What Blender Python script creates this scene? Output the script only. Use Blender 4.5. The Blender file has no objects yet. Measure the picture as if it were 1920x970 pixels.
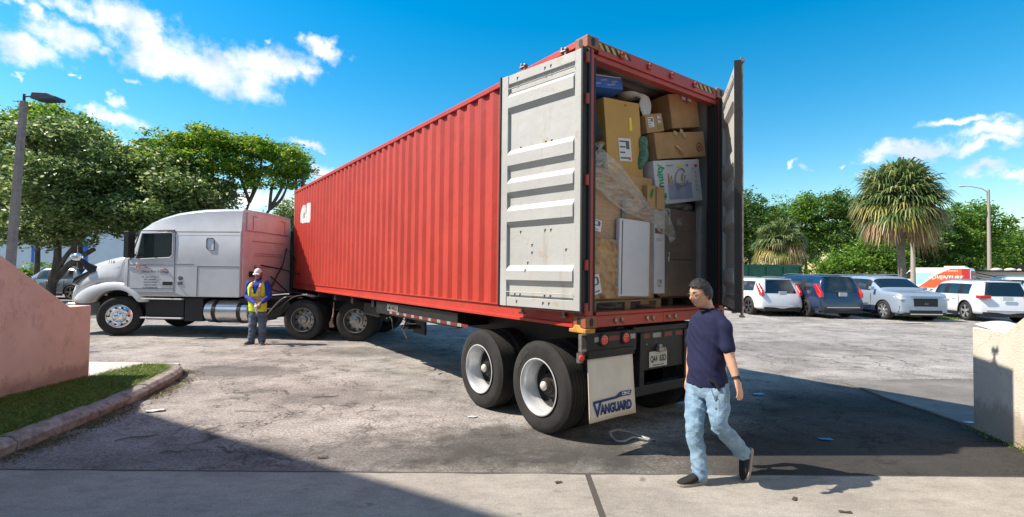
import bpy, bmesh, math, random
import numpy as np
from mathutils import Vector, Matrix, noise
random.seed(7); np.random.seed(7)
R = math.radians
scene = bpy.context.scene
COL = scene.collection

# ------------------------------------------------------------------ camera
PITCH, ROLL, FPX, CAMH = R(1.5516), R(0.615), 922.62, 1.75
_F = Vector((0, math.cos(PITCH), math.sin(PITCH)))
_U0 = Vector((0, -math.sin(PITCH), math.cos(PITCH))); _R0 = Vector((1, 0, 0))
_Rt = _R0*math.cos(ROLL) + _U0*math.sin(ROLL)
_Up = _U0*math.cos(ROLL) - _R0*math.sin(ROLL)
CAMP = Vector((0, 0, CAMH))
cd = bpy.data.cameras.new('camera'); cam = bpy.data.objects.new('camera', cd); COL.objects.link(cam)
m3 = Matrix((_Rt, _Up, -_F)).transposed()
cam.matrix_world = Matrix.Translation(CAMP) @ m3.to_4x4()
cd.sensor_fit = 'HORIZONTAL'; cd.sensor_width = 36; cd.lens = 36*FPX/1920
cd.clip_start = 0.05; cd.clip_end = 2000
scene.camera = cam

# ------------------------------------------------------------------ sun, sky, exposure
SUN_EL = R(48); SUN_DIR = Vector((-math.cos(SUN_EL), -0.022, math.sin(SUN_EL))).normalized()
sl = bpy.data.lights.new('sun', 'SUN'); sl.energy = 4.2; sl.angle = R(0.53); sl.color = (1.0, 0.905, 0.78)
so = bpy.data.objects.new('sun', sl); COL.objects.link(so)
so.rotation_euler = SUN_DIR.to_track_quat('Z', 'Y').to_euler()
scene.view_settings.view_transform = 'Standard'; scene.view_settings.look = 'None'
scene.view_settings.exposure = 0.90; scene.view_settings.gamma = 1; scene.view_settings.use_curve_mapping = False

world = bpy.data.worlds.new('World'); scene.world = world; world.use_nodes = True
wn, wl = world.node_tree.nodes, world.node_tree.links
wn.clear()
def wN(t, **k):
    n = wn.new(t)
    for a, b in k.items(): setattr(n, a, b)
    return n
out = wN('ShaderNodeOutputWorld'); bg = wN('ShaderNodeBackground'); bg.inputs[1].default_value = 0.080
wl.new(bg.outputs[0], out.inputs[0])
sky = wN('ShaderNodeTexSky'); sky.sky_type = 'NISHITA'; sky.sun_disc = False
sky.sun_elevation = SUN_EL; sky.sun_rotation = R(270); sky.altitude = 0; sky.air_density = 1.3; sky.dust_density = 0.3; sky.ozone_density = 3.0
hs = wN('ShaderNodeHueSaturation'); hs.inputs['Saturation'].default_value = 1.55; hs.inputs['Value'].default_value = 1.22; hs.inputs['Hue'].default_value = 0.49
wl.new(sky.outputs[0], hs.inputs['Color'])
tc = wN('ShaderNodeTexCoord'); sep = wN('ShaderNodeSeparateXYZ'); wl.new(tc.outputs['Generated'], sep.inputs[0])
def wM(op, a, b=None):
    n = wN('ShaderNodeMath', operation=op)
    for i, v in enumerate((a, b)):
        if v is None: continue
        if isinstance(v, (int, float)): n.inputs[i].default_value = v
        else: wl.new(v, n.inputs[i])
    return n.outputs[0]
az = wM('ARCTAN2', sep.outputs[0], sep.outputs[1])
hyp = wM('SQRT', wM('ADD', wM('MULTIPLY', sep.outputs[0], sep.outputs[0]), wM('MULTIPLY', sep.outputs[1], sep.outputs[1])))
el = wM('ARCTAN2', sep.outputs[2], hyp)
comb = wN('ShaderNodeCombineXYZ'); wl.new(az, comb.inputs[0]); wl.new(el, comb.inputs[1])
warp = wN('ShaderNodeTexNoise'); warp.inputs['Scale'].default_value = 16; warp.inputs['Detail'].default_value = 6; warp.inputs['Roughness'].default_value = 0.6
wl.new(comb.outputs[0], warp.inputs['Vector'])
wsub = wN('ShaderNodeVectorMath', operation='SUBTRACT'); wl.new(warp.outputs['Color'], wsub.inputs[0]); wsub.inputs[1].default_value = (.5, .5, .5)
wsc = wN('ShaderNodeVectorMath', operation='MULTIPLY'); wl.new(wsub.outputs[0], wsc.inputs[0]); wsc.inputs[1].default_value = (0.14, 0.085, 0)
wad = wN('ShaderNodeVectorMath', operation='ADD'); wl.new(comb.outputs[0], wad.inputs[0]); wl.new(wsc.outputs[0], wad.inputs[1])
# clouds: azimuth, elevation, half sizes (deg), tilt (deg), weight
CLOUDS = []
def cl(px, py, hw, hh, tilt=0, w=1.0):
    d = (_F + _Rt*((px-960)/FPX) - _Up*((py-485)/FPX)).normalized()
    a = math.atan2(d.x, d.y); e = math.asin(d.z)
    sc = math.cos(a)/math.cos(e)
    CLOUDS.append((a, e, hw/FPX*math.cos(a)*math.cos(a)/max(.3, math.cos(e)), hh/FPX*sc*math.cos(e), tilt, w))
for c in [(300,100,85,32,-8,1.1),(400,128,110,38,-10,1.2),(500,122,90,30,5,1.1),(565,130,40,14,5,1),(612,97,42,16,-5,1.1),(500,76,12,8,0,.8),
          (240,45,85,30,-18,1.1),(160,25,90,20,-8,.95),(60,25,36,30,0,1),(110,70,80,26,0,1.05),(55,105,75,30,5,1.1),(185,95,50,16,-10,.8),
          (235,225,72,20,-8,1.05),(160,215,50,10,0,.7),(205,182,32,14,5,.9),(242,143,16,12,0,.75),(147,145,10,6,0,.85),(60,150,25,7,0,.6),(30,215,40,18,0,.75),
          (575,268,38,8,-10,.95),(245,280,42,18,10,1.05),(610,326,45,14,0,1.1),(470,372,70,24,0,1.15),(560,385,40,20,0,1),(10,0,30,14,0,.7),
          (1800,226,75,11,-4,.95),(1880,245,80,20,-4,1.0),(1700,280,95,15,3,1.0),(1840,272,90,14,-3,.9),(1830,315,80,13,-4,.95),(1910,322,50,11,0,.95),(1640,300,60,9,0,.85),
          (1510,311,20,8,0,.9),(1562,307,14,6,0,.7),(1590,325,26,5,0,.6)]:
    cl(*c)
acc = None
for a, e, ha, he, t, w in CLOUDS:
    s = wN('ShaderNodeVectorMath', operation='SUBTRACT'); wl.new(wad.outputs[0], s.inputs[0]); s.inputs[1].default_value = (a, e, 0)
    ro = wN('ShaderNodeVectorRotate'); ro.rotation_type = 'Z_AXIS'; ro.inputs['Angle'].default_value = -R(t); wl.new(s.outputs[0], ro.inputs['Vector'])
    mu = wN('ShaderNodeVectorMath', operation='MULTIPLY'); wl.new(ro.outputs[0], mu.inputs[0]); mu.inputs[1].default_value = (1/ha, 1/he, 0)
    le = wN('ShaderNodeVectorMath', operation='LENGTH'); wl.new(mu.outputs[0], le.inputs[0])
    v = wM('SUBTRACT', w, le.outputs['Value']) if False else wM('SUBTRACT', w+0.25, le.outputs['Value'])
    acc = v if acc is None else wM('MAXIMUM', acc, v)
cn = wN('ShaderNodeTexNoise'); cn.inputs['Scale'].default_value = 30; cn.inputs['Detail'].default_value = 7; cn.inputs['Roughness'].default_value = 0.62
wl.new(comb.outputs[0], cn.inputs['Vector'])
# unseen cumulus added overhead and behind the viewpoint, as white fill for the shade
bign = wN('ShaderNodeTexNoise'); bign.inputs['Scale'].default_value = 2.6; bign.inputs['Detail'].default_value = 4; wl.new(tc.outputs['Generated'], bign.inputs['Vector'])
def smooth(v, a, b_):
    n = wN('ShaderNodeMapRange'); n.interpolation_type = 'SMOOTHSTEP'; wl.new(v, n.inputs['Value']); n.inputs['From Min'].default_value = a; n.inputs['From Max'].default_value = b_; return n.outputs[0]
outside = wM('MAXIMUM', smooth(wM('ABSOLUTE', az), 1.05, 1.4), smooth(el, .78, .98))
rest = wM('ADD', wM('MULTIPLY', wM('SUBTRACT', bign.outputs['Fac'], 0.49), 7.0), wM('MULTIPLY', wM('SUBTRACT', outside, 1.0), 8.0))
acc = wM('MAXIMUM', acc, rest)
dens = wM('ADD', acc, wM('MULTIPLY', wM('SUBTRACT', cn.outputs['Fac'], 0.5), 1.5))
mr = wN('ShaderNodeMapRange'); mr.interpolation_type = 'SMOOTHSTEP'; wl.new(dens, mr.inputs['Value'])
mr.inputs['From Min'].default_value = 0.0; mr.inputs['From Max'].default_value = 1.15; mr.inputs['To Max'].default_value = 0.97
cn2 = wN('ShaderNodeTexNoise'); cn2.inputs['Scale'].default_value = 14; cn2.inputs['Detail'].default_value = 4; wl.new(comb.outputs[0], cn2.inputs['Vector'])
crr = wN('ShaderNodeValToRGB'); wl.new(cn2.outputs['Fac'], crr.inputs[0])
crr.color_ramp.elements[0].position = .35; crr.color_ramp.elements[0].color = (5.2, 6.0, 7.4, 1)
crr.color_ramp.elements[1].position = .56; crr.color_ramp.elements[1].color = (8.6, 8.6, 8.7, 1)
mx = wN('ShaderNodeMixRGB'); wl.new(mr.outputs[0], mx.inputs[0]); wl.new(hs.outputs[0], mx.inputs[1]); wl.new(crr.outputs[0], mx.inputs[2])
wl.new(mx.outputs[0], bg.inputs[0])
scene.render.engine = 'CYCLES'
scene.cycles.max_bounces = 8; scene.cycles.diffuse_bounces = 4; scene.cycles.transparent_max_bounces = 12

# ------------------------------------------------------------------ helpers
def at(px, py, Y):          # point at depth Y seen at a photograph pixel
    d = _F + _Rt*((px-960)/FPX) - _Up*((py-485)/FPX)
    return CAMP + d*(Y/d.y)
def gnd(px, py, z=0.0):
    d = _F + _Rt*((px-960)/FPX) - _Up*((py-485)/FPX)
    return CAMP + d*((z-CAMH)/d.z)

_mats = {}
def mat(name, col, rough=0.6, metal=0.0, var=0.0, vscale=4.0, bump=0.0, bscale=40.0, col2=None, emit=None, coat=0.0, spec=0.5, trans=0.0, alpha=1.0, coords='Object', stretch=None, detail=5.0, lo=.35, hi=.65):
    if name in _mats: return _mats[name]
    m = bpy.data.materials.new(name); m.use_nodes = True; nt = m.node_tree; N, L = nt.nodes, nt.links
    b = N['Principled BSDF']; b.inputs['Base Color'].default_value = (*col, 1); b.inputs['Roughness'].default_value = rough
    b.inputs['Metallic'].default_value = metal; b.inputs['Specular IOR Level'].default_value = spec
    b.inputs['Coat Weight'].default_value = coat; b.inputs['Coat Roughness'].default_value = 0.08
    b.inputs['Alpha'].default_value = alpha; b.inputs['Transmission Weight'].default_value = trans
    t = N.new('ShaderNodeTexCoord'); src = t.outputs['Object']
    if coords == 'World':
        g = N.new('ShaderNodeNewGeometry'); src = g.outputs['Position']
    if stretch:
        mp = N.new('ShaderNodeMapping'); mp.inputs['Scale'].default_value = stretch; L.new(src, mp.inputs[0]); src = mp.outputs[0]
    if var > 0 or col2:
        n = N.new('ShaderNodeTexNoise'); n.inputs['Scale'].default_value = vscale; n.inputs['Detail'].default_value = detail; n.inputs['Roughness'].default_value = .65
        L.new(src, n.inputs['Vector'])
        r = N.new('ShaderNodeValToRGB'); L.new(n.outputs['Fac'], r.inputs[0])
        r.color_ramp.elements[0].position = lo; r.color_ramp.elements[1].position = hi
        c2 = col2 if col2 else tuple(min(1, c*(1+var)) for c in col)
        c1 = col if col2 else tuple(c*(1-var) for c in col)
        r.color_ramp.elements[0].color = (*c1, 1); r.color_ramp.elements[1].color = (*c2, 1)
        L.new(r.outputs[0], b.inputs['Base Color'])
    if bump > 0:
        n2 = N.new('ShaderNodeTexNoise'); n2.inputs['Scale'].default_value = bscale; n2.inputs['Detail'].default_value = 4
        L.new(src, n2.inputs['Vector'])
        bp = N.new('ShaderNodeBump'); bp.inputs['Strength'].default_value = min(1, bump); bp.inputs['Distance'].default_value = 0.01*max(1, bump)
        L.new(n2.outputs['Fac'], bp.inputs['Height']); L.new(bp.outputs[0], b.inputs['Normal'])
    if emit:
        b.inputs['Emission Color'].default_value = (*emit[:3], 1); b.inputs['Emission Strength'].default_value = emit[3]
    _mats[name] = m
    return m

def tag(o, label=None, cat=None, group=None, kind=None):
    if label: o['label'] = label
    if cat: o['category'] = cat
    if group: o['group'] = group
    if kind: o['kind'] = kind
    return o
def empty(name, loc=(0,0,0), rz=0, label=None, cat=None, group=None, rot=None):
    o = bpy.data.objects.new(name, None); o.empty_display_size = .1; COL.objects.link(o)
    o.location = loc; o.rotation_euler = rot if rot else (0, 0, rz)
    return tag(o, label, cat, group)
def copy_tree(o, parent=None):
    c = o.copy(); COL.objects.link(c)
    if parent: c.parent = parent
    for ch in list(o.children): copy_tree(ch, c)
    return c

class MB:
    def __init__(s): s.v = []; s.f = []; s.m = []; s.M = None; s.k = 0
    def mat(s, k): s.k = k; return s
    def add(s, vs, fs):
        b = len(s.v)
        s.v += [tuple(s.M @ Vector(v)) if s.M else tuple(v) for v in vs]
        s.f += [tuple(b+i for i in f) for f in fs]; s.m += [s.k]*len(fs); return s
    def box(s, c, d, rot=None):
        x, y, z = d[0]/2, d[1]/2, d[2]/2
        vs = [Vector((a, b, e)) for a in (-x, x) for b in (-y, y) for e in (-z, z)]
        if rot is not None:
            rm = rot if isinstance(rot, Matrix) else Matrix.Rotation(rot, 3, 'Z')
            vs = [rm @ v for v in vs]
        c = Vector(c)
        return s.add([v+c for v in vs], [(0,1,3,2),(4,6,7,5),(0,4,5,1),(2,3,7,6),(0,2,6,4),(1,5,7,3)])
    def bb(s, x0, x1, y0, y1, z0, z1): return s.box(((x0+x1)/2, (y0+y1)/2, (z0+z1)/2), (x1-x0, y1-y0, z1-z0))
    def cyl(s, p0, p1, r0, r1=None, n=16, cap=True):
        p0, p1 = Vector(p0), Vector(p1); r1 = r0 if r1 is None else r1
        a = (p1-p0).normalized(); u = a.orthogonal().normalized(); w = a.cross(u)
        vs = []
        for p, r in ((p0, r0), (p1, r1)):
            vs += [p + (u*math.cos(2*math.pi*i/n) + w*math.sin(2*math.pi*i/n))*r for i in range(n)]
        fs = [(i, (i+1) % n, n+(i+1) % n, n+i) for i in range(n)]
        if cap: fs += [tuple(range(n))[::-1], tuple(range(n, 2*n))]
        return s.add(vs, fs)
    def tube(s, pts, r, n=8, cap=True):
        pts = [Vector(p) for p in pts]; k = len(pts); rs = r if isinstance(r, (list, tuple)) else [r]*k
        u = None; vs = []
        for i, p in enumerate(pts):
            a = (pts[min(k-1, i+1)]-pts[max(0, i-1)]).normalized()
            u = a.orthogonal().normalized() if u is None else (u - a*u.dot(a)).normalized()
            w = a.cross(u)
            vs += [p + (u*math.cos(2*math.pi*j/n) + w*math.sin(2*math.pi*j/n))*rs[i] for j in range(n)]
        fs = [(i*n+j, i*n+(j+1) % n, (i+1)*n+(j+1) % n, (i+1)*n+j) for i in range(k-1) for j in range(n)]
        if cap: fs += [tuple(range(n))[::-1], tuple(range((k-1)*n, k*n))]
        return s.add(vs, fs)
    def loft(s, rings, cap=True):      # rings: lists of points, same count
        n = len(rings[0]); vs = [v for r in rings for v in r]; k = len(rings)
        fs = [(i*n+j, i*n+(j+1) % n, (i+1)*n+(j+1) % n, (i+1)*n+j) for i in range(k-1) for j in range(n)]
        if cap: fs += [tuple(range(n))[::-1], tuple(range((k-1)*n, k*n))]
        return s.add(vs, fs)
    def lathe(s, prof, n=32, axis='Y', c=(0,0,0)):   # prof: (r, h)
        vs = []; k = len(prof); c = Vector(c)
        for r, h in prof:
            for j in range(n):
                a = 2*math.pi*j/n; p, q = r*math.cos(a), r*math.sin(a)
                vs.append(c + (Vector((p, h, q)) if axis == 'Y' else Vector((h, p, q)) if axis == 'X' else Vector((p, q, h))))
        return s.add(vs, [(i*n+j, i*n+(j+1) % n, (i+1)*n+(j+1) % n, (i+1)*n+j) for i in range(k-1) for j in range(n)])
    def prism(s, poly, d0, d1, plane='XZ'):   # poly in plane, extruded from d0 to d1
        f = {'XZ': lambda p, d: (p[0], d, p[1]), 'XY': lambda p, d: (p[0], p[1], d), 'YZ': lambda p, d: (d, p[0], p[1])}[plane]
        n = len(poly); vs = [f(p, d0) for p in poly] + [f(p, d1) for p in poly]
        return s.add(vs, [tuple(range(n)), tuple(range(n, 2*n))[::-1]] + [(i, n+i, n+(i+1) % n, (i+1) % n) for i in range(n)])
    def grid(s, fn, nu, nv, close=False):
        vs = [fn(i/nu, j/nv) for i in range(nu+1) for j in range(nv+1)]
        return s.add(vs, [(i*(nv+1)+j, (i+1)*(nv+1)+j, (i+1)*(nv+1)+j+1, i*(nv+1)+j+1) for i in range(nu) for j in range(nv)])
    def sphere(s, c, r, nu=16, nv=10):
        c = Vector(c); r = Vector(r if isinstance(r, (tuple, list, Vector)) else (r, r, r))
        vs = [c+Vector((0,0,r.z))] + [c+Vector((r.x*math.sin(math.pi*i/nv)*math.cos(2*math.pi*j/nu), r.y*math.sin(math.pi*i/nv)*math.sin(2*math.pi*j/nu), r.z*math.cos(math.pi*i/nv))) for i in range(1, nv) for j in range(nu)] + [c-Vector((0,0,r.z))]
        fs = [(0, 1+j, 1+(j+1) % nu) for j in range(nu)]
        fs += [(1+(i-1)*nu+j, 1+i*nu+j, 1+i*nu+(j+1) % nu, 1+(i-1)*nu+(j+1) % nu) for i in range(1, nv-1) for j in range(nu)]
        l = len(vs)-1; b = 1+(nv-2)*nu
        fs += [(l, b+(j+1) % nu, b+j) for j in range(nu)]
        return s.add(vs, fs)
    def build(s, name, mats, parent=None, smooth=None, bevel=0, loc=None, fix=True, sub=0, seg=2):
        me = bpy.data.meshes.new(name); me.from_pydata(s.v, [], s.f)
        mats = mats if isinstance(mats, (list, tuple)) else [mats]
        for x in mats: me.materials.append(x)
        if len(mats) > 1: me.polygons.foreach_set('material_index', s.m)
        if fix:
            bm = bmesh.new(); bm.from_mesh(me); bmesh.ops.recalc_face_normals(bm, faces=bm.faces); bm.to_mesh(me); bm.free()
        o = bpy.data.objects.new(name, me); COL.objects.link(o)
        if parent: o.parent = parent
        if loc is not None: o.location = loc
        if bevel:
            md = o.modifiers.new('b', 'BEVEL'); md.width = bevel; md.segments = seg; md.limit_method = 'ANGLE'; md.angle_limit = R(35); md.use_clamp_overlap = True
        if sub:
            md = o.modifiers.new('s', 'SUBSURF'); md.levels = sub; md.render_levels = sub
        if smooth is not None:
            me.polygons.foreach_set('use_smooth', [True]*len(me.polygons))
            if smooth > 0 and smooth < 180 and hasattr(me, 'set_sharp_from_angle'): me.set_sharp_from_angle(angle=R(smooth))
        me.update()
        return o

def bake_mesh(o):     # apply modifiers
    dg = bpy.context.evaluated_depsgraph_get(); dg.update()
    me = bpy.data.meshes.new_from_object(o.evaluated_get(dg)); o.modifiers.clear(); o.data = me
    return o
def text(s, size, m, parent, origin, xdir, ydir, name='lettering', width=None, extrude=0.0015, bold=0.0, shear=0, warp=None, align='CENTER'):
    cu = bpy.data.curves.new('t', 'FONT'); cu.body = s; cu.size = size; cu.extrude = 0; cu.offset = bold; cu.shear = shear
    cu.align_x = align; cu.align_y = 'CENTER'; cu.resolution_u = 3
    to = bpy.data.objects.new('t', cu); COL.objects.link(to)
    dg = bpy.context.evaluated_depsgraph_get(); dg.update()
    me = bpy.data.meshes.new_from_object(to.evaluated_get(dg)); COL.objects.unlink(to); bpy.data.objects.remove(to)
    X, Y = Vector(xdir).normalized(), Vector(ydir).normalized(); Z = X.cross(Y)
    xs = [v.co.x for v in me.vertices]; w = max(xs)-min(xs); k = width/w if width else 1
    bm = bmesh.new(); bm.from_mesh(me)
    ex = bmesh.ops.extrude_face_region(bm, geom=list(bm.faces))
    for g in ex['geom']:
        if isinstance(g, bmesh.types.BMVert): g.co.z += extrude
    bmesh.ops.recalc_face_normals(bm, faces=bm.faces)
    for v in bm.verts:
        p = Vector(origin) + X*(v.co.x*k) + Y*v.co.y + Z*v.co.z
        v.co = warp(p) if warp else p
    bm.to_mesh(me); bm.free(); me.materials.clear(); me.materials.append(m)
    o = bpy.data.objects.new(name, me); COL.objects.link(o)
    if parent: o.parent = parent
    return o
def struct(o): o['kind'] = 'structure'; return o
def remesh(o, voxel, smooth_it=2):
    md = o.modifiers.new('r', 'REMESH'); md.mode = 'VOXEL'; md.voxel_size = voxel; md.use_smooth_shade = True
    if smooth_it:
        ms = o.modifiers.new('s', 'SMOOTH'); ms.factor = .5; ms.iterations = smooth_it
    return bake_mesh(o)
# ------------------------------------------------------------------ ground materials
def ground_mat(name, kind):
    m = bpy.data.materials.new(name); m.use_nodes = True; N, L = m.node_tree.nodes, m.node_tree.links
    b = N['Principled BSDF']; g = N.new('ShaderNodeNewGeometry'); P = g.outputs['Position']
    def noi(sc, det=6, ro=.65, st=None, off=None):
        src = P
        if st or off:
            mp = N.new('ShaderNodeMapping'); mp.inputs['Scale'].default_value = st or (1, 1, 1); mp.inputs['Location'].default_value = off or (0, 0, 0)
            if kind != 'x' and st: mp.inputs['Rotation'].default_value = (0, 0, R(12))
            L.new(P, mp.inputs[0]); src = mp.outputs[0]
        n = N.new('ShaderNodeTexNoise'); n.inputs['Scale'].default_value = sc; n.inputs['Detail'].default_value = det; n.inputs['Roughness'].default_value = ro
        L.new(src, n.inputs['Vector']); return n.outputs['Fac']
    def ramp(f, els):
        r = N.new('ShaderNodeValToRGB'); L.new(f, r.inputs[0])
        while len(r.color_ramp.elements) < len(els): r.color_ramp.elements.new(.5)
        for e, (p, c) in zip(r.color_ramp.elements, els): e.position = p; e.color = (*c, 1) if len(c) == 3 else (c[0], c[0], c[0], 1)
        return r.outputs[0]
    def mix(f, a, c, t='MIX'):
        x = N.new('ShaderNodeMixRGB'); x.blend_type = t
        for i, v in enumerate((f, a, c)):
            if isinstance(v, (int, float)): x.inputs[i].default_value = v
            elif isinstance(v, tuple): x.inputs[i].default_value = (*v, 1)
            else: L.new(v, x.inputs[i])
        return x.outputs[0]
    def M(op, a, c):
        n = N.new('ShaderNodeMath'); n.operation = op
        for i, v in enumerate((a, c)):
            if isinstance(v, (int, float)): n.inputs[i].default_value = v
            else: L.new(v, n.inputs[i])
        return n.outputs[0]
    if kind == 'asphalt':
        base = ramp(noi(.55, 9, .72, (1, 1.25, 1)), [(.30, (.18, .164, .151)), (.48, (.31, .283, .257)), (.68, (.41, .376, .342))])
        sm = ramp(noi(1.6, 13, .80, (1.0, 1.2, 1)), [(.37, (.48,)), (.47, (.90,)), (.60, (1.14,))])
        c = mix(1.0, base, sm, 'MULTIPLY')
        spk = ramp(noi(34, 6, .9), [(.40, (.30,)), (.49, (.95,)), (.60, (1.65,))])
        c = mix(.85, c, spk, 'MULTIPLY')
        # tar-dark streaks and worn cracks
        st = ramp(noi(1.3, 12, .8, (.7, 2.2, 1), (3, 9, 0)), [(.33, (.0,)), (.40, (1.,))])
        c = mix(.70, c, mix(1.0, c, st, 'MULTIPLY'))
        wv = N.new('ShaderNodeTexNoise'); wv.inputs['Scale'].default_value = 3.2; wv.inputs['Detail'].default_value = 5; L.new(P, wv.inputs['Vector'])
        vm = N.new('ShaderNodeVectorMath'); vm.operation = 'MULTIPLY_ADD'; L.new(wv.outputs['Color'], vm.inputs[0]); vm.inputs[1].default_value = (.9, .9, 0); L.new(P, vm.inputs[2])
        vo = N.new('ShaderNodeTexVoronoi'); vo.feature = 'DISTANCE_TO_EDGE'; vo.inputs['Scale'].default_value = 1.15; L.new(vm.outputs[0], vo.inputs['Vector'])
        cr = ramp(vo.outputs['Distance'], [(.0, (.12,)), (.022, (1.,))])
        pat = ramp(noi(.45, 3), [(.40, (0,)), (.56, (1.,))])
        c = mix(M('MULTIPLY', pat, .9), c, mix(1.0, c, cr, 'MULTIPLY'))
        # newer, darker asphalt along the concrete apron and, mixed with painted container shade, in the right bay
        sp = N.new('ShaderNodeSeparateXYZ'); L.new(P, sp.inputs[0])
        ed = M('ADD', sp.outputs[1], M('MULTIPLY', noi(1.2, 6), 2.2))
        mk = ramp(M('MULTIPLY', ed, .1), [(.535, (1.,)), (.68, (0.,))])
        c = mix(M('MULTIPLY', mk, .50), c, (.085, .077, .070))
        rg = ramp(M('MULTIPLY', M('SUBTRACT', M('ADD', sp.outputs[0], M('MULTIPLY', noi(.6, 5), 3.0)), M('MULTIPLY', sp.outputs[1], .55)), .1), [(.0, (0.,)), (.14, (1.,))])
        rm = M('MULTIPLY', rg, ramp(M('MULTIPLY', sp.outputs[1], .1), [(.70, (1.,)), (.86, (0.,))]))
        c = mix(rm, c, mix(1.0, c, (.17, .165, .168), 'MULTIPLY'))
        # oil-dark, tyre-worn patches with outlines of their own
        wob = N.new('ShaderNodeTexNoise'); wob.inputs['Scale'].default_value = 1.6; wob.inputs['Detail'].default_value = 8; wob.inputs['Roughness'].default_value = .75; L.new(P, wob.inputs['Vector'])
        for (px_, py_, sx_, sy_, am_) in ((.2, 5.05, 1.7, .8, .75), (-4.7, 8.5, 1.4, .8, .6), (-2.3, 6.9, 1.5, .7, .4), (-1.0, 4.75, 2.2, .35, .45), (-3.2, 10.6, 3, .8, .4), (6, 12, 5, 1.2, .35), (3.0, 4.7, 3.5, .5, .5)):
            s1 = N.new('ShaderNodeVectorMath'); s1.operation = 'SUBTRACT'; L.new(P, s1.inputs[0]); s1.inputs[1].default_value = (px_, py_, 0)
            s2 = N.new('ShaderNodeVectorMath'); s2.operation = 'MULTIPLY'; L.new(s1.outputs[0], s2.inputs[0]); s2.inputs[1].default_value = (1/sx_, 1/sy_, 0)
            s3 = N.new('ShaderNodeVectorMath'); s3.operation = 'LENGTH'; L.new(s2.outputs[0], s3.inputs[0])
            q_ = ramp(M('ADD', s3.outputs['Value'], M('MULTIPLY', M('SUBTRACT', wob.outputs['Fac'], .5), 2.6)), [(.45, (am_,)), (1.0, (0,))])
            c = mix(q_, c, (.055, .051, .047))
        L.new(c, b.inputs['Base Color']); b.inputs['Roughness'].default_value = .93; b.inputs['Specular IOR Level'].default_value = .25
        hgt = M('ADD', M('MULTIPLY', noi(95, 3, .8), .7), M('ADD', M('MULTIPLY', noi(7, 6, .7), 1.2), M('MULTIPLY', st, .8)))
        bp = N.new('ShaderNodeBump'); bp.inputs['Strength'].default_value = .75; bp.inputs['Distance'].default_value = .012; L.new(hgt, bp.inputs['Height']); L.new(bp.outputs[0], b.inputs['Normal'])
    else:
        c1, c2, c3 = {'concrete': ((.25, .225, .195), (.325, .295, .255), (.38, .345, .30)), 'pad': ((.15, .135, .12), (.20, .18, .16), (.26, .235, .21)), 'light': ((.5, .46, .42), (.6, .56, .51), (.66, .62, .57))}[kind]
        c = ramp(noi(.9, 7, .66, (1.2, 1.6, 1)), [(.32, c1), (.52, c2), (.7, c3)])
        c = mix(.8, c, ramp(noi(5, 8, .75, (.8, 2.0, 1)), [(.34, (.74,)), (.5, (.97,)), (.66, (1.06,))]), 'MULTIPLY')
        c = mix(.75, c, ramp(noi(110, 3, .85), [(.36, (.6,)), (.5, (1.0,)), (.66, (1.3,))]), 'MULTIPLY')
        spt = ramp(noi(3.3, 3, .5, None, (7, 2, 0)), [(.27, (.35,)), (.31, (1.,))])
        c = mix(.7, c, mix(1.0, c, spt, 'MULTIPLY'))
        L.new(c, b.inputs['Base Color']); b.inputs['Roughness'].default_value = .88; b.inputs['Specular IOR Level'].default_value = .3
        bp = N.new('ShaderNodeBump'); bp.inputs['Strength'].default_value = .5; bp.inputs['Distance'].default_value = .006
        L.new(M('ADD', noi(60, 4, .7), noi(5, 5, .6, (1, 1.6, 1))), bp.inputs['Height']); L.new(bp.outputs[0], b.inputs['Normal'])
    return m
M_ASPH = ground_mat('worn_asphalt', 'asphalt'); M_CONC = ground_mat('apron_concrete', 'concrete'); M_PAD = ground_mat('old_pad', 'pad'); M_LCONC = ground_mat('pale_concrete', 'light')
M_DIRT = mat('dirt', (.05, .042, .03), .95, col2=(.10, .085, .06), vscale=14, bump=1, bscale=60)
M_JOINT = mat('tar_joint', (.07, .06, .05), .9)
M_WHITELINE = mat('worn_line_paint', (.25, .24, .22), .8, col2=(.72, .71, .68), vscale=9, coords='World')

def sheet(name, poly, z, m):
    b = MB(); b.add([(x, y, z) for x, y in poly], [tuple(range(len(poly)))]); return struct(b.build(name, m))
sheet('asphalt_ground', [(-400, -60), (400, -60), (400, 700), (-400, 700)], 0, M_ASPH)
# foreground concrete apron with a slightly ragged edge and an open joint
def edge_y(x): return 4.30 + .018*x*.5 + .020*noise.noise((x*2.3, 0, 0)) + .006*noise.noise((x*11, 3, 0))
b = MB(); xs = [-4.45+i*.06 for i in range(int((.70+4.45)/.06)+1)]
b.add([(x, edge_y(x), .006) for x in xs]+[(xs[-1]-.055, -4, .006), (-4.45, -4, .006)], [tuple(range(len(xs)+2))])
xs2 = [.699+i*.06 for i in range(80)]
b.add([(x, edge_y(x), .006) for x in xs2]+[(xs2[-1], -4, .006), (.644, -4, .006)], [tuple(range(len(xs2)+2))])
struct(b.build('concrete_apron', M_CONC))
b = MB(); b.add([(-4.5, 4.20, .003), (5.5, 4.26, .003), (5.5, 4.375, .003), (-4.5, 4.30, .003)], [(0, 1, 2, 3)]); b.add([(.6, -4, .0035), (.78, -4, .0035), (.78, 4.3, .0035), (.6, 4.3, .0035)], [(0, 1, 2, 3)])
struct(b.build('joint_ground', M_JOINT))
# right-hand pad behind the wall
b = MB(); pe = [(5.33, 5.72), (5.36, 6.3), (5.32, 7.0), (5.38, 7.6), (5.42, 8.05), (6.2, 8.22), (8.4, 8.42), (14, 8.8), (14, 3), (5.5, 3)]
b.prism(pe, 0, .03, 'XY'); struct(b.build('concrete_pad', M_PAD, bevel=.008))
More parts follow.
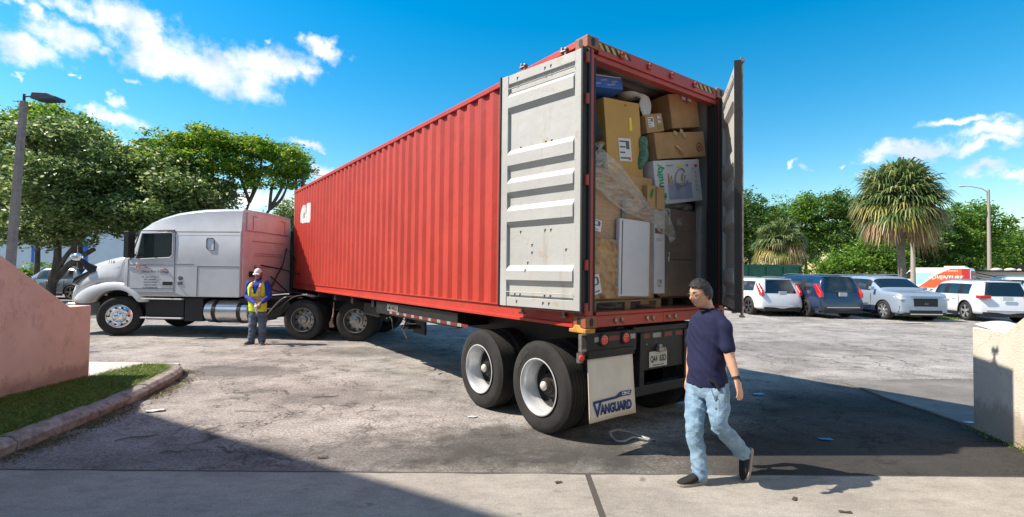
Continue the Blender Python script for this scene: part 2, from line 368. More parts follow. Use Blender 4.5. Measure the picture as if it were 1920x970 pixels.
# pale pavement beyond the left wall
b = MB(); b.prism([(-5.92, 8.40), (-6.0, 8.98), (-12, 9.1), (-12, 3), (-6.2, 3), (-6.2, 7.9)], 0, .03, 'XY'); struct(b.build('pavement', M_LCONC))

# ------------------------------------------------------------------ kerb island, grass
kp = [(-4.60, 2.4), (-4.64, 4.5), (-4.70, 5.2), (-4.77, 5.75), (-4.90, 6.5), (-5.02, 7.05), (-5.20, 7.7), (-5.40, 8.12), (-5.62, 8.36), (-5.9, 8.42)]
def catmull(P, n):
    out = []
    for i in range(len(P)-1):
        p0, p1, p2, p3 = P[max(0, i-1)], P[i], P[i+1], P[min(len(P)-1, i+2)]
        for j in range(n):
            t = j/n
            out.append(tuple(.5*((2*b_)+(-a+c)*t+(2*a-5*b_+4*c-d)*t*t+(-a+3*b_-3*c+d)*t**3) for a, b_, c, d in zip(p0, p1, p2, p3)))
    return out+[P[-1]]
ck = catmull(kp, 7)
b = MB(); s_acc = 0; ring = []; rings = []; last = None; seglen = 1.02
def kerb_ring(i, off=0):
    p = Vector(ck[i]); a = (Vector(ck[min(len(ck)-1, i+1)])-Vector(ck[max(0, i-1)])).normalized(); nrm = Vector((-a.y, a.x))
    jit = .006*noise.noise((i*1.7, 0, 5))
    prof = [(0, 0), (-.02, .10), (.03, .145), (.07, .155), (.17, .155), (.19, .13), (.20, 0)]
    return [Vector((p.x+nrm.x*(u+jit), p.y+nrm.y*(u+jit), w+off+jit)) for u, w in prof]
start = 0; d = 0
for i in range(1, len(ck)):
    d += (Vector(ck[i])-Vector(ck[i-1])).length
    if d > seglen or i == len(ck)-1:
        off = random.uniform(-.012, .008)
        rs = [kerb_ring(j, off) for j in range(start, i+1)]
        dirv = (rs[1][3]-rs[0][3]).normalized()*.012; rs[0] = [q+dirv for q in rs[0]]
        b.loft(rs); start = i; d = 0
struct(b.build('kerb', mat('kerb_concrete', (.13, .10, .085), .9, col2=(.38, .335, .29), vscale=11, bump=1, bscale=70, coords='World', lo=.3, hi=.62), bevel=.006))
inner = [(-6.22, 2.4)] + [(kerb_ring(i)[5].x+.01, kerb_ring(i)[5].y) for i in range(len(ck)-3)] + [(-6.1, 8.25), (-6.22, 8.0)]
b = MB(); b.add([(x, y, .10) for x, y in inner], [tuple(range(len(inner)))]); struct(b.build('soil', M_DIRT))

def inside(x, y, poly):
    c = False; n = len(poly)
    for i in range(n):
        x1, y1 = poly[i]; x2, y2 = poly[i-1]
        if (y1 > y) != (y2 > y) and x < (x2-x1)*(y-y1)/(y2-y1)+x1: c = not c
    return c
def leaf_mat(name, c1, c2, c3=None, rough=.45, transl=.35, spec=.4):
    m = bpy.data.materials.new(name); m.use_nodes = True; N, L = m.node_tree.nodes, m.node_tree.links
    b = N['Principled BSDF']; g = N.new('ShaderNodeNewGeometry'); r = N.new('ShaderNodeValToRGB')
    L.new(g.outputs['Random Per Island'], r.inputs[0]); els = r.color_ramp.elements
    els[0].color = (*c1, 1); els[1].color = (*c2, 1); els[0].position = .15; els[1].position = .8
    if c3: e = els.new(.97); e.color = (*c3, 1)
    L.new(r.outputs[0], b.inputs['Base Color']); b.inputs['Roughness'].default_value = rough; b.inputs['Specular IOR Level'].default_value = spec
    t = N.new('ShaderNodeBsdfTranslucent'); h = N.new('ShaderNodeHueSaturation'); h.inputs['Value'].default_value = 1.5; h.inputs['Hue'].default_value = .485
    L.new(r.outputs[0], h.inputs['Color']); L.new(h.outputs[0], t.inputs['Color'])
    mx = N.new('ShaderNodeMixShader'); mx.inputs[0].default_value = transl; L.new(b.outputs[0], mx.inputs[1]); L.new(t.outputs[0], mx.inputs[2])
    L.new(mx.outputs[0], N['Material Output'].inputs[0]); return m
def raw_mesh(name, V, F, m, parent=None):     # V (n,3) array, F (k,4 or 3)
    me = bpy.data.meshes.new(name); V = np.asarray(V, np.float32); F = np.asarray(F, np.int32); k = F.shape[1]
    me.vertices.add(len(V)); me.vertices.foreach_set('co', V.ravel()); me.loops.add(F.size); me.loops.foreach_set('vertex_index', F.ravel())
    me.polygons.add(len(F)); me.polygons.foreach_set('loop_start', np.arange(0, F.size, k, dtype=np.int32)); me.update(calc_edges=True)
    me.materials.append(m); o = bpy.data.objects.new(name, me); COL.objects.link(o)
    if parent: o.parent = parent
    return o
def blades(pts, h, w, lean=.5, rng=np.random.RandomState(3)):
    n = len(pts); pts = np.asarray(pts); a = rng.rand(n)*6.283; hh = h*(.5+rng.rand(n)); ww = w*(.7+.6*rng.rand(n))
    ca, sa = np.cos(a), np.sin(a); l = lean*hh*(.3+rng.rand(n)); la = rng.rand(n)*6.283
    lx, ly = np.cos(la)*l, np.sin(la)*l
    V = np.zeros((n, 5, 3)); z = pts[:, 2]
    for k_, (s_, t_) in enumerate(((-1, 0), (1, 0), (.7, .55), (-.7, .55), (0, 1))):
        V[:, k_, 0] = pts[:, 0]+s_*ww*ca/2+lx*t_**1.5; V[:, k_, 1] = pts[:, 1]+s_*ww*sa/2+ly*t_**1.5; V[:, k_, 2] = z+hh*t_*(1-.25*t_*lean)
    b_ = np.arange(n)[:, None]*5
    F = np.concatenate([b_+[0, 1, 2], b_+[0, 2, 3], b_+[3, 2, 4]]); return V.reshape(-1, 3), F
M_GRASS = leaf_mat('lawn_grass', (.06, .12, .012), (.18, .29, .03), (.30, .28, .09), transl=.3)
rg = np.random.RandomState(5); pts = []
while len(pts) < 75000:
    x, y = rg.uniform(-6.2, -4.7), rg.uniform(3.4, 8.35)
    if inside(x, y, inner) and noise.noise((x*3, y*3, 1)) + rg.rand()*.9 > -.1: pts.append((x, y, .10))
V, F = blades(pts, .085, .012, 1.1)
g = raw_mesh('grass', V, F, M_GRASS); tag(g, 'short green grass growing on the kerbed island beside the pink wall', 'grass', kind='stuff')
# weeds and litter along the kerb foot
pts = []
for i in range(9000):
    j = rg.randint(0, len(ck)-1); p = Vector(ck[j])
    q = (p.x+.02+abs(rg.normal())*.11, p.y+rg.uniform(-.1, .1), 0)
    if noise.noise((q[0]*2, q[1]*2.2, 7)) + rg.rand()*.55 > .12: pts.append(q)
V, F = blades(pts, .035, .009, 1.6)
g = raw_mesh('weeds', V, F, leaf_mat('dry_weeds', (.09, .10, .03), (.20, .16, .08), (.36, .27, .17), transl=.2)); tag(g, 'dry weeds and leaf litter lying along the foot of the kerb', 'weeds', kind='stuff')
pts = []
for i in range(1500):
    x = rg.uniform(6.2, 8.6); pts.append((x+rg.normal()*.03, 8.17+(x-6.2)*.09+rg.normal()*.045, .0))
for i in range(120):
    t = rg.rand(); pts.append((5.33-.16*t+rg.normal()*.02-.05, 5.72-.8*t+rg.normal()*.03, 0))
V, F = blades(pts, .04, .008, .9)
g = raw_mesh('verge_weeds', V, F, M_GRASS); tag(g, 'thin green weeds growing along the edge of the right concrete pad', 'weeds', kind='stuff')
pts = [(rg.uniform(13.5, 20.5), rg.uniform(20.0, 21.0)+(0), 0) for i in range(5000)]
pts = [p for p in pts if 15.9 < p[0] < 18.2]
V, F = blades(pts, .09, .03, .8)
g = raw_mesh('patch_grass', V, F, M_GRASS); tag(g, 'patch of green grass between the silver and the white parked cars', 'grass', kind='stuff')

# ------------------------------------------------------------------ boundary walls
def stucco(name, c, c2):
    m = mat(name, c, .85, col2=c2, vscale=2.6, bump=1.0, bscale=60, coords='World', detail=12, lo=.3, hi=.7); N, L = m.node_tree.nodes, m.node_tree.links
    b = N['Principled BSDF']; src = b.inputs['Base Color'].links[0].from_socket
    g = N.new('ShaderNodeNewGeometry'); mp = N.new('ShaderNodeMapping'); mp.inputs['Scale'].default_value = (2.5, 2.5, 1.3); L.new(g.outputs['Position'], mp.inputs[0])
    n = N.new('ShaderNodeTexNoise'); n.inputs['Scale'].default_value = 1.8; n.inputs['Detail'].default_value = 7; n.inputs['Roughness'].default_value = .7; L.new(mp.outputs[0], n.inputs['Vector'])
    r = N.new('ShaderNodeValToRGB'); r.color_ramp.elements[0].position = .28; r.color_ramp.elements[0].color = (.42, .38, .36, 1); r.color_ramp.elements[1].position = .46; r.color_ramp.elements[1].color = (1, 1, 1, 1)
    L.new(n.outputs['Fac'], r.inputs[0]); x = N.new('ShaderNodeMixRGB'); x.blend_type = 'MULTIPLY'; x.inputs[0].default_value = .5; L.new(src, x.inputs[1]); L.new(r.outputs[0], x.inputs[2]); L.new(x.outputs[0], b.inputs['Base Color'])
    # splashed dirt along the foot of the wall and hairline cracks
    sz = N.new('ShaderNodeSeparateXYZ'); L.new(g.outputs['Position'], sz.inputs[0])
    ad = N.new('ShaderNodeMath'); ad.operation = 'MULTIPLY_ADD'; L.new(n.outputs['Fac'], ad.inputs[0]); ad.inputs[1].default_value = -.55; L.new(sz.outputs[2], ad.inputs[2])
    rd = N.new('ShaderNodeValToRGB'); L.new(ad.outputs[0], rd.inputs[0]); rd.color_ramp.elements[0].position = 0; rd.color_ramp.elements[0].color = (.50, .46, .42, 1); rd.color_ramp.elements[1].position = .12; rd.color_ramp.elements[1].color = (1, 1, 1, 1)
    vo = N.new('ShaderNodeTexVoronoi'); vo.feature = 'DISTANCE_TO_EDGE'; vo.inputs['Scale'].default_value = .9
    vm = N.new('ShaderNodeVectorMath'); vm.operation = 'MULTIPLY_ADD'; L.new(n.outputs['Color'], vm.inputs[0]); vm.inputs[1].default_value = (.8, .8, .8); L.new(g.outputs['Position'], vm.inputs[2]); L.new(vm.outputs[0], vo.inputs['Vector'])
    rc = N.new('ShaderNodeValToRGB'); L.new(vo.outputs['Distance'], rc.inputs[0]); rc.color_ramp.elements[0].color = (.55, .5, .47, 1); rc.color_ramp.elements[1].position = .007; rc.color_ramp.elements[1].color = (1, 1, 1, 1)
    cur = x.outputs[0]
    for q in (rd, rc):
        y = N.new('ShaderNodeMixRGB'); y.blend_type = 'MULTIPLY'; y.inputs[0].default_value = .75; L.new(cur, y.inputs[1]); L.new(q.outputs[0], y.inputs[2]); cur = y.outputs[0]
    L.new(cur, b.inputs['Base Color'])
    return m
M_PINK = stucco('pink_stucco', (.74, .49, .36), (.84, .59, .46))
M_CREAM = stucco('cream_stucco', (.60, .52, .42), (.72, .64, .53))
b = MB()
b.prism([(7.28, 0), (7.28, 1.19), (6.93, 1.19), (5.95, 1.90), (5.45, 2.33), (4.4, 3.15), (2.2, 4.9), (-.3, 4.9), (-.3, 0)], -6.20, -6.50, 'YZ')
w = b.build('boundary_wall', M_PINK, bevel=.012); tag(w, 'sloping pink stucco wall at the left, stepping down towards the truck', 'wall')
b = MB(); b.prism([(-.0, 0), (-.0, 1.17), (-.50, 1.17), (-1.2, 1.66), (-3.2, 3.1), (-6, 5.1), (-6, 0)], 0, .32, 'YZ')
w = b.build('boundary_wall', M_CREAM, bevel=.012, loc=(5.33, 5.71, 0)); w.rotation_euler = (0, 0, R(-12.5)); tag(w, 'sloping cream stucco wall at the right, with a paper on its low end', 'wall')
# unseen building read from its shadow; canopy added and sized to shape skylight
bl = empty('dock_building', (-13.18, 5.40, 0), math.atan2(-.487, .873), 'unseen cream warehouse behind the viewpoint, with a thin canopy on columns added to shade the apron', 'building')
b = MB(); b.bb(-30, 34, -30, -14, 0, 8.6); b.build('wall', M_CREAM, bl); b = MB(); b.bb(-30, 34, -2.4, .15, 9.7, 10.0); b.build('canopy', mat('roof_edge', (.62, .58, .52), .8), bl)
for x_ in (-22, -8, 20, 32): b = MB(); b.bb(x_-.15, x_+.15, -2.3, -2.0, 0, 9.695); b.bb(x_-.1, x_+.1, -13.995, -2.405, 9.4, 9.6); b.build('column', M_CREAM, bl)
# ------------------------------------------------------------------ shipping container
TH = 0.634474
CO = Vector((.7212, 4.7926, 1.2031))
CL_, CW, CH = 12.19, 2.438, 2.896
def paint(name, c, c2, c3, rust=.55, rough=.5, streak=True, coords='Object'):
    m = bpy.data.materials.new(name); m.use_nodes = True; N, L = m.node_tree.nodes, m.node_tree.links; b = N['Principled BSDF']
    t = N.new('ShaderNodeTexCoord'); P = t.outputs['Object']
    def noi(sc, det, ro, st=None):
        src = P
        if st: mp = N.new('ShaderNodeMapping'); mp.inputs['Scale'].default_value = st; L.new(P, mp.inputs[0]); src = mp.outputs[0]
        n = N.new('ShaderNodeTexNoise'); n.inputs['Scale'].default_value = sc; n.inputs['Detail'].default_value = det; n.inputs['Roughness'].default_value = ro; L.new(src, n.inputs['Vector']); return n.outputs['Fac']
    r = N.new('ShaderNodeValToRGB'); L.new(noi(1.3, 6, .6), r.inputs[0]); r.color_ramp.elements[0].position = .3; r.color_ramp.elements[0].color = (*c, 1); r.color_ramp.elements[1].position = .7; r.color_ramp.elements[1].color = (*c2, 1)
    def lay(prev, fac, col, lo, hi, amt):
        rr = N.new('ShaderNodeValToRGB'); L.new(fac, rr.inputs[0]); rr.color_ramp.elements[0].position = lo; rr.color_ramp.elements[0].color = (0, 0, 0, 1); rr.color_ramp.elements[1].position = hi; rr.color_ramp.elements[1].color = (amt, amt, amt, 1)
        x = N.new('ShaderNodeMixRGB'); L.new(rr.outputs[0], x.inputs[0]); L.new(prev, x.inputs[1]); x.inputs[2].default_value = (*col, 1); return x.outputs[0]
    o = lay(r.outputs[0], noi(5, 9, .8), c3, .56, .70, rust)
    if streak: o = lay(o, noi(4, 6, .7, (1.6, 1.6, .22)), tuple(v*.7 for v in c3), .56, .75, rust*.55)
    o = lay(o, noi(34, 3, .6), c3, .70, .74, rust)
    L.new(o, b.inputs['Base Color']); b.inputs['Roughness'].default_value = rough
    bp = N.new('ShaderNodeBump'); bp.inputs['Strength'].default_value = .5; bp.inputs['Distance'].default_value = .016; L.new(noi(3.2, 6, .6), bp.inputs['Height']); L.new(bp.outputs[0], b.inputs['Normal'])
    return m
M_RED = paint('container_red', (.43, .032, .017), (.53, .050, .028), (.20, .040, .028), .75)
M_RAIL = paint('rail_red', (.36, .045, .030), (.44, .06, .04), (.13, .045, .03), .8)
M_CAST = paint('casting_rust', (.27, .075, .035), (.36, .12, .055), (.16, .05, .03), .9)
M_DOORW = paint('door_cream', (.43, .43, .41), (.52, .52, .49), (.42, .29, .17), .8, streak=True)
M_INW = paint('interior_grey', (.30, .29, .27), (.36, .345, .32), (.2, .13, .08), .5)
M_BLACKRUB = mat('black_rubber', (.02, .02, .02), .7, bump=.3, bscale=20)
M_YEL = mat('hazard_yellow', (.52, .36, .06), .6); M_BLK = mat('hazard_black', (.015, .015, .015), .6)
M_STEEL = mat('dirty_steel', (.28, .26, .24), .45, .7, var=.4, vscale=9)
M_WOODFLOOR = mat('ply_floor', (.16, .10, .06), .8, col2=(.26, .17, .10), vscale=5)
M_WHITEP = mat('white_marking', (.78, .77, .74), .55)
cont = empty('shipping_container', CO, TH, 'long red corrugated shipping container with its cargo doors open', 'shipping container')
PITCHC, DEP = .278, .036
def corr(y):
    t = (y % PITCHC)/PITCHC
    return 0 if t < .26 else (t-.26)/.24 if t < .5 else 1 if t < .76 else 1-(t-.76)/.24
def wall_panel(x, side, name):
    y0, y1, z0, z1 = .10, CL_-.10, .15, CH-.065
    b = MB(); ys = []; k = math.floor(y0/PITCHC)
    while k*PITCHC < y1:
        for t in (0, .26, .5, .76):
            y = (k+t)*PITCHC
            if y0 <= y <= y1: ys.append(y)
        k += 1
    ys = [y0]+ys+[y1]; vs = []
    for y in ys:
        d = .012+DEP*corr(y)
        vs += [(x+side*d, y, z0), (x+side*d, y, z1)]
    b.add(vs, [(2*i, 2*i+1, 2*i+3, 2*i+2) for i in range(len(ys)-1)])
    o = b.build(name, [M_RED], cont, fix=False)
    md = o.modifiers.new('s', 'SOLIDIFY'); md.thickness = .003; md.offset = 0
    return o
wall_panel(0, 1, 'side_panel'); wall_panel(CW, -1, 'side_panel')
for x0, x1 in ((.052, .056), (CW-.056, CW-.052)):
    b = MB(); b.bb(x0, x1, .2, CL_-.2, .17, CH-.04); b.build('inner_lining', M_INW, cont)
# rails
def rail(name, x, s):      # bottom rail: recessed web with a proud flange at the foot
    b = MB(); b.prism([(x, .160), (x+s*.05, .160), (x+s*.05, .0), (x-s*.012, .0), (x-s*.012, .030), (x+s*.022, .036), (x+s*.022, .146), (x, .150)], .17, CL_-.17, 'XZ')
    return b.build(name, M_RED, cont)
rail('bottom_rail', 0, 1); rail('bottom_rail', CW, -1)
b = MB(); b.bb(-.002, .045, .15, CL_-.15, CH-.075, CH-.008); b.build('top_rail', M_RED, cont, bevel=.006)
b = MB(); b.bb(CW-.045, CW+.002, .15, CL_-.15, CH-.075, CH-.008); b.build('top_rail', M_RED, cont, bevel=.006)
# roof with cross corrugation (seen from below through the doors)
b = MB()
vs = []; ys = [i*.052 for i in range(3, int(CL_/.052)-2)]
for i, y in enumerate(ys):
    z = CH-.012-.02*((i//1) % 4 in (1, 2)); vs += [(.045, y, z), (CW-.045, y, z)]
b.add(vs, [(2*i, 2*i+1, 2*i+3, 2*i+2) for i in range(len(ys)-1)])
o = b.build('roof', M_INW, cont); md = o.modifiers.new('s', 'SOLIDIFY'); md.thickness = .003
b = MB(); b.bb(.05, CW-.05, CL_-.12, CL_-.06, .1, CH-.08); b.build('front_wall', M_RED, cont)
b = MB(); b.bb(.05, CW-.05, .06, CL_-.13, .11, .15); b.build('floor', M_WOODFLOOR, cont)
for i in range(1, 30):
    pass
b = MB()
for i in range(34): b.bb(.056, CW-.056, .35+i*.35, .40+i*.35, .0, .108)
b.build('cross_members', M_RAIL, cont)
# corner posts + castings
for x in (.0, CW):
    s = 1 if x == 0 else -1
    b = MB(); b.bb(min(x+s*.004, x+s*.10), max(x+s*.004, x+s*.10), .004, .15, .12, CH-.12); b.build('corner_post', M_RAIL, cont, bevel=.006)
    b = MB(); b.bb(min(x, x+s*.12), max(x, x+s*.12), CL_-.15, CL_, .12, CH-.12); b.build('corner_post', M_CAST, cont, bevel=.006)
def casting(x, y, z):
    sx = 1 if x == 0 else -1; sy = 1 if y == 0 else -1
    b = MB(); x0, x1 = sorted((x-sx*.006, x+sx*.156)); y0, y1 = sorted((y-sy*.008, y+sy*.17))
    b.bb(x0, x1, y0, y1, z, z+.122); o = b.build('corner_casting', M_CAST, cont, bevel=.010, seg=3)
    c = MB(); zc = z+.06
    def oval(cx, cz, plane):
        n = 20; pts = [((cx+.026*math.cos(2*math.pi*i/n)), (cz+(.036 if math.sin(2*math.pi*i/n) > 0 else .036)*math.sin(2*math.pi*i/n)+.006*np.sign(math.sin(2*math.pi*i/n)))) for i in range(n)]
        if plane == 'XZ': c.prism(pts, y-sy*.011, y+sy*.002, 'XZ')
        else: c.prism(pts, x-sx*.009, x+sx*.002, 'YZ')
    oval(x+sx*.072, zc, 'XZ'); oval(y+sy*.088, zc, 'YZ')
    h = c.build('casting_hole', M_BLK, o)
for x in (0, CW):
    for y in (0, CL_):
        for z in (0, CH-.118): casting(x, y, z)
# door header and sill
b = MB(); b.bb(.165, CW-.165, .006, .10, CH-.148, CH-.012); b.bb(.11, CW-.11, .03, .12, CH-.20, CH-.149); hd = b.build('door_header', M_RAIL, cont, bevel=.004)
b = MB()
for x in (.5, .95, 1.35, 1.8): b.box((x, -.008, CH-.085), (.06, .02, .05)); b.cyl((x-.02, -.02, CH-.06), (x+.03, -.02, CH-.06), .012)
b.build('cam_keeper', M_RAIL, hd, bevel=.003)
def hazard(x0, n, w, tri_end):
    bb_, by = MB(), MB(); z0, z1 = CH-.093, CH-.033; k = .045
    for i in range(n):
        p = [(x0+i*w, z0), (x0+i*w+w/2, z0), (x0+i*w+w/2-k, z1), (x0+i*w-k, z1)]
        q = [(a+w/2, c) for a, c in p]
        (by).add([(a, .003, c) for a, c in p], [(0, 1, 2, 3)]); bb_.add([(a, .003, c) for a, c in q], [(0, 1, 2, 3)])
    by.build('hazard_stripe', M_YEL, hd); bb_.build('hazard_stripe', M_BLK, hd)
hazard(.20, 5, .092, True); hazard(CW-.58, 4, .092, True)
b = MB(); b.bb(.165, 1.213, .004, .12, .004, .115); b.bb(1.219, CW-.165, .004, .12, .004, .115); b.bb(.165, CW-.165, .02, .12, .117, .152); sill = b.build('door_sill', M_RAIL, cont, bevel=.004)
b = MB()
for x in (.42, .52, .92, 1.02, 1.3, 1.42, 1.9, 2.05): b.box((x, -.006, .068), (.035, .022, .03)); b.cyl((x, -.012, .05), (x+.02, -.02, .03), .008)
b.build('cam_keeper', M_STEEL, sill)
b = MB(); b.bb(.101, .135, .01, .14, .16, CH-.2); b.bb(CW-.135, CW-.101, .01, .14, .16, CH-.2); b.bb(CW-.099, CW-.012, -.004, .003, .155, CH-.13); b.build('post_gasket_shade', M_BLACKRUB, cont)  # strip over the right post face doubles as gasket and painted shade
# hinge lugs on the left post
b = MB()
for z in (.20, .62, 1.45, 2.25, 2.66): b.cyl((-.012, -.012, z-.05), (-.012, -.012, z+.05), .022); b.bb(-.02, .05, -.004, .012, z-.04, z+.04)
b.build('hinge_lug', M_RAIL, cont)
b = MB()
for z in (.20, .62, 1.45, 2.25, 2.66): b.cyl((CW+.012, -.012, z-.05), (CW+.012, -.012, z+.05), .022)
b.build('hinge_lug', M_RAIL, cont)

# doors: local frame  u = along the door from the hinge, n = inner face direction, z up
def door(hx, dirxy, inner, label):
    # dirxy/inner in container-local coords
    U = Vector((*dirxy, 0)).normalized(); Nn = Vector((*inner, 0)).normalized()
    e = bpy.data.objects.new('cargo_door', None); COL.objects.link(e); e.parent = cont
    flipy = U.x*Nn.y-U.y*Nn.x < 0
    if flipy: Nn = -Nn
    class DB(MB):
        def __init__(s): MB.__init__(s); s.M = Matrix.Scale(-1, 4, (0, 1, 0)) if flipy else None
    mw = Matrix(((U.x, Nn.x, 0, hx[0]), (U.y, Nn.y, 0, hx[1]), (0, 0, 1, .17), (0, 0, 0, 1)))
    e.matrix_local = mw; e['label'] = label
    Wd, Hd = 1.145, 2.585
    # inner skin: profile in z with horizontal ribs, pressed between frame stiles
    prof = [(.0, 0), (.10, 0)]
    def rib(z, h=.20, d=.042): return [(z-h/2, 0), (z-h/2+.06, d), (z+h/2-.06, d), (z+h/2, 0)]
    zs = [(.10, 0)]+rib(.34, .22)+rib(.99, .24)+rib(1.31, .22)+rib(1.62, .24)+rib(2.27, .24)+[(Hd-.10, 0)]
    b = DB(); vs = []; us = [.10, .115, Wd-.115, Wd-.10]
    for z, d in zs:
        for k, u in enumerate(us):
            vs.append((u, -.030+(d if k in (1, 2) else d*.15), z))
    b.add(vs, [(i*4+j, i*4+j+1, i*4+4+j+1, i*4+4+j) for i in range(len(zs)-1) for j in range(3)])
    b.bb(.10, Wd-.10, -.05, -.045, .05, Hd-.05)
    panel = b.build('door_panel', M_DOORW, e)
    b = DB(); b.bb(.015, .105, -.048, 0, 0, Hd); b.bb(Wd-.105, Wd-.0, -.048, 0, 0, Hd); b.bb(.107, Wd-.107, -.048, -.006, .0, .10); b.bb(.107, Wd-.107, -.048, -.006, Hd-.10, Hd)
    b.bb(.107, Wd-.107, -.0055, .016, .155, .163); b.bb(.107, Wd-.107, -.0055, .016, Hd-.165, Hd-.157)
    b.build('door_frame', M_DOORW, e, bevel=.004)
    b = DB(); b.bb(-.005, .014, -.055, .022, -.01, Hd+.01); b.bb(Wd+.001, Wd+.018, -.055, .012, -.01, Hd+.01); b.bb(-.005, Wd+.018, -.055, -.01, -.018, -.0105)
    b.bb(-.03, .013, -.09, -.056, 0.0, Hd)
    b.build('gasket', M_BLACKRUB, e)
    # bolt-hole triangles of the lashing points
    b = DB()
    for u, z in [(.42, .05), (.50, .05), (.88, .05), (.42, .125), (.5, .125), (.85, .125), (.93, .125), (.74, .39), (.74, .47), (.68, .58), (.68, .66), (.42, .81), (.5, .81), (.85, .81), (.42, 1.74), (.5, 1.74), (.86, 1.74),
                 (.42, 2.52), (.5, 2.52), (.9, 2.52), (.42, 2.44), (.5, 2.44), (.9, 2.44), (.22, .6)]:
        hy = -.004 if z > .155 and z < 2.4 else -.005
        zz = z
        # sit just proud of the skin
        dd = 0
        for (z0, d0), (z1, d1) in zip(zs, zs[1:]):
            if z0 <= zz <= z1 and z1 > z0: dd = d0+(d1-d0)*(zz-z0)/(z1-z0)
        if z <= .10 or z >= Hd-.10: y = -.0045
        else: y = -.030+dd+.0015
        b.add([(u-.014, y, zz+.017), (u+.014, y, zz+.017), (u+.008, y, zz-.020)], [(0, 1, 2)])
    b.build('bolt_hole', mat('hole_dark', (.03, .022, .018), .9), panel)
    b = DB()
    for u in (.30, .88):
        b.cyl((u, -.10, -.08), (u, -.10, Hd+.10), .017, n=10)
        for z in (.05, .5, 1.3, 2.1, Hd-.05): b.box((u, -.08, z), (.08, .055, .05))
        b.box((u+.02, -.10, Hd+.085), (.09, .05, .012)); b.box((u+.045, -.10, Hd+.11), (.02, .04, .04)); b.box((u-.02, -.09, Hd+.10), (.03, .05, .02)); b.box((u, -.10, -.075), (.07, .05, .02))
    b.build('lock_rod', M_STEEL, e, bevel=.003)
    b = DB(); b.bb(.013, Wd, -.062, -.0555, 0, Hd); b.build('outer_skin', M_RAIL, e)
    return e
ld = Vector((math.cos(R(98)-0), 0))
a = R(90+9.3)
door((-.05, .0), (math.cos(a), math.sin(a)), (-math.sin(a), math.cos(a)), 'cream left cargo door swung right round beside the red side wall')
# right door: world direction (-.28,-.96)
wd = Vector((-.285, -.958)); c_, s_ = math.cos(-TH), math.sin(-TH)
ldv = (wd.x*c_-wd.y*s_, wd.x*s_+wd.y*c_)
door((CW-.095, -.03), ldv, (ldv[1], -ldv[0]), 'cream right cargo door standing out nearly edge on, pale inside and dark outside')
# logo near the front of the side
b = MB()
def glyph(poly): return [(10.95-.0+p[0]*-1.0, 3.43-1.203+p[1]) for p in poly]   # y decreasing to the right in the picture
def logo(poly_px):
    pts = []
    for px, py in poly_px:
        d = _F + _Rt*((px-960)/FPX) - _Up*((py-485)/FPX)
        rt = Vector((math.cos(TH), math.sin(TH), 0)); ax = Vector((-math.sin(TH), math.cos(TH), 0))
        t = (CO-CAMP).dot(rt)/d.dot(rt); P = CAMP+d*t-CO; pts.append((P.dot(ax), P.z))
    bm = bmesh.new(); f = bm.faces.new([bm.verts.new((0, y, z)) for y, z in pts])
    bmesh.ops.triangulate(bm, faces=bm.faces[:])
    y0, y1 = min(p[0] for p in pts), max(p[0] for p in pts); k = math.floor(y0/PITCHC)
    while k*PITCHC < y1:
        for t in (0, .26, .5, .76):
            y = (k+t)*PITCHC
            if y0 < y < y1: bmesh.ops.bisect_plane(bm, geom=bm.verts[:]+bm.edges[:]+bm.faces[:], plane_co=(0, y, 0), plane_no=(0, 1, 0))
        k += 1
    for v in bm.verts: v.co.x = .012+DEP*corr(v.co.y)-.006
    me = bpy.data.meshes.new('logo'); bm.to_mesh(me); bm.free(); me.materials.append(M_WHITEP); o = bpy.data.objects.new('logo', me); COL.objects.link(o); o.parent = cont
zx = lambda x, y: (540+x/9.7, 340+y/9.7)
logo([zx(*p) for p in [(292, 425), (287, 552), (266, 600), (264, 684), (284, 662), (324, 585), (328, 402), (388, 388), (384, 590), (370, 752), (306, 752), (304, 700), (286, 752), (254, 778), (222, 748), (222, 640), (236, 478), (262, 448)]])
# ------------------------------------------------------------------ chassis trailer (local frame = container frame at ground level)
M_CHASS = mat('chassis_black', (.005, .005, .006), .55, col2=(.013, .012, .011), vscale=5, bump=.3, bscale=12)
M_TYRE = mat('tyre_rubber', (.012, .0115, .011), .85, col2=(.030, .028, .026), vscale=3, bump=.3, bscale=60)
M_RIMW = mat('rim_silver', (.62, .63, .64), .38, .35, var=.12, vscale=5)
M_CHROME = mat('chrome', (.75, .76, .78), .10, 1.0, bump=.05, bscale=6)
M_ALU = mat('polished_tank', (.62, .62, .63), .28, 1.0, var=.06, vscale=3, bump=.08, bscale=5)
M_REDREF = mat('reflector_red', (.22, .02, .015), .45, col2=(.14, .018, .015), vscale=30); M_WREF = mat('reflector_white', (.36, .34, .31), .45, col2=(.22, .21, .19), vscale=25)
M_LAMPR = mat('lamp_red', (.75, .045, .03), .25, coat=.6)
M_FLAP = mat('mudflap_white', (.70, .60, .46), .6, col2=(.80, .70, .56), vscale=4)
M_BLUE = mat('marking_blue', (.012, .035, .16), .5)
M_HUBDK = mat('hub_dark', (.022, .02, .018), .7, var=.4, vscale=12)
TYR = .497
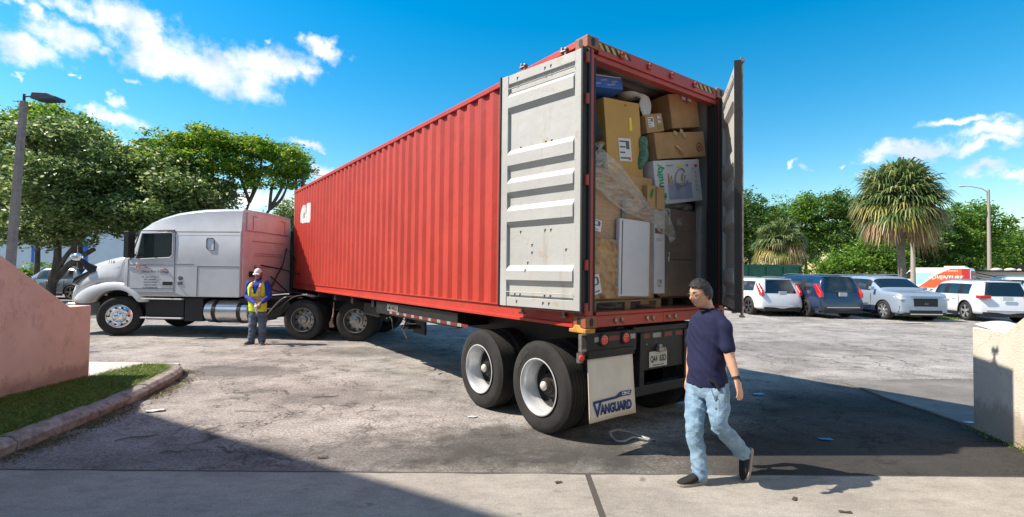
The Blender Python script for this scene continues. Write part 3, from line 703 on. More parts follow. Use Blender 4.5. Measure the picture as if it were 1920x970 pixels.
def dual_wheel(parent, x, y, side, R0=TYR, pale=True):
    """axle along x; side -1 = outer face at -x"""
    w = empty('wheel', (x, y, R0)); w.parent = parent
    def tyre(xo):
        b = MB(); prof = [(.295, 0), (.30, .012), (.345, .004), (.42, -.004), (.465, .006), (.488, .028)]
        # tread with grooves
        for k in range(5):
            u0 = .03+k*.044; prof += [(R0, u0), (R0, u0+.034), (R0-.012, u0+.036), (R0-.012, u0+.042)]
        prof += [(R0, .252), (.488, .255), (.465, .27), (.42, .28), (.345, .272), (.30, .264), (.295, .276)]
        prof2 = [(r, xo-side*0+(-side)*-1*0+(-side)*(-u)) for r, u in prof]
        b.lathe([(r, xo+(-side)*(-1)*-1*0 + (u if side < 0 else -u)) for r, u in prof], 48, 'X')
        return b.build('tyre', M_TYRE, w, smooth=40)
    s = 1 if side < 0 else -1
    tyre(0); tyre(s*.315)
    b = MB()
    if pale:   # outset dish of an inner-offset disc wheel seen deep
        b.lathe([(.306, .002*s), (.312, s*-.008), (.300, s*-.011), (.290, s*.006), (.282, s*.02), (.272, s*.05), (.268, s*.13), (.256, s*.15), (.250, s*.19)], 48, 'X')
    b.build('rim', M_RIMW, w, smooth=40)
    b = MB(); b.lathe([(.262, s*.19), (.24, s*.235), (.18, s*.25), (.15, s*.23), (.12, s*.15), (.085, s*.145), (.08, s*.10), (.01, s*.10)], 32, 'X')
    for i in range(10):
        a_ = 2*math.pi*i/10; b.cyl((s*.25, .175*math.cos(a_), .165*math.sin(a_)), (s*.215, .175*math.cos(a_), .175*math.sin(a_)), .014, n=8)
    b.cyl((s*.085, 0, 0), (s*.13, 0, 0), .07); h = b.build('hub', M_HUBDK, w, smooth=35)
    b = MB(); b.sphere((s*.08, 0, 0), (.035, .05, .05)); b.build('hub_cap', mat('hubcap_white', (.55, .53, .48), .5), w, smooth=180)
    return w
tr = empty('chassis_trailer', (CO.x, CO.y, 0), TH, 'black skeletal trailer carrying the red container on tandem dual wheels', 'trailer')
TOPZ = 1.198
b = MB()
for x in (.62, CW-.62):
    b.bb(x-.06, x+.06, 3.6, 11.6, TOPZ-.16, TOPZ-.02); b.bb(x-.06, x+.06, .1, 3.6, TOPZ-.30, TOPZ-.02)
b.bb(.05, .16, 2.55, 5.6, .955, TOPZ-.03); b.bb(CW-.16, CW-.05, 2.55, 5.6, .955, TOPZ-.03)
for y in (2.6, 3.6, 4.6, 5.5): b.bb(.16, CW-.16, y-.05, y+.05, .98, TOPZ-.04)
b.bb(.35, CW-.35, 9.4, 11.9, TOPZ-.2, TOPZ-.021)
for y in (5.8, 7, 8.2, 9.6, 11.8): b.bb(.05, CW-.05, y-.07, y+.07, TOPZ-.15, TOPZ-.015)
b.build('frame', M_CHASS, tr, bevel=.006)
# reflective tape on the side beam
for i in range(9):
    y = 4.95-i*.30
    b = MB(); b.bb(.046, .0485, y-.11, y, .985, 1.03); b.build('reflective_tape', M_WREF, tr)
    b = MB(); b.bb(.046, .0485, y-.29, y-.12, .985, 1.03); b.build('reflective_tape', M_REDREF, tr)
b = MB(); b.box((.044, 4.82, 1.09), (.006, .46, .115)); idp = b.build('id_plate', M_WREF, tr)
text('DM740053', .115, M_BLK, idp, (.0402, 4.82, 1.09), (0, -1, 0), (0, 0, 1), width=.42, bold=.003)
# running gear
b = MB()
for y in (.75, 1.95):
    b.cyl((.3, y, .5), (CW-.3, y, .5), .065); b.box((CW/2, y, .52), (1.2, .14, .14))
for x in (.62, CW-.62):
    b.bb(x-.05, x+.05, .3, 2.4, .84, .95); b.cyl((x, 1.26, .62), (x, 1.26, .88), .08); b.box((x, .75, .62), (.1, .9, .05)); b.box((x, 1.95, .62), (.1, .9, .05))
b.build('axles', M_CHASS, tr, bevel=.008)
for y in (.75, 1.95):
    dual_wheel(tr, .03, y, -1); dual_wheel(tr, CW-.03, y, 1)
# sidewall lettering on the outer tyres
for y in (.75, 1.95):
    def wr(p, y=y):
        a_ = math.pi/2+(-(p.y-y))/.39; r_ = .385+(p.z-.5)
        return Vector((.024, y+r_*math.cos(a_)*1.0, .505+r_*math.sin(a_)))
    o = text('DOUBLE COIN', .055, mat('sidewall_letter', (.085, .08, .075), .8), tr, (0, y+.36, .505), (0, -1, 0), (0, 0, 1), bold=.001, warp=wr)
# landing gear
b = MB()
for x in (.55, CW-.55):
    b.bb(x-.09, x+.09, 5.05, 5.23, .82, TOPZ-.16); b.bb(x-.06, x+.06, 5.08, 5.20, .72, .82); b.box((x, 5.14, .70), (.26, .34, .05)); b.tube([(x, 5.0, .84), (x, 4.6, 1.0)], .03)
b.tube([(.30, 5.14, .9), (CW-.3, 5.14, .9)], .025); b.tube([(.28, 5.14, .9), (.10, 5.0, .9), (.06, 4.85, .85), (.06, 4.80, .70)], .015)
b.build('landing_gear', M_CHASS, tr, bevel=.006)
b = MB(); b.tube([(.1, 4.6, .95), (.12, 4.3, .86), (.1, 4.0, .88), (.12, 3.8, .96)], .008); b.tube([(.3, 4.9, .95), (.2, 4.5, .92), (.1, 4.5, .75), (.12, 4.35, .60)], .02)
b.build('air_hose', M_BLACKRUB, tr)
b = MB(); b.box((1.1, 5.9, .7), (.05, .55, .5)); b.box((.4, 6.4, .95), (.3, .9, .25)); b.build('tool_box', M_CHASS, tr, bevel=.01)
# rear bolster with lights
Z = lambda w: w+1.203
b = MB(); b.bb(-.0, .73, -.02, .10, Z(-.262), Z(-.045)); b.bb(.73, CW-.73, .02, .14, Z(-.20), Z(-.03)); b.bb(CW-.73, CW, -.02, .10, Z(-.262), Z(-.045)); b.bb(.02, .14, .02, .15, Z(-.045), 1.2028); b.bb(CW-.14, CW-.02, .02, .15, Z(-.045), 1.2028)
b.build('rear_bolster', M_CHASS, tr, bevel=.006)
b = MB(); b.bb(-.075, -.002, -.018, .02, Z(-.215), Z(-.20)); b.bb(-.075, -.066, -.018, .02, Z(-.20), Z(-.06)); b.bb(-.075, -.002, -.018, .02, Z(-.06), Z(-.048)); b.build('side_bracket', M_STEEL, tr)
b = MB(); b.prism([(-.01, 1.16), (.20, 1.16), (.20, 1.195), (.15, 1.20), (.12, 1.235), (.055, 1.235), (.03, 1.205), (-.01, 1.205)], -.035, -.0095, 'YZ'); b.bb(-.035, .10, -.035, -.010, 1.16, 1.203); b.build('twist_lock', mat('twistlock_yellow', (.62, .33, .05), .6, col2=(.3, .12, .04), vscale=10), tr, bevel=.006)
for x in (.225, .545, CW-.545, CW-.225):
    l = MB(); l.lathe([(.066, -.022), (.066, -.042), (.052, -.046), (.052, -.03)], 28, 'Y', (x, 0, Z(-.118))); lo_ = l.build('light_housing', M_BLACKRUB, tr, smooth=40)
    l = MB(); l.lathe([(.052, -.038), (.046, -.045), (.001, -.048)], 28, 'Y', (x, 0, Z(-.118)))
    for k in range(6): l.sphere((x+.028*math.cos(k*1.047), -.046, Z(-.118)+.028*math.sin(k*1.047)), .008, 8, 5)
    l.sphere((x, -.046, Z(-.118)), .008, 8, 5)
    l.build('tail_light', M_LAMPR, lo_, smooth=40)
for x0, x1, m_ in ((.10, .165, M_WREF), (.295, .475, M_REDREF), (.615, .71, M_WREF)):
    for mir in (0, 1):
        a0, a1 = (x0, x1) if not mir else (CW-x1, CW-x0)
        b = MB(); b.bb(a0, a1, -.0245, -.0205, Z(-.135), Z(-.085)); b.build('reflective_tape', m_, tr)
l = MB(); l.bb(-.06, -.01, .02, .06, Z(-.33), Z(-.235)); mk = l.build('marker_bracket', M_STEEL, tr)
l = MB(); l.lathe([(.033, .018), (.033, .0), (.02, -.012), (.001, -.015)], 20, 'Y', (-.035, 0, Z(-.275))); l.build('marker_light', M_LAMPR, mk, smooth=40)
# mudflaps
def flap(x0, x1):
    def fn(u, v):
        x = x0+(x1-x0)*u; z = Z(-.262)-.64*v
        return (x+.02*v*v*u, -.022-.015*math.sin(v*1.9)-.02*v*v+.012*math.sin(u*3.1)*v, z)
    b = MB(); b.grid(fn, 8, 10); o = b.build('mud_flap', M_FLAP, tr, smooth=60); md = o.modifiers.new('s', 'SOLIDIFY'); md.thickness = .008
    b = MB(); b.bb(x0-.01, x1+.01, -.042, -.021, Z(-.29), Z(-.215)); b.build('flap_hanger', M_CHASS, tr)
    for i in range(4): pass
    return o, fn
fo, fn = flap(.01, .665); flap(CW-.665, CW-.01)
def warpf(p):
    u = (p.x-.01)/.655; v = (Z(-.262)-p.z)/.64; q = fn(max(0, min(1, u)), v); return Vector((p.x-.02+(.02*v*v*u), q[1]-.008+(p.y+.0)*.15, p.z))
text('ANGUARD', .125, M_BLUE, fo, (.402, 0, Z(-.80)), (1, 0, .0), (0, 0, 1), width=.45, bold=.006, warp=warpf)
text('V', .185, M_BLUE, fo, (.135, 0, Z(-.795)), (1, 0, 0), (0, 0, 1), width=.125, bold=.006, warp=warpf)
b = MB()
band = [(.07, -.700), (.40, -.692), (.47, -.655), (.635, -.655), (.615, -.705), (.47, -.707), (.41, -.716), (.09, -.724)]
for (x, z) in band: pass
b.add([tuple(warpf(Vector((x, 0, Z(z))))) for x, z in band]+[tuple(warpf(Vector((x, .0, Z(z))))+Vector((0, .003, 0))) for x, z in band], [(0, 1, 6, 7), (1, 2, 5, 6), (2, 3, 4, 5)])
b.build('logo', M_BLUE, fo, fix=False)
text('CIMC', .045, M_WHITEP, fo, (.545, -.0, Z(-.680)), (1, 0, 0), (0, 0, 1), width=.12, bold=.002, warp=lambda p: warpf(p)+Vector((0, -.004, 0)))
# under-ride guard with licence plate
b = MB(); b.bb(.80, CW-.80, .0, .03, Z(-.50), Z(-.09)); b.prism([(.80, Z(-.09)), (.86, Z(-.09)), (.86, Z(-.70)), (.78, Z(-.70))], -.02, .06, 'XZ'); b.prism([(CW-.80, Z(-.09)), (CW-.86, Z(-.09)), (CW-.86, Z(-.70)), (CW-.78, Z(-.70))], -.02, .06, 'XZ')
b.bb(.30, CW-.30, -.015, .085, Z(-.76), Z(-.655)); b.build('under_ride_guard', M_CHASS, tr, bevel=.006)
for i in range(5):
    x = .92+i*.2
    b = MB(); b.bb(x-.05-.045, x+.045, -.0045, -.0005, Z(-.155), Z(-.105)); b.build('reflective_tape', M_REDREF if i % 2 == 0 or i == 3 else M_WREF, tr)
b = MB(); b.bb(.955, 1.265, -.012, -.004, Z(-.475), Z(-.305)); lp = b.build('licence_plate', mat('plate_white', (.52, .50, .44), .5, var=.1, vscale=12), tr, bevel=.006)
text('QA4', .095, M_BLK, lp, (1.032, -.0125, Z(-.388)), (1, 0, 0), (0, 0, 1), width=.115, bold=.002)
text('6SD', .095, M_BLK, lp, (1.188, -.0125, Z(-.388)), (1, 0, 0), (0, 0, 1), width=.115, bold=.002)
text('SUNSHINE STATE', .02, M_BLK, lp, (1.11, -.0125, Z(-.455)), (1, 0, 0), (0, 0, 1), width=.2)
b = MB(); b.box((1.13, -.03, Z(-.285)), (.12, .06, .05)); b.box((1.115, -.025, Z(-.25)), (.05, .04, .04)); b.build('plate_lamp', M_STEEL, tr, bevel=.008)
b = MB(); b.cyl((.92, -.002, Z(-.22)), (.92, -.006, Z(-.22)), .009, n=10); b.build('bolt', M_WREF, tr)
# ------------------------------------------------------------------ cargo (positions in the container's own frame)
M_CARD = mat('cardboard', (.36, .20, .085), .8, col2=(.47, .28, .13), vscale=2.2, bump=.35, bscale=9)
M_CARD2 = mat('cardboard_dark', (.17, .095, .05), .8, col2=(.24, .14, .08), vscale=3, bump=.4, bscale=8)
M_CARDY = mat('cardboard_orange', (.50, .285, .075), .75, col2=(.56, .33, .10), vscale=1.5, bump=.15, bscale=6)
M_PAPERBR = mat('wrapping_paper', (.36, .21, .09), .5, col2=(.54, .35, .17), vscale=4, bump=1.0, bscale=9)
M_LABEL = mat('label_white', (.66, .66, .65), .5); M_PRINT = mat('label_print', (.10, .10, .11), .6)
M_TAPE = mat('packing_tape', (.45, .30, .16), .25)
M_WCART = mat('white_carton', (.58, .58, .60), .5, var=.06, vscale=3, bump=.25, bscale=7)
def film_mat(name, a):
    m = bpy.data.materials.new(name); m.use_nodes = True; N, L = m.node_tree.nodes, m.node_tree.links; b = N['Principled BSDF']
    b.inputs['Base Color'].default_value = (.72, .68, .62, 1); b.inputs['Roughness'].default_value = .22
    t = N.new('ShaderNodeTexCoord'); mp = N.new('ShaderNodeMapping'); mp.inputs['Rotation'].default_value = (0, R(-38) if 'drape' in name else 0, 0); mp.inputs['Scale'].default_value = (2.2, 2.2, 9); L.new(t.outputs['Object'], mp.inputs[0])
    n = N.new('ShaderNodeTexNoise'); n.inputs['Scale'].default_value = 2.6; n.inputs['Detail'].default_value = 7; n.inputs['Roughness'].default_value = .7; n.inputs['Distortion'].default_value = .6; L.new(mp.outputs[0], n.inputs['Vector'])
    r = N.new('ShaderNodeMapRange'); L.new(n.outputs['Fac'], r.inputs['Value']); r.inputs['From Min'].default_value = .38; r.inputs['From Max'].default_value = .68; r.inputs['To Min'].default_value = a*.45; r.inputs['To Max'].default_value = min(1, a*1.75)
    L.new(r.outputs[0], b.inputs['Alpha']); bp = N.new('ShaderNodeBump'); bp.inputs['Strength'].default_value = .8; bp.inputs['Distance'].default_value = .02; L.new(n.outputs['Fac'], bp.inputs['Height']); L.new(bp.outputs[0], b.inputs['Normal'])
    return m
M_FILM = film_mat('stretch_film', .11); M_DRAPE = film_mat('drape_film', .24)
MC = Matrix.Translation(CO) @ Matrix.Rotation(TH, 4, 'Z')
def crumple(o, amp, sc, seed=0, zst=1):
    for v in o.data.vertices:
        p = v.co; d = noise.noise_vector((p.x*sc+seed, p.y*sc, p.z*sc*zst))
        v.co += Vector(d)*amp
def carton(name, u, v, w, du, dv, dw, m, label, cat='carton', tilt=0, yaw=0, group=None, sub=5, amp=.006, flaps=True, pitch=0):
    """u,v,w = centre of the box in container frame; tilt turns it in the u-w plane"""
    e = empty(name, (0, 0, 0), 0, label, cat, group)
    e.matrix_world = MC @ Matrix.Translation((u, v, w)) @ Matrix.Rotation(R(yaw), 4, 'Z') @ Matrix.Rotation(R(-tilt), 4, 'Y') @ Matrix.Rotation(R(pitch), 4, 'X') @ Matrix.Translation((0, 0, -dw/2))
    b = MB(); b.bb(-du/2, du/2, -dv/2, dv/2, 0, dw); o = b.build('shell', m, e)
    bm = bmesh.new(); bm.from_mesh(o.data); bmesh.ops.subdivide_edges(bm, edges=bm.edges[:], cuts=sub, use_grid_fill=True); bm.to_mesh(o.data); bm.free()
    sd = random.random()*50
    if amp: crumple(o, amp, 3.5, sd)
    md = o.modifiers.new('b', 'BEVEL'); md.width = .006; md.segments = 2; md.limit_method = 'ANGLE'; md.angle_limit = R(50)
    if flaps:
        t = MB(); t.bb(-.025, .025, -dv/2-.0075-amp*.6, -dv/2-.003, dw*.80, dw+.002); t.build('tape', M_TAPE, e)
    e['_d'] = 0
    del e['_d']
    return e
def sticker(e, x, z, sx, sz, y, m=None, rot=0, lines=3, name='label_sticker', prt=None):
    b = MB(); rm = Matrix.Rotation(R(rot), 3, 'Y')
    b.box((x, y, z), (sx, .0015, sz), rm); o = b.build(name, m or M_LABEL, e)
    if lines:
        p = MB(); random.seed(int(x*100+z*37+5))
        for i in range(lines):
            zz = sz*.36-i*sz*.72/max(1, lines-1) if lines > 1 else 0; wd = sx*random.uniform(.4, .8)
            q = rm @ Vector((-(sx*.42-wd/2), -.0012, zz)); p.box(Vector((x, y, z))+q, (wd, .0008, sz*.07), rm)
        q = rm @ Vector((sx*.22, -.0012, sz*.18)); p.box(Vector((x, y, z))+q, (sx*.28, .0008, sz*.3), rm)
        p.build('print', prt or M_PRINT, o)
    return o
# pallets
def pallet(u0, u1, v0, v1, label):
    e = empty('wooden_pallet', MC @ Vector(((u0+u1)/2, (v0+v1)/2, .152)), TH, label, 'pallet'); W_, D_ = u1-u0, v1-v0
    m = mat('pallet_wood', (.15, .10, .05), .85, col2=(.26, .18, .09), vscale=5, bump=.5, bscale=20)
    b = MB()
    for i in range(6): b.bb(-W_/2, W_/2, -D_/2+i*(D_-.09)/5, -D_/2+i*(D_-.09)/5+.09, .085, .103)
    b.build('deck_board', m, e, bevel=.003)
    for x in (-W_/2+.045, 0, W_/2-.045):
        b = MB()
        for y in (-D_/2+.05, 0, D_/2-.05): b.box((x, y, .05), (.09, .10, .068))
        b.bb(x-.045, x+.045, -D_/2, D_/2, .0, .0155); b.build('stringer', m, e, bevel=.003)
pallet(.18, 1.33, .12, 1.2, 'wooden pallet under the left wrapped cargo stack')
pallet(1.36, 2.30, .35, 1.5, 'wooden pallet under the right wrapped cargo stack')
# left stack
e = carton('wrapped_carton', .70, .66, .95, 1.06, .98, 1.38, M_CARD, 'huge brown carton wrapped in clear film on the left pallet', amp=.012, sub=9, flaps=False)
b = MB()
def crinkle(u, v):
    x = -.53+.47*u; z = .02+.62*v; s1 = noise.noise((x*14+z*9, z*11, 2)); s2 = noise.noise((x*30, z*7+x*8, 9)); d = .055*s1+.035*abs(s2)
    return (x, -.515-.02-abs(d)*1.1+.01, z)
b.grid(crinkle, 40, 48); pw = b.build('paper_wrap', M_PAPERBR, e, smooth=180); pw['label'] = 'crumpled brown wrapping paper'
sticker(e, -.40, .78, .13, .12, -.515, rot=8); sticker(e, -.47, .17, .10, .20, -.585, rot=-14)
sticker(e, .02, .92, .07, .42, -.512, m=mat('print_grey', (.22, .18, .15), .7), lines=0, name='printed_mark')
b = MB()
for k in range(14):
    x0, x1 = -.52, .52
    b.add([(x0, -.522-.004*(k % 3), .66+k*.028), (x1, -.522-.004*(k % 3), .60+k*.040), (x1, -.522-.004*(k % 3), .606+k*.040+.002*k), (x0, -.522-.004*(k % 3), .664+k*.028)], [(0, 1, 2, 3)])
b.build('film_crease', M_FILM, e)
e = carton('white_panel_box', .83, .115, .71, .50, .05, .83, M_WCART, 'flat white carton standing upright against the left wrapped stack', 'box', tilt=-1.2, amp=.002, flaps=False)
b = MB(); b.bb(-.215, -.20, -.0275, -.0258, .02, .81); b.build('edge_line', M_PRINT, e)
e = carton('tall_brown_carton', 1.20, .26, .74, .23, .10, 1.10, M_CARD, 'tall brown carton behind the narrow white one, between the two stacks', amp=.004, flaps=False)
e = carton('narrow_white_carton', 1.31, .155, .81, .19, .06, .99, M_WCART, 'tall narrow printed white carton between the two wrapped stacks', 'box', amp=.003, flaps=False)
sticker(e, .0, .12, .08, .09, -.0335, lines=2, m=mat('print_pale', (.45, .44, .42), .6)); sticker(e, -.02, .72, .14, .06, -.0335, m=mat('print_brown', (.18, .09, .07), .6), lines=0, name='printed_picture'); sticker(e, -.01, .62, .10, .04, -.0335, m=mat('print_pale', (.45, .44, .42), .6), lines=0, name='printed_mark')
# draped film from the peak down to the right
b = MB()
up_ = [(.13, 1.70), (.22, 1.79), (.30, 1.83), (.41, 1.79), (.62, 1.69), (.84, 1.53), (1.07, 1.34), (1.24, 1.30), (1.40, 1.29), (1.50, 1.18), (1.60, 1.0)]
lo_ = [(.13, 1.42), (.20, 1.41), (.28, 1.38), (.41, 1.33), (.62, 1.23), (.79, 1.17), (1.02, 1.14), (1.19, 1.11), (1.28, 1.02), (1.42, 1.0), (1.57, .97)]
U_, L_ = catmull(up_, 8), catmull(lo_, 8)
def drape(u, v):
    i = min(len(U_)-1, int(round(u*(len(U_)-1)))); a_, c_2 = U_[i], L_[i]
    x = a_[0]+(c_2[0]-a_[0])*v; z = a_[1]+(c_2[1]-a_[1])*v
    f_ = .040*noise.noise((u*3, v*9+u*1.5, 3))+.022*noise.noise((u*7, v*26, 8))
    return (x, .090-.05*math.sin(v*3.14)*math.sin(u*3.0+.2)+f_+.03*u, z+.012*noise.noise((u*9, v*5, 1)))
b.grid(drape, len(U_)-1, 40)
fl = b.build('film_drape', M_DRAPE, None, smooth=180, fix=False); fl.matrix_world = MC; fl.name = 'plastic_film'
tag(fl, 'loose clear plastic film draped diagonally across the left wrapped stack', 'plastic film')
md = fl.modifiers.new('s', 'SOLIDIFY'); md.thickness = .001
b = MB()
for k in range(9):
    a0 = k*2*math.pi/9
for i in range(1):
    n = 18; ring = lambda r, z, dx=0: [(.29+dx+r*math.cos(2*math.pi*j/n)*(1+.25*math.sin(3*j)), .10+r*.6*math.sin(2*math.pi*j/n), z) for j in range(n)]
    b.loft([ring(.03, 1.80), ring(.022, 1.835), ring(.04, 1.86, -.005), ring(.075, 1.888, -.01)], cap=False)
kn = b.build('plastic_film_knot', M_DRAPE, fl, smooth=180); kn.name = 'film_knot'; kn.parent = fl
# tall orange carton, left
e = carton('tall_orange_carton', .90, .45, 2.00, .60, .30, 1.02, M_CARDY, 'tall orange-brown carton standing above the left stack, with a yellow sticker', tilt=5.5, yaw=0, amp=.003, flaps=False)
sticker(e, .12, .76, .045, .15, -.155, m=mat('label_yellow', (.80, .66, .04), .5), lines=0); sticker(e, .0, .46, .21, .26, -.155, rot=-1, lines=4)
sticker(e, .05, .97, .02, .02, -.155, m=M_PRINT, lines=0, name='hole')
sticker(e, .07, .36, .03, .03, -.158, m=mat('label_red', (.55, .03, .05), .5), lines=0, name='red_mark')
# carton behind it at the left wall
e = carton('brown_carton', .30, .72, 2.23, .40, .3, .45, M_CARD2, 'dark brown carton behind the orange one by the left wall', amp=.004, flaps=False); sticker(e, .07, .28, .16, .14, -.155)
# blue box on top
e = carton('blue_box', .55, .45, 2.62, .56, .34, .14, mat('blue_carton', (.035, .12, .42), .45, col2=(.05, .17, .55), vscale=4), 'flat blue printed box lying on top of the left cargo', 'box', tilt=7, yaw=-4, amp=.003, flaps=False, pitch=-8)
for k, (x, z, w_) in enumerate([(-.18, .08, .12), (.0, .085, .10), (.16, .08, .10), (-.1, .04, .10), (.10, .04, .12)]): sticker(e, x, z, w_, .018, -.1755, m=mat('blue_print', (.22, .38, .68), .5), lines=0, rot=-8, name='printed_mark')
b = MB(); b.bb(-.27, .27, -.1755, -.1745, .128, .138); b.build('white_edge', M_LABEL, e)
# folded white cloth
def blob(name, pts, m, label, cat, amp=.02, sc=5, vox=.012):
    b = MB()
    for c, r in pts: b.sphere(c, r, 14, 10)
    o = b.build(name, m); remesh(o, vox, 3); crumple(o, amp, sc, random.random()*9); o.data.polygons.foreach_set('use_smooth', [True]*len(o.data.polygons)); o.matrix_world = MC; tag(o, label, cat); return o
blob('folded_cloth', [((1.14, .46, 2.66), (.16, .14, .035)), ((1.24, .34, 2.64), (.10, .05, .03)), ((1.23, .31, 2.53), (.07, .018, .13)), ((1.32, .31, 2.54), (.07, .018, .13)), ((1.28, .305, 2.44), (.10, .018, .06))], mat('towel_white', (.50, .50, .48), .95, bump=.6, bscale=60, var=.1, vscale=8), 'folded off-white cloth hanging over the top of the cargo', 'cloth')
e = carton('small_carton', 1.415, .42, 2.35, .33, .28, .22, M_CARD, 'small carton with printed labels between the orange and upper right cartons', tilt=15, yaw=0, amp=.003, flaps=False)
sticker(e, -.075, .125, .11, .12, -.1445, lines=4); sticker(e, .09, .175, .06, .04, -.1445, lines=2); sticker(e, .09, .12, .06, .035, -.1445, lines=2); sticker(e, .09, .055, .09, .05, -.1445, m=mat('print_green', (.30, .27, .08), .7), lines=0, name='printed_mark')
e = carton('large_carton', 1.98, .46, 2.60, .56, .42, .42, M_CARD, 'large brown carton leaning in the top right corner of the cargo', tilt=11, yaw=-2, amp=.009)
sticker(e, -.01, .38, .075, .07, -.2255, lines=0, rot=14); sticker(e, .10, .365, .09, .07, -.2255, lines=0, rot=14)
b = MB(); b.add([(.025, -.2285, .405), (.075, -.2285, .41), (.045, -.2285, .29)], [(0, 1, 2)]); b.build('torn_gap', M_PRINT, e)
e = carton('wide_carton', 1.80, .38, 2.125, .92, .42, .315, M_CARD, 'wide brown carton with a round red logo under the upper right carton', tilt=10, yaw=-4, amp=.008, flaps=False)
MR = mat('logo_red', (.34, .05, .035), .6); ML = MB(); ML.lathe([(.056, -.2185), (.040, -.2185)], 28, 'Y', (.33, 0, .12)); ML.lathe([(.019, -.2185), (.0001, -.2185)], 20, 'Y', (.33, 0, .12)); ML.build('logo', MR, e)
b = MB(); b.grid(lambda u, v: (-.12+.13*u+.02*v, -.222-.02*math.sin(u*3), .14-.12*u+.02*v), 6, 2); b.build('loose_tape', M_TAPE, e)
for x, z in ((-.10, .30), (.02, .32), (.07, .27)): sticker(e, x, z, .06, .05, -.219, m=mat('scuff', (.46, .32, .2), .8), lines=0, rot=20, name='scuff')
# white printed box
e = carton('baby_seat_box', 1.75, .37, 1.67, .86, .40, .52, M_WCART, 'white printed box showing a baby seat, in the middle right of the cargo', 'box', tilt=9, yaw=-3, amp=.003, flaps=False)
text('ingenuity', .15, mat('print_mint', (.02, .42, .20), .5), e, (-.335, -.2045, .225), (0, 0, 1), (-1, 0, 0), width=.50, bold=.004)
b = MB(); b.bb(-.21, .23, -.2058, -.2045, .05, .24); pic = b.build('printed_picture', mat('print_bluegrey', (.27, .31, .42), .6, var=.15, vscale=6), e)
def pline(pts, r, m, nm): b = MB(); b.tube([(x, -.2065, z) for x, z in pts], r, 6); return b.build(nm, m, pic)
MG = mat('print_grey2', (.25, .26, .28), .6)
pline([(.02+.13*math.cos(a*.35+.2)*(.75), .30+.10*math.sin(a*.35+.2)+.04*math.cos(a*.35)) for a in range(18)], .009, MG, 'printed_seat')
pline([(-.06, .24), (.0, .21), (.08, .21), (.16, .26)], .012, MG, 'printed_seat'); pline([(-.05, .22), (-.06, .17), (.04, .20)], .008, MG, 'printed_seat')
b = MB(); b.sphere((.07, -.2058, .335), (.02, .003, .022), 10, 6); b.sphere((.055, -.2058, .29), (.022, .003, .035), 10, 6); b.build('printed_figure', mat('print_skin', (.45, .24, .16), .6), pic)
pline([(-.20, .24), (-.19, .36), (-.185, .25), (-.14, .33), (-.125, .25), (-.2, .25)], .006, mat('print_ochre', (.45, .28, .06), .6), 'printed_frame')
for x, z, c, s_ in ((.35, .44, 'label_red', .05), (.02, .455, 'label_yellow', .06), (.18, .45, 'print_grey', .04), (.26, .30, 'label_yellow', .02), (.28, .40, 'print_grey2', .02)): sticker(e, x, z, s_, s_*.7, -.2045, m=_mats[c], lines=0, name='printed_mark')
for k in range(5): sticker(e, .33, .36-k*.055, .04, .03, -.2045, m=mat('print_pale', (.45, .44, .42), .6), lines=0, name='printed_mark')
sticker(e, -.15, .455, .12, .015, -.2045, m=MG, lines=0, name='printed_mark')
e = carton('small_brown_carton', 1.20, .20, 1.41, .30, .22, .26, M_CARD, 'small brown carton with green tape at the middle of the cargo', tilt=0, yaw=-2, amp=.003, flaps=False)
b = MB(); b.bb(-.012, .010, -.1135, -.1118, 0, .25); b.build('edge_line', M_CARD2, e)
b = MB(); b.box((-.075, -.114, .17), (.035, .003, .10), Matrix.Rotation(R(18), 3, 'Y')); b.build('green_tape', mat('tape_green', (.01, .20, .05), .4), e)
# soft goods
blob('black_bag', [((.33, .32, 2.12), (.14, .12, .14)), ((.36, .30, 2.02), (.14, .12, .10)), ((.27, .32, 1.93), (.10, .10, .14))], mat('black_cloth', (.015, .015, .017), .75, bump=.5, bscale=25), 'black soft bag stuffed beside the orange carton', 'bag', .03)
b = MB(); b.box((.38, .30, 1.90), (.10, .02, .22), Matrix.Rotation(R(15), 3, 'Y')); o = b.build('grey_panel', mat('grey_plastic', (.13, .13, .14), .5), None, bevel=.004); o.matrix_world = MC; tag(o, 'small grey plastic panel under the black bag', 'panel')
blob('green_bag', [((1.19, .30, 2.06), (.05, .08, .10)), ((1.20, .28, 1.93), (.05, .08, .12)), ((1.17, .30, 1.84), (.04, .07, .08))], mat('green_cloth', (.05, .13, .09), .9, col2=(.16, .30, .22), vscale=40), 'green patterned bag squeezed right of the orange carton', 'bag')
# right stack
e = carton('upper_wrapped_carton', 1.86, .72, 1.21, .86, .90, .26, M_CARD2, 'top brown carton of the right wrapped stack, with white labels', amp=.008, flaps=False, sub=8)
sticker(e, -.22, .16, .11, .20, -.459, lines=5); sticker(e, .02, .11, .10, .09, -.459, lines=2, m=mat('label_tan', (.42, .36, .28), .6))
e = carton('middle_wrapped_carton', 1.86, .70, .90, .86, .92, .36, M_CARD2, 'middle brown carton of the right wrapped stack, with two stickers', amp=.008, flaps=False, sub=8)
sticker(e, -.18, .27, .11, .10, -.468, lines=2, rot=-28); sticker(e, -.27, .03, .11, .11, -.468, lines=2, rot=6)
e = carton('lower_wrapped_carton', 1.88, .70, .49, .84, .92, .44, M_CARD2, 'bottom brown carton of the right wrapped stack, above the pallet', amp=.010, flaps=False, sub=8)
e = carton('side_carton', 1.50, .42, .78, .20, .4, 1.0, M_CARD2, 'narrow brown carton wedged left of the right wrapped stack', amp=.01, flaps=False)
e = carton('narrow_grey_carton', 2.28, .22, .92, .13, .08, .98, mat('pale_grey_carton', (.28, .26, .26), .6, var=.1, vscale=4), 'tall narrow grey carton at the right edge of the cargo', 'box', tilt=-1, amp=.004, flaps=False)
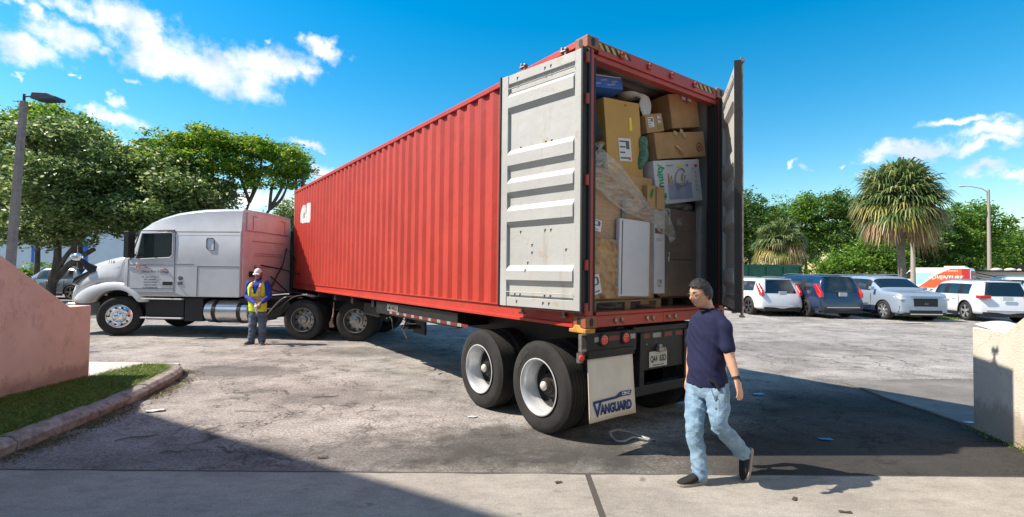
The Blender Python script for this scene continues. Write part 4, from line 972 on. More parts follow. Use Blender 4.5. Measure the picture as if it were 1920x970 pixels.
# film around the right stack
b = MB()
def wrapf(u, v):
    x = 1.42+.88*u; z = .27+1.08*v
    return (x, .205+.012*noise.noise((u*4, v*22, 5))+.012*noise.noise((u*10, v*6, 2))+.25*max(0, .08-u), z)
b.grid(wrapf, 30, 60); o = b.build('film_wrap', M_FILM, None, smooth=180, fix=False); o.matrix_world = MC; o.name = 'stretch_wrap'; tag(o, 'clear stretch wrap around the right stack of brown cartons', 'stretch wrap')
b = MB()
b.grid(lambda u, v: (.165+1.08*u, .150+.010*noise.noise((u*5, v*20, 15))+.010*noise.noise((u*12, v*6, 12)), .17+1.2*v), 40, 60); o = b.build('film_wrap', M_FILM, None, smooth=180, fix=False); o.matrix_world = MC; o.name = 'stretch_wrap'; tag(o, 'clear stretch wrap around the left pallet stack', 'stretch wrap')
# tangled film and cloth on the right pile top
blob('teal_cloth', [((1.50, .30, 1.37), (.07, .08, .045)), ((1.60, .34, 1.385), (.10, .08, .035))], mat('teal_fabric', (.02, .28, .26), .7), 'teal cloth crumpled on top of the right stack', 'cloth', .02)
blob('crumpled_plastic', [((1.70, .36, 1.38), (.30, .10, .035)), ((2.0, .32, 1.40), (.22, .09, .04)), ((1.5, .26, 1.33), (.08, .05, .05))], mat('crumpled_plastic', (.30, .29, .27), .3, var=.4, vscale=12), 'crumpled clear and grey plastic lying on the right stack', 'plastic', .035, 9)
b = MB(); b.tube([(2.24+.06*math.cos(a*.5), .25+.01*a/12, 1.86+.05*math.sin(a*.5)) for a in range(13)], .012, 8); o = b.build('blue_hose_loop', mat('hose_blue', (.03, .20, .26), .4), None, smooth=180); o.matrix_world = MC; tag(o, 'blue hose loop hanging at the right of the baby seat box', 'hose')
e = carton('dark_case', 2.28, .55, 1.60, .16, .4, .50, mat('case_black', (.02, .02, .022), .5), 'black case in the dark gap right of the baby seat box', 'case', amp=.01, flaps=False)
# deeper load so that gaps do not look through to the front wall
k = 0
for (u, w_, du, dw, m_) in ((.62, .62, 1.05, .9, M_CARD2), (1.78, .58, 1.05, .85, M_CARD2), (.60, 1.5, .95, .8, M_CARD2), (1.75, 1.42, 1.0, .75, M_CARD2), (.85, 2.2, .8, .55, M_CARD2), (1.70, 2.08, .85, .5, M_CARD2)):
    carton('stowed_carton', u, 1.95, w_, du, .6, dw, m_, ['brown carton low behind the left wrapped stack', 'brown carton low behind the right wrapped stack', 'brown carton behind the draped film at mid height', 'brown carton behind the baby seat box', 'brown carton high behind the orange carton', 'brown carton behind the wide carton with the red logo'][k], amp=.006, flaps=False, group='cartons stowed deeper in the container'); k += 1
# ------------------------------------------------------------------ tractor unit; local x forward, y left, z up, origin = tandem centre on the ground
YAW = R(175)
tk = empty('tractor_unit', (-4.42, 13.36, 0), YAW, 'white sleeper cab tractor unit hitched to the red container trailer', 'truck')
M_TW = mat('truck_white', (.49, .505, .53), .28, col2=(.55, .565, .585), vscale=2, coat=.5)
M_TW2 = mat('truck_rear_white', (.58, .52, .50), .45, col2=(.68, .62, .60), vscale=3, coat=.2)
M_GLASS = mat('dark_glass', (.012, .016, .017), .05, spec=.8, coat=.5)
M_PLAST = mat('black_plastic', (.011, .011, .012), .55, bump=.2, bscale=30)
M_SEAM = mat('panel_seam', (.10, .10, .11), .6)
def hw_cab(x, z):        # half width of cab at station and height
    return 1.20-.05*max(0, z-2.6)/.6-(.16*max(0, (x-4.3)/.95)**2 if z > 1.9 else 0)
rofs = [(2.32, 3.27), (2.9, 3.275), (3.36, 3.26), (3.8, 3.21), (4.1, 3.165), (4.56, 3.04), (4.9, 2.92), (5.2, 2.745)]
b = MB(); rings = []
def cab_ring(x, zt, zb, xo=0):
    w1 = 1.20; w2 = hw_cab(x, 2.68); wt = w2-.10
    return [(x, -w1, zb), (x, -w1, 1.5), (x, -w1, 1.95), (x, -w2, min(2.67, zt-.06)), (x, -(w2-.03), min(2.72, zt-.04)), (x, -(w2-.075), zt-.055), (x, -(w2-.14), zt), (x, 0, zt+.025),
            (x, (w2-.14), zt), (x, (w2-.075), zt-.055), (x, (w2-.03), min(2.72, zt-.04)), (x, w2, min(2.67, zt-.06)), (x, w1, 1.95), (x, w1, 1.5), (x, w1, zb)]
for x, zt in rofs: rings.append(cab_ring(x, zt, 1.04 if x < 4.0 else 1.14))
rings.append([(p[0]+.22 if p[2] < 2 else p[0]+.02, p[1]*(1 if p[2] < 2.6 else .9), p[2] if p[2] < 2.6 else min(p[2], 2.70)) for p in cab_ring(5.22, 2.72, 1.14)])
b.loft(rings); body = b.build('cab', M_TW, tk, smooth=38, bevel=.015)
# fairing seam + body seams on the left and right
b = MB()
for s in (-1, 1):
    b.add([(2.34, s*1.205, 2.665), (4.3, s*1.205, 2.665), (4.3, s*1.205, 2.685), (2.34, s*1.205, 2.685)], [(0, 1, 2, 3)])
    b.box((4.07, s*1.203, 1.90), (.018, .006, 1.52)); b.box((2.9, s*1.203, 1.80), (1.12, .006, .015)); b.box((3.45, s*1.203, 1.42), (.015, .006, .75)); b.box((3.8, s*1.203, 1.85), (3.0-2.5, .006, .012))
    b.box((4.7, s*1.203, 1.83), (1.22, .006, .010)); b.box((4.7, s*1.203, 1.225), (1.25, .006, .012)); b.box((5.34, s*1.203, 1.6), (.014, .006, .74))
b.build('body_seam', M_SEAM, body)
b = MB()
for s in (-1, 1): b.bb(2.36, 5.32, s*1.17-.02, s*1.17+.02, 1.03, 1.135)
b.build('side_skirt', mat('skirt_grey', (.42, .40, .36), .5), tk)
# rear wall of the sleeper, heavily ribbed
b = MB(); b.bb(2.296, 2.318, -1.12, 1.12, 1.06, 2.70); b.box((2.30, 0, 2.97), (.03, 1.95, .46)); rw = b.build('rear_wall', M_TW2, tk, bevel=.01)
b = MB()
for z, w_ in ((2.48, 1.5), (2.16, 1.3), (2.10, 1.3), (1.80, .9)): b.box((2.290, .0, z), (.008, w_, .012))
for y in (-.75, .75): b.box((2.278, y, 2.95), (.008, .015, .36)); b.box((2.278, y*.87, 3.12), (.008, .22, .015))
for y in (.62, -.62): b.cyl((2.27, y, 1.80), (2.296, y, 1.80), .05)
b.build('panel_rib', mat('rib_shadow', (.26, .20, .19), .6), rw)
b = MB(); b.box((2.26, .82, 1.62), (.06, .12, .14)); b.cyl((2.26, .66, 1.60), (2.23, .66, 1.60), .05); b.build('hose_coupling', M_PLAST, rw, bevel=.01)
b = MB(); b.tube([(2.25, .75, 1.62), (2.1, .6, 1.3), (1.8, .3, 1.15), (1.2, 0, 1.1)], .02)
b.tube([(2.22, .1, 1.10), (2.05, -.3, 1.9), (2.18, -.7, 2.35)], .022); b.tube([(2.2, .5, 1.85), (2.0, -.2, 1.75), (1.6, -.5, 1.6), (.9, -.3, 1.25)], .02)
b.tube([(2.2, -.9, 2.3), (1.9, -.9, 1.8), (1.7, -.6, 1.35), (1.1, -.2, 1.12)], .025); b.tube([(2.1, -.8, 1.0), (2.05, -.85, 1.8), (2.1, -.8, 2.5)], .03)
b.tube([(2.28, -.1, 1.55), (2.0, -.5, 1.1), (1.5, -.4, 1.2)], .018); b.build('air_hose', M_BLACKRUB, tk)
b = MB(); b.bb(1.98, 2.28, -1.16, -1.05, 1.0, 2.9); b.build('side_extender', M_PLAST, tk, bevel=.02)
b = MB(); b.tube([(2.0, -1.20, .9), (2.0, -1.20, 2.5), (1.98, -1.20, 2.85), (1.88, -1.22, 3.02)], .07, 14); b.build('exhaust_stack', M_CHROME, tk, smooth=60)
# hood
def hood_ring(x, zt, wt, zb, wb):
    return [(x, -wb, zb), (x, -wb*1.0, (zb+zt)/2-.05), (x, -wt, zt-.16), (x, -(wt-.10), zt-.03), (x, -wt*.4, zt+.015), (x, wt*.4, zt+.015), (x, wt-.10, zt-.03), (x, wt, zt-.16), (x, wb, (zb+zt)/2-.05), (x, wb, zb)]
b = MB(); b.loft([hood_ring(5.36, 2.14, 1.12, 1.0, 1.20), hood_ring(5.7, 2.10, 1.09, 1.15, 1.19), hood_ring(6.1, 2.03, 1.04, 1.18, 1.17), hood_ring(6.5, 1.94, .97, 1.10, 1.15), hood_ring(6.78, 1.86, .90, .95, 1.10), hood_ring(6.96, 1.80, .85, .85, 1.05), hood_ring(7.10, 1.62, .82, .74, 1.0), hood_ring(7.16, 1.30, .80, .68, .96), hood_ring(7.17, 1.10, .78, .62, .95)])
hood = b.build('hood', M_TW, tk, smooth=50, sub=2)
b = MB(); b.grid(lambda u, v: (5.46+.012*v, 1.09+.015*0+.10*(1-u)*0+ .085*math.sin(min(1, u*1.2)*1.2), 1.20+.83*u), 12, 1)
b.build('hood_seam', M_SEAM, hood)
# grille and headlamp shapes
b = MB(); b.bb(7.05, 7.15, -.55, .55, .75, 1.45); b.build('grille', M_PLAST, tk, bevel=.03)
for s in (-1, 1):
    b = MB(); b.prism([(7.06, 1.28), (6.98, 1.48), (6.45, 1.72), (6.40, 1.66), (6.82, 1.42)], s*.95, s*(1.085), 'XZ'); b.build('headlight', M_GLASS, tk, bevel=.02)
    # fender: outer flare with arch
    b = MB(); n = 22; vs = []
    prof_out = [(6.98, .80), (6.93, .98), (6.75, 1.15), (6.5, 1.28), (6.2, 1.36), (5.9, 1.41), (5.6, 1.42), (5.35, 1.37), (5.15, 1.27), (5.0, 1.13), (4.88, .98), (4.80, .86)]
    prof_in = [(6.50, .80), (6.45, .86), (6.33, .97), (6.18, 1.06), (6.0, 1.13), (5.82, 1.165), (5.63, 1.175), (5.45, 1.15), (5.30, 1.09), (5.18, 1.0), (5.10, .92), (5.06, .86)]
    for (xo, zo), (xi, zi) in zip(prof_out, prof_in):
        xm, zm = (xo+xi)/2, (zo+zi)/2
        vs += [(xi, s*1.17, zi), (xi*.9+xm*.1, s*1.235, zi*.9+zm*.1), (xm, s*1.23, zm), (xo*.9+xm*.1, s*1.16, zo*.95+zm*.05), (xo, s*1.03, zo), (xo, s*.80, zo-.02), (xi, s*.75, zi)]
    m_ = len(prof_out); b.add(vs, [(i*7+j, i*7+(j+1) % 7, (i+1)*7+(j+1) % 7, (i+1)*7+j) for i in range(m_-1) for j in range(7)] + [tuple(range(7)), tuple(range((m_-1)*7, m_*7))])
    b.build('front_fender', M_TW, tk, smooth=60, sub=1)
    b = MB(); b.prism([(7.22, .36), (7.24, .70), (7.02, .84), (6.80, .82), (6.84, .45)], s*.3, s*1.18, 'XZ'); b.build('bumper', M_TW, tk, bevel=.04, seg=3)
    b = MB(); b.box((6.82, s*1.203, .84), (.12, .01, .035)); b.build('marker_light', mat('amber_lamp', (.35, .09, .01), .3), tk)
    # hood mirror
    b = MB(); b.tube([(6.45, s*.98, 1.70), (6.60, s*1.08, 1.82), (6.72, s*1.14, 1.95)], [.09, .06, .04], 8); b.prism([(6.35, 1.66), (6.62, 1.86), (6.74, 1.96), (6.80, 1.95), (6.66, 1.74), (6.52, 1.60)], s*1.00, s*1.12, 'XZ'); hm = b.build('hood_mirror_arm', M_PLAST, tk, bevel=.02)
    b = MB(); b.sphere((6.84, s*1.15, 2.02), (.17, .09, .10)); b.build('hood_mirror', M_CHROME, hm, smooth=180)
    # door mirror
    b = MB(); b.box((5.05, s*1.50, 2.33), (.13, .20, .66)); b.tube([(5.10, s*1.18, 2.58), (5.05, s*1.45, 2.58)], .025); b.tube([(5.15, s*1.18, 2.08), (5.05, s*1.45, 2.08)], .025); b.build('door_mirror', M_PLAST, tk, bevel=.035, seg=3)
    # door glass with a pale rim
    win = [(5.16, 1.97), (5.10, 2.10), (4.98, 2.64), (4.17, 2.66), (4.13, 2.62), (4.13, 2.10), (4.20, 2.02)]
    b = MB(); b.prism(win, s*1.188, s*1.2015, 'XZ'); 
    for i_, v_ in enumerate(b.v):
        pass
    wn_ = b.build('door_window', mat('cab_glass', (.02, .03, .032), .04, spec=.9), tk, bevel=.004)
    b = MB(); b.tube([(x, s*1.204, z) for x, z in win]+[(win[0][0], s*1.204, win[0][1])], .014, 6); b.build('window_frame', M_TW, wn_)
    b = MB(); b.tube([(5.30, s*1.20, 1.95), (5.04, s*1.19, 2.70), (4.1, s*1.19, 2.72)], .018, 6); b.build('door_trim', M_SEAM, tk)
    b = MB(); b.box((5.25, s*1.205, 1.755), (.16, .02, .03)); b.build('door_handle', M_CHROME, tk, bevel=.006)
    b = MB(); b.box((4.25, s*1.204, 1.36), (.27, .01, .09)); b.build('badge', M_PLAST, tk, bevel=.003)
    # sleeper window outline
    b = MB(); pts = [(3.02, 2.22), (3.02, 2.48), (3.06, 2.52), (3.20, 2.52), (3.22, 2.48), (3.22, 2.28), (3.17, 2.22), (3.02, 2.22)]; b.tube([(x, s*1.204, z) for x, z in pts], .011, 6); b.build('sleeper_hatch', M_SEAM, tk)
    # steps
    for z_ in (.96, .475):
        b = MB(); b.bb(3.86, 4.98, s*1.10, s*1.20, z_-.012, z_+.020); b.build('step', mat('step_alu', (.72, .72, .72), .35, .3), tk, bevel=.008)
    b = MB(); b.bb(3.9, 4.95, s*.55, s*1.06, .42, .95); b.bb(3.35, 3.85, s*.8, s*1.10, .40, 1.0); b.build('step_box', M_PLAST, tk, bevel=.02)
    # tanks
    b = MB()
    for x0, x1 in ((2.10, 3.30),):
        b.lathe([(.02, x0), (.24, x0+.002), (.285, x0+.03), (.292, x0+.08), (.292, x1-.08), (.285, x1-.03), (.24, x1-.002), (.02, x1)], 36, 'X', (0, s*.90, .66))
    tkn = b.build('fuel_tank', M_ALU, tk, smooth=40)
    b = MB()
    for x_ in (2.35, 3.02): b.lathe([(.297, x_-.05), (.302, x_-.05), (.302, x_+.05), (.297, x_+.05)], 36, 'X', (0, s*.90, .66)); b.box((x_, s*.72, .80), (.08, .35, .35))
    b.build('tank_strap', M_PLAST, tkn, smooth=40)
# chassis
b = MB()
for y in (-.43, .43): b.bb(-1.6, 6.9, y-.045, y+.045, .72, .98)
for x in (-1.5, -.03, 1.5, 2.4, 3.6): b.bb(x-.06, x+.06, -.42, .42, .75, .95)
b.bb(3.5, 6.7, -.38, .38, .5, 1.15); b.bb(2.0, 2.35, -1.15, 1.15, .88, 1.0); b.bb(1.3, 2.3, -.9, .9, .98, 1.02); b.cyl((5.64, -1.0, .5), (5.64, 1.0, .5), .06)
for x in (.65, -.70): b.cyl((x, -1.0, .5), (x, 1.0, .5), .09); b.sphere((x, 0, .5), (.25, .2, .24))
b.build('frame', M_CHASS, tk, bevel=.008)
b = MB(); b.prism([(-.75, 1.0), (.55, 1.0), (.62, 1.05), (.55, 1.17), (-.2, 1.19), (-.9, 1.08)], -.45, .45, 'XZ'); b.build('fifth_wheel', M_CHASS, tk, bevel=.02)
b = MB(); b.bb(.8, 1.3, -.5, .95, 1.02, 1.06); b.build('deck_plate', mat('deck_alu', (.42, .42, .42), .35, .8), tk)
def spoke_wheel(parent, x, y, s, steer):
    w = empty('wheel', (x, y, .505)); w.parent = parent
    prof = [(.29, 0), (.30, .012), (.345, .006), (.42, .0), (.465, .008), (.488, .03)]
    for k in range(5): u0 = .03+k*.044; prof += [(TYR, u0), (TYR, u0+.034), (TYR-.01, u0+.036), (TYR-.01, u0+.042)]
    prof += [(TYR, .252), (.488, .255), (.42, .28), (.30, .264), (.29, .276)]
    b = MB(); b.lathe([(r, -s*u) for r, u in prof], 44, 'Y')
    if not steer: b.lathe([(r, -s*(u+.31)) for r, u in prof], 44, 'Y')
    b.build('tyre', M_TYRE, w, smooth=40)
    b = MB()
    if steer: b.lathe([(.297, s*.004), (.285, s*.006), (.275, -s*.015), (.262, -s*.03), (.235, -s*.005), (.185, s*.022), (.16, s*.012), (.10, s*.015), (.095, s*.05), (.06, s*.075), (.001, s*.078)], 44, 'Y')
    else: b.lathe([(.297, s*.004), (.285, s*.006), (.275, -s*.02), (.262, -s*.09), (.24, -s*.13), (.16, -s*.12), (.155, -s*.08), (.10, -s*.07), (.095, s*.0), (.06, s*.01), (.001, s*.012)], 44, 'Y')
    b.build('rim', M_CHROME if steer else mat('rim_alloy', (.34, .34, .33), .3, .9), w, smooth=40)
    b = MB(); yo = s*.008 if steer else -s*.118
    for k in range(10):
        a_ = 2*math.pi*k/10; p = (math.cos(a_), math.sin(a_)); b.cyl((p[0]*.222, yo, p[1]*.222), (p[0]*.222, yo+s*.012, p[1]*.222), .024, n=12)
    b.build('vent_holes', M_BLK, w)
    b = MB()
    for k in range(10):
        a_ = 2*math.pi*(k+.5)/10; p = (math.cos(a_), math.sin(a_)); y0 = s*.01 if steer else -s*.115
        b.cyl((p[0]*.145, y0, p[1]*.145), (p[0]*.145, y0+s*.045, p[1]*.145), .015, .010, n=8)
    b.build('wheel_nut', M_CHROME, w)
    if steer:
        w.location.y = s*1.03; w.rotation_euler = (0, 0, R(23))
        for ch in w.children: ch.location.y += s*.15
for s in (-1, 1):
    spoke_wheel(tk, 5.64, s*1.20, s, True); spoke_wheel(tk, .65, s*1.20, s, False); spoke_wheel(tk, -.70, s*1.20, s, False)
    for x0, a0, a1 in ((.65, 20, 118),):
        b = MB(); b.grid(lambda u, v: (x0+.60*math.cos(R(a0+(a1-a0)*u)), s*(1.22-.60*v), .52+.60*math.sin(R(a0+(a1-a0)*u))), 14, 2)
        o = b.build('mud_guard', M_PLAST, tk, smooth=60); md = o.modifiers.new('s', 'SOLIDIFY'); md.thickness = .015
    b = MB(); b.grid(lambda u, v: (1.05+.62*u, s*(1.22-.58*v), 1.08-.62*u**1.6), 12, 2); o = b.build('mud_guard', mat('guard_grey', (.16, .16, .17), .35), tk, smooth=60); md = o.modifiers.new('s', 'SOLIDIFY'); md.thickness = .02
    b = MB(); b.prism([(1.05, 1.0), (1.55, .62), (1.62, .50), (1.30, .55), (.95, .85)], s*.62, s*1.20, 'XZ'); b.build('guard_infill', M_PLAST, tk)
for s in (1,):
    b = MB(); b.tube([(-.08, s*1.05, .95), (-.08, s*1.07, .65), (-.03, s*1.08, .42)], [.012, .02, .03], 8); b.prism([(-.10, .32), (.02, .32), (.03, .45), (-.05, .50)], s*1.03, s*1.06, 'XZ'); b.build('mud_flap', mat('faded_red', (.42, .22, .19), .7), tk)
# lettering on the left flank (door)
DK = mat('lettering_grey', (.10, .11, .13), .5)
XD, ZD = (-1, 0, 0), (0, 0, 1)
text('116', .135, DK, hood, (5.86, 1.15, 1.90), XD, ZD, bold=.002, shear=.15)
text('Ohlson Port Trucking', .085, mat('lettering_navy', (.03, .05, .16), .5), tk, (4.62, 1.2065, 1.655), XD, ZD, width=.72, shear=.25)
for i, (s_, w_) in enumerate([('Ph. 305-805-0010', .46), ('MC 456501', .30), ('USDOT 1209348', .36), ('Miami, FL 33166', .34), ('GVW 80,000 LBS', .40)]):
    text(s_, .052 if i else .062, DK, tk, (4.72, 1.2065, 1.52-i*.068), XD, ZD, width=w_)
b = MB(); b.tube([(5.16, 1.2065, 1.70), (5.10, 1.2065, 1.79), (4.95, 1.2065, 1.82), (4.80, 1.2065, 1.80)], [.004, .009, .012, .004], 5); b.tube([(5.10, 1.2065, 1.66), (5.02, 1.2065, 1.74), (4.86, 1.2065, 1.76), (4.72, 1.2065, 1.745)], [.004, .009, .012, .004], 5); b.tube([(4.48, 1.2065, 1.70), (4.40, 1.2065, 1.735), (4.28, 1.2065, 1.72), (4.22, 1.2065, 1.66), (4.26, 1.2065, 1.62)], .006, 5); b.build('logo', mat('logo_orange', (.55, .14, .05), .5), tk)
b = MB(); b.sphere((3.90, 1.203, 1.50), (.07, .006, .055)); b.box((3.90, 1.205, 1.37), (.12, .008, .08)); b.build('badge', M_SEAM, tk)
# driver seen dimly through the side window is left to the glass reflection
# ------------------------------------------------------------------ people
def ell(c, A, B, ra, rb, n=20, sq=1.0):
    c, A, B = Vector(c), Vector(A), Vector(B); out = []
    for i in range(n):
        t = 2*math.pi*i/n; x, y = math.cos(t), math.sin(t)
        k = (abs(x)**(2*sq)+abs(y)**(2*sq))**(-1/(2*sq)) if sq != 1 else 1
        out.append(c+A*(ra*x*k)+B*(rb*y*k))
    return out
def limb(b, pts, rad, n=16, flat=1.0, hint=None):      # tapered tube through several points
    P = [tuple(p) for p in pts]; C = catmull(P, 5); Rr = catmull([(r, 0) for r in rad], 5)
    k = len(C); prev = None; rings = []
    for i in range(k):
        a_ = (Vector(C[min(k-1, i+1)])-Vector(C[max(0, i-1)])).normalized()
        h = Vector(hint) if hint else Vector((0, 1, 0))
        u = (h-a_*h.dot(a_)).normalized(); w = a_.cross(u); rings.append(ell(C[i], u, w, Rr[i][0]*flat, Rr[i][0], n))
    b.loft(rings)
    b.sphere(C[0], Rr[0][0]*.98); b.sphere(C[-1], Rr[-1][0]*.98)
def hand(b, wrist, direction, palm_n, side, size=1.0, curl=.35, spread=.16):
    """direction = towards the fingers, palm_n = palm facing, side = +1/-1 thumb side along cross"""
    D = Vector(direction).normalized(); Nn = Vector(palm_n); Nn = (Nn-D*Nn.dot(D)).normalized(); S = D.cross(Nn)*side
    w = Vector(wrist); k = size
    b.loft([ell(w-D*.01*k, S, Nn, .027*k, .019*k, 12), ell(w+D*.02*k, S, Nn, .032*k, .018*k, 12), ell(w+D*.055*k, S, Nn, .040*k, .016*k, 12), ell(w+D*.088*k, S, Nn, .041*k, .014*k, 12), ell(w+D*.098*k, S, Nn, .036*k, .010*k, 12)])
    for i, (o, L_) in enumerate([(.030, .070), (.010, .078), (-.011, .073), (-.030, .057)]):
        p = w+D*.088*k+S*o*k; dr = (D+S*o*spread*10*.35).normalized(); c = curl*(.8+.15*i)
        pts = [p-dr*.02*k, p]; q = p
        for j, f in enumerate((.42, .32, .26)):
            dr = (dr*math.cos(c*(.5+.4*j))+Nn*math.sin(c*(.5+.4*j))).normalized(); q = q+dr*L_*f*k; pts.append(q)
        b.tube(pts, [.0090*k, .0092*k, .0085*k, .0078*k, .0062*k], 8); b.sphere(pts[-1], .0062*k, 8, 6)
    p = w+D*.025*k+S*.026*k; dr = (D*.55+S*.75+Nn*.3).normalized(); pts = [p, p+dr*.035*k]; dr2 = (D*.85+S*.35+Nn*.45).normalized(); pts += [pts[-1]+dr2*.03*k, pts[-1]+dr2*.055*k]
    b.tube(pts, [.014*k, .0125*k, .0105*k, .008*k], 8); b.sphere(pts[-1], .008*k, 8, 6)
def headmesh(b, c, fwd, up, size=1.0, mouth=.0):
    F = Vector(fwd).normalized(); U = Vector(up); U = (U-F*U.dot(F)).normalized(); S = F.cross(U)     # S = person's right? (F x U)
    c = Vector(c); nu, nv = 40, 30; g = lambda d2, s_: math.exp(-d2/(s_*s_))
    def pt(i, j):
        th = math.pi*i/nv; ph = 2*math.pi*j/nu; x = math.sin(th)*math.cos(ph); y = math.sin(th)*math.sin(ph); z = math.cos(th)
        # ellipsoid: forward, side, up
        px, py, pz = .098*x, .076*y, .118*z
        if z < 0: py *= 1-.30*min(1, -z)**1.3; px *= (1-.14*min(1, -z)) if x < 0 else (1-.02*min(1, -z)); px += .012*max(0, -z)
        if x < 0 and z < -.2: px *= 1-.35*min(1, (-z-.2)/.8)
        if x > 0:
            px -= .010*g((abs(py)-.031)**2+(pz-.012)**2, .016)                 # eye sockets
            px += .026*g((py/.011)**2*1e-4*0+py**2+((pz+.022)*.7)**2, .0135)      # nose tip
            px += .013*g(py**2*1.6+((pz+.004)*.5)**2, .012)                      # bridge
            px += .006*g((py*.45)**2+(pz-.032)**2, .012)                         # brow
            px += .006*g((py*.55)**2+(pz+.056)**2, .011)-.004*g((py*.5)**2+(pz+.064)**2, .004)      # lips
            px += .010*g((py*.7)**2+(pz+.095)**2, .018)                          # chin
            px -= .004*g((py*.5)**2+(pz+.078)**2, .009)
        return c+(F*px+S*py+U*pz)*size
    vs = [pt(0, 0)]+[pt(i, j) for i in range(1, nv) for j in range(nu)]+[pt(nv, 0)]
    fs = [(0, 1+j, 1+(j+1) % nu) for j in range(nu)]+[(1+(i-1)*nu+j, 1+i*nu+j, 1+i*nu+(j+1) % nu, 1+(i-1)*nu+(j+1) % nu) for i in range(1, nv-1) for j in range(nu)]
    l = len(vs)-1; q = 1+(nv-2)*nu; fs += [(l, q+(j+1) % nu, q+j) for j in range(nu)]; b.add(vs, fs)
    for s in (-1, 1):
        e = c+(S*s*.077-F*.008-U*.008)*size
        for dz, r in ((.018, .011), (.006, .013), (-.008, .011), (-.018, .008)): b.sphere(e+U*dz*size-F*.006*size, r*size, 10, 6)
    return F, U, S
def folds(o, fn):
    me = o.data; me.update(); N_ = [v.normal.copy() for v in me.vertices]
    for v, n in zip(me.vertices, N_): v.co += n*fn(v.co)
def M_skin(name, c): 
    m = mat(name, c, .5, col2=tuple(x*1.12 for x in c), vscale=20, bump=.15, bscale=90); m.node_tree.nodes['Principled BSDF'].inputs['Subsurface Weight'].default_value = .12; m.node_tree.nodes['Principled BSDF'].inputs['Subsurface Radius'].default_value = (.02, .008, .004); return m

# ---- man walking in front of the trailer
D0 = 4.25
man = empty('person', (1.62, 4.24, 0), 0, 'man in navy T-shirt and light blue jeans walking left in front of the open container', 'person')
def J(px, py, d): return at(px, py, d)-Vector((1.62, 4.24, 0))
SK = M_skin('skin_warm', (.55, .31, .20))
hd_c = J(1313, 551, 4.27); face = Vector((-.90, -.36, -.20)); hup = Vector((-.16, -.05, 1))
shL, shR = J(1358, 607, 4.14), J(1305, 603, 4.42); chest = J(1328, 640, 4.29); waist = J(1323, 690, 4.28); pelvis = J(1325, 722, 4.28); neck = J(1327, 583, 4.29)
lat = (shL-shR).normalized(); lat = Vector((lat.x, lat.y, lat.z*.3)).normalized()
fw = Vector((0, 0, 1)).cross(lat).normalized()*-1
if fw.y > 0 and fw.x > 0: fw = -fw
if fw.x > 0: fw = -fw
hipL, hipR = J(1343, 722, 4.20), J(1308, 722, 4.36); kneeL, kneeR = J(1349, 796, 4.10), J(1303, 800, 4.22); ankL, ankR = J(1394, 852, 4.27), J(1313, 888, 4.16)
elbL, wrL = J(1368, 668, 4.08), J(1381, 712, 4.00); elbR, wrR = J(1296, 662, 4.56), J(1292, 705, 4.52)
def torso_rings(sc=1.0, bottom=0, top=True):
    Zv = Vector((0, 0, 1)); spec = [(pelvis-Zv*.04, .165, .118), (pelvis, .172, .122), (pelvis+Zv*.06, .170, .122), (waist, .163, .118), ((waist+chest)/2, .170, .120), (chest, .185, .125), (chest+Zv*.07, .192, .122), (chest+Zv*.13, .185, .110), (neck-Zv*.045, .140, .088), (neck-Zv*.005, .074, .066)]
    return [ell(c, lat, fw, a_*sc, b_*sc, 24, 1.12) for c, a_, b_ in spec[bottom:]]
b = MB(); b.loft(torso_rings(.86)); limb(b, [neck-Vector((0, 0, .05)), neck+Vector((-.005, 0, .01)), (neck*.35+hd_c*.65)+Vector((.02, .01, 0))], [.062, .056, .054])
headmesh(b, hd_c, face, hup, .97)
limb(b, [shL*.93+chest*.07, (shL+elbL)/2, elbL, (elbL*.6+wrL*.4), wrL], [.050, .048, .041, .038, .027]); limb(b, [shR*.93+chest*.07, (shR+elbR)/2, elbR, (elbR*.6+wrR*.4), wrR], [.050, .048, .041, .038, .027])
hand(b, wrL, (wrL-elbL).normalized()*.8+Vector((.10, -.05, -.45)), (-.55, .75, 0), 1, 1.0, .32); hand(b, wrR, (wrR-elbR).normalized()+Vector((-.1, 0, -.3)), (.8, .4, 0), 1, 1.0, .35)
limb(b, [hipL, (hipL+kneeL)/2, kneeL, (kneeL+ankL)/2, ankL], [.085, .075, .055, .052, .036]); limb(b, [hipR, (hipR+kneeR)/2, kneeR, (kneeR+ankR)/2, ankR], [.085, .075, .055, .052, .036])
body = b.build('body', SK, man); remesh(body, .0055, 1)
# shirt
b = MB(); b.loft(torso_rings(1.04, 1)); slL = shL+(elbL-shL)*.70; slR = shR+(elbR-shR)*.72
limb(b, [shL*.80+chest*.20, shL*.90+elbL*.10-lat*.012, slL], [.058, .062, .064]); limb(b, [shR*.80+chest*.20, shR*.90+elbR*.10+lat*.012, slR], [.058, .062, .064]); limb(b, [neck-Vector((0, 0, .03)), neck*.5+shL*.5+Vector((0, 0, .006)), shL*.92+neck*.08-Vector((0, 0, .02))], [.066, .058, .052]); limb(b, [neck-Vector((0, 0, .03)), neck*.5+shR*.5+Vector((0, 0, .006)), shR*.92+neck*.08-Vector((0, 0, .02))], [.066, .058, .052])
shirt = b.build('t_shirt', mat('navy_cotton', (.007, .010, .048), .9, var=.15, vscale=8, bump=.3, bscale=140), man); remesh(shirt, .008, 3)
def f_shirt(p):
    t = (p.z-pelvis.z)/.5; d = (p-chest).dot(lat); q = p.z*1.0+d*.9
    return .016*(.5-2*abs(noise.noise((q*8, d*3, 3))))*(1.2-t*.6)+.007*noise.noise((p.z*17+d*13, d*5, p.y*5))+.012*math.sin(q*34+2*noise.noise((d*6, p.z*5, 0)))*max(0, .9-t)*noise.noise((p.x*4, p.z*4, 9))*2
folds(shirt, f_shirt)
b = MB(); cn = neck+Vector((0, 0, .014)); tl = (Vector((0, 0, 1))-fw*.25).normalized(); u2 = (fw-tl*fw.dot(tl)).normalized()
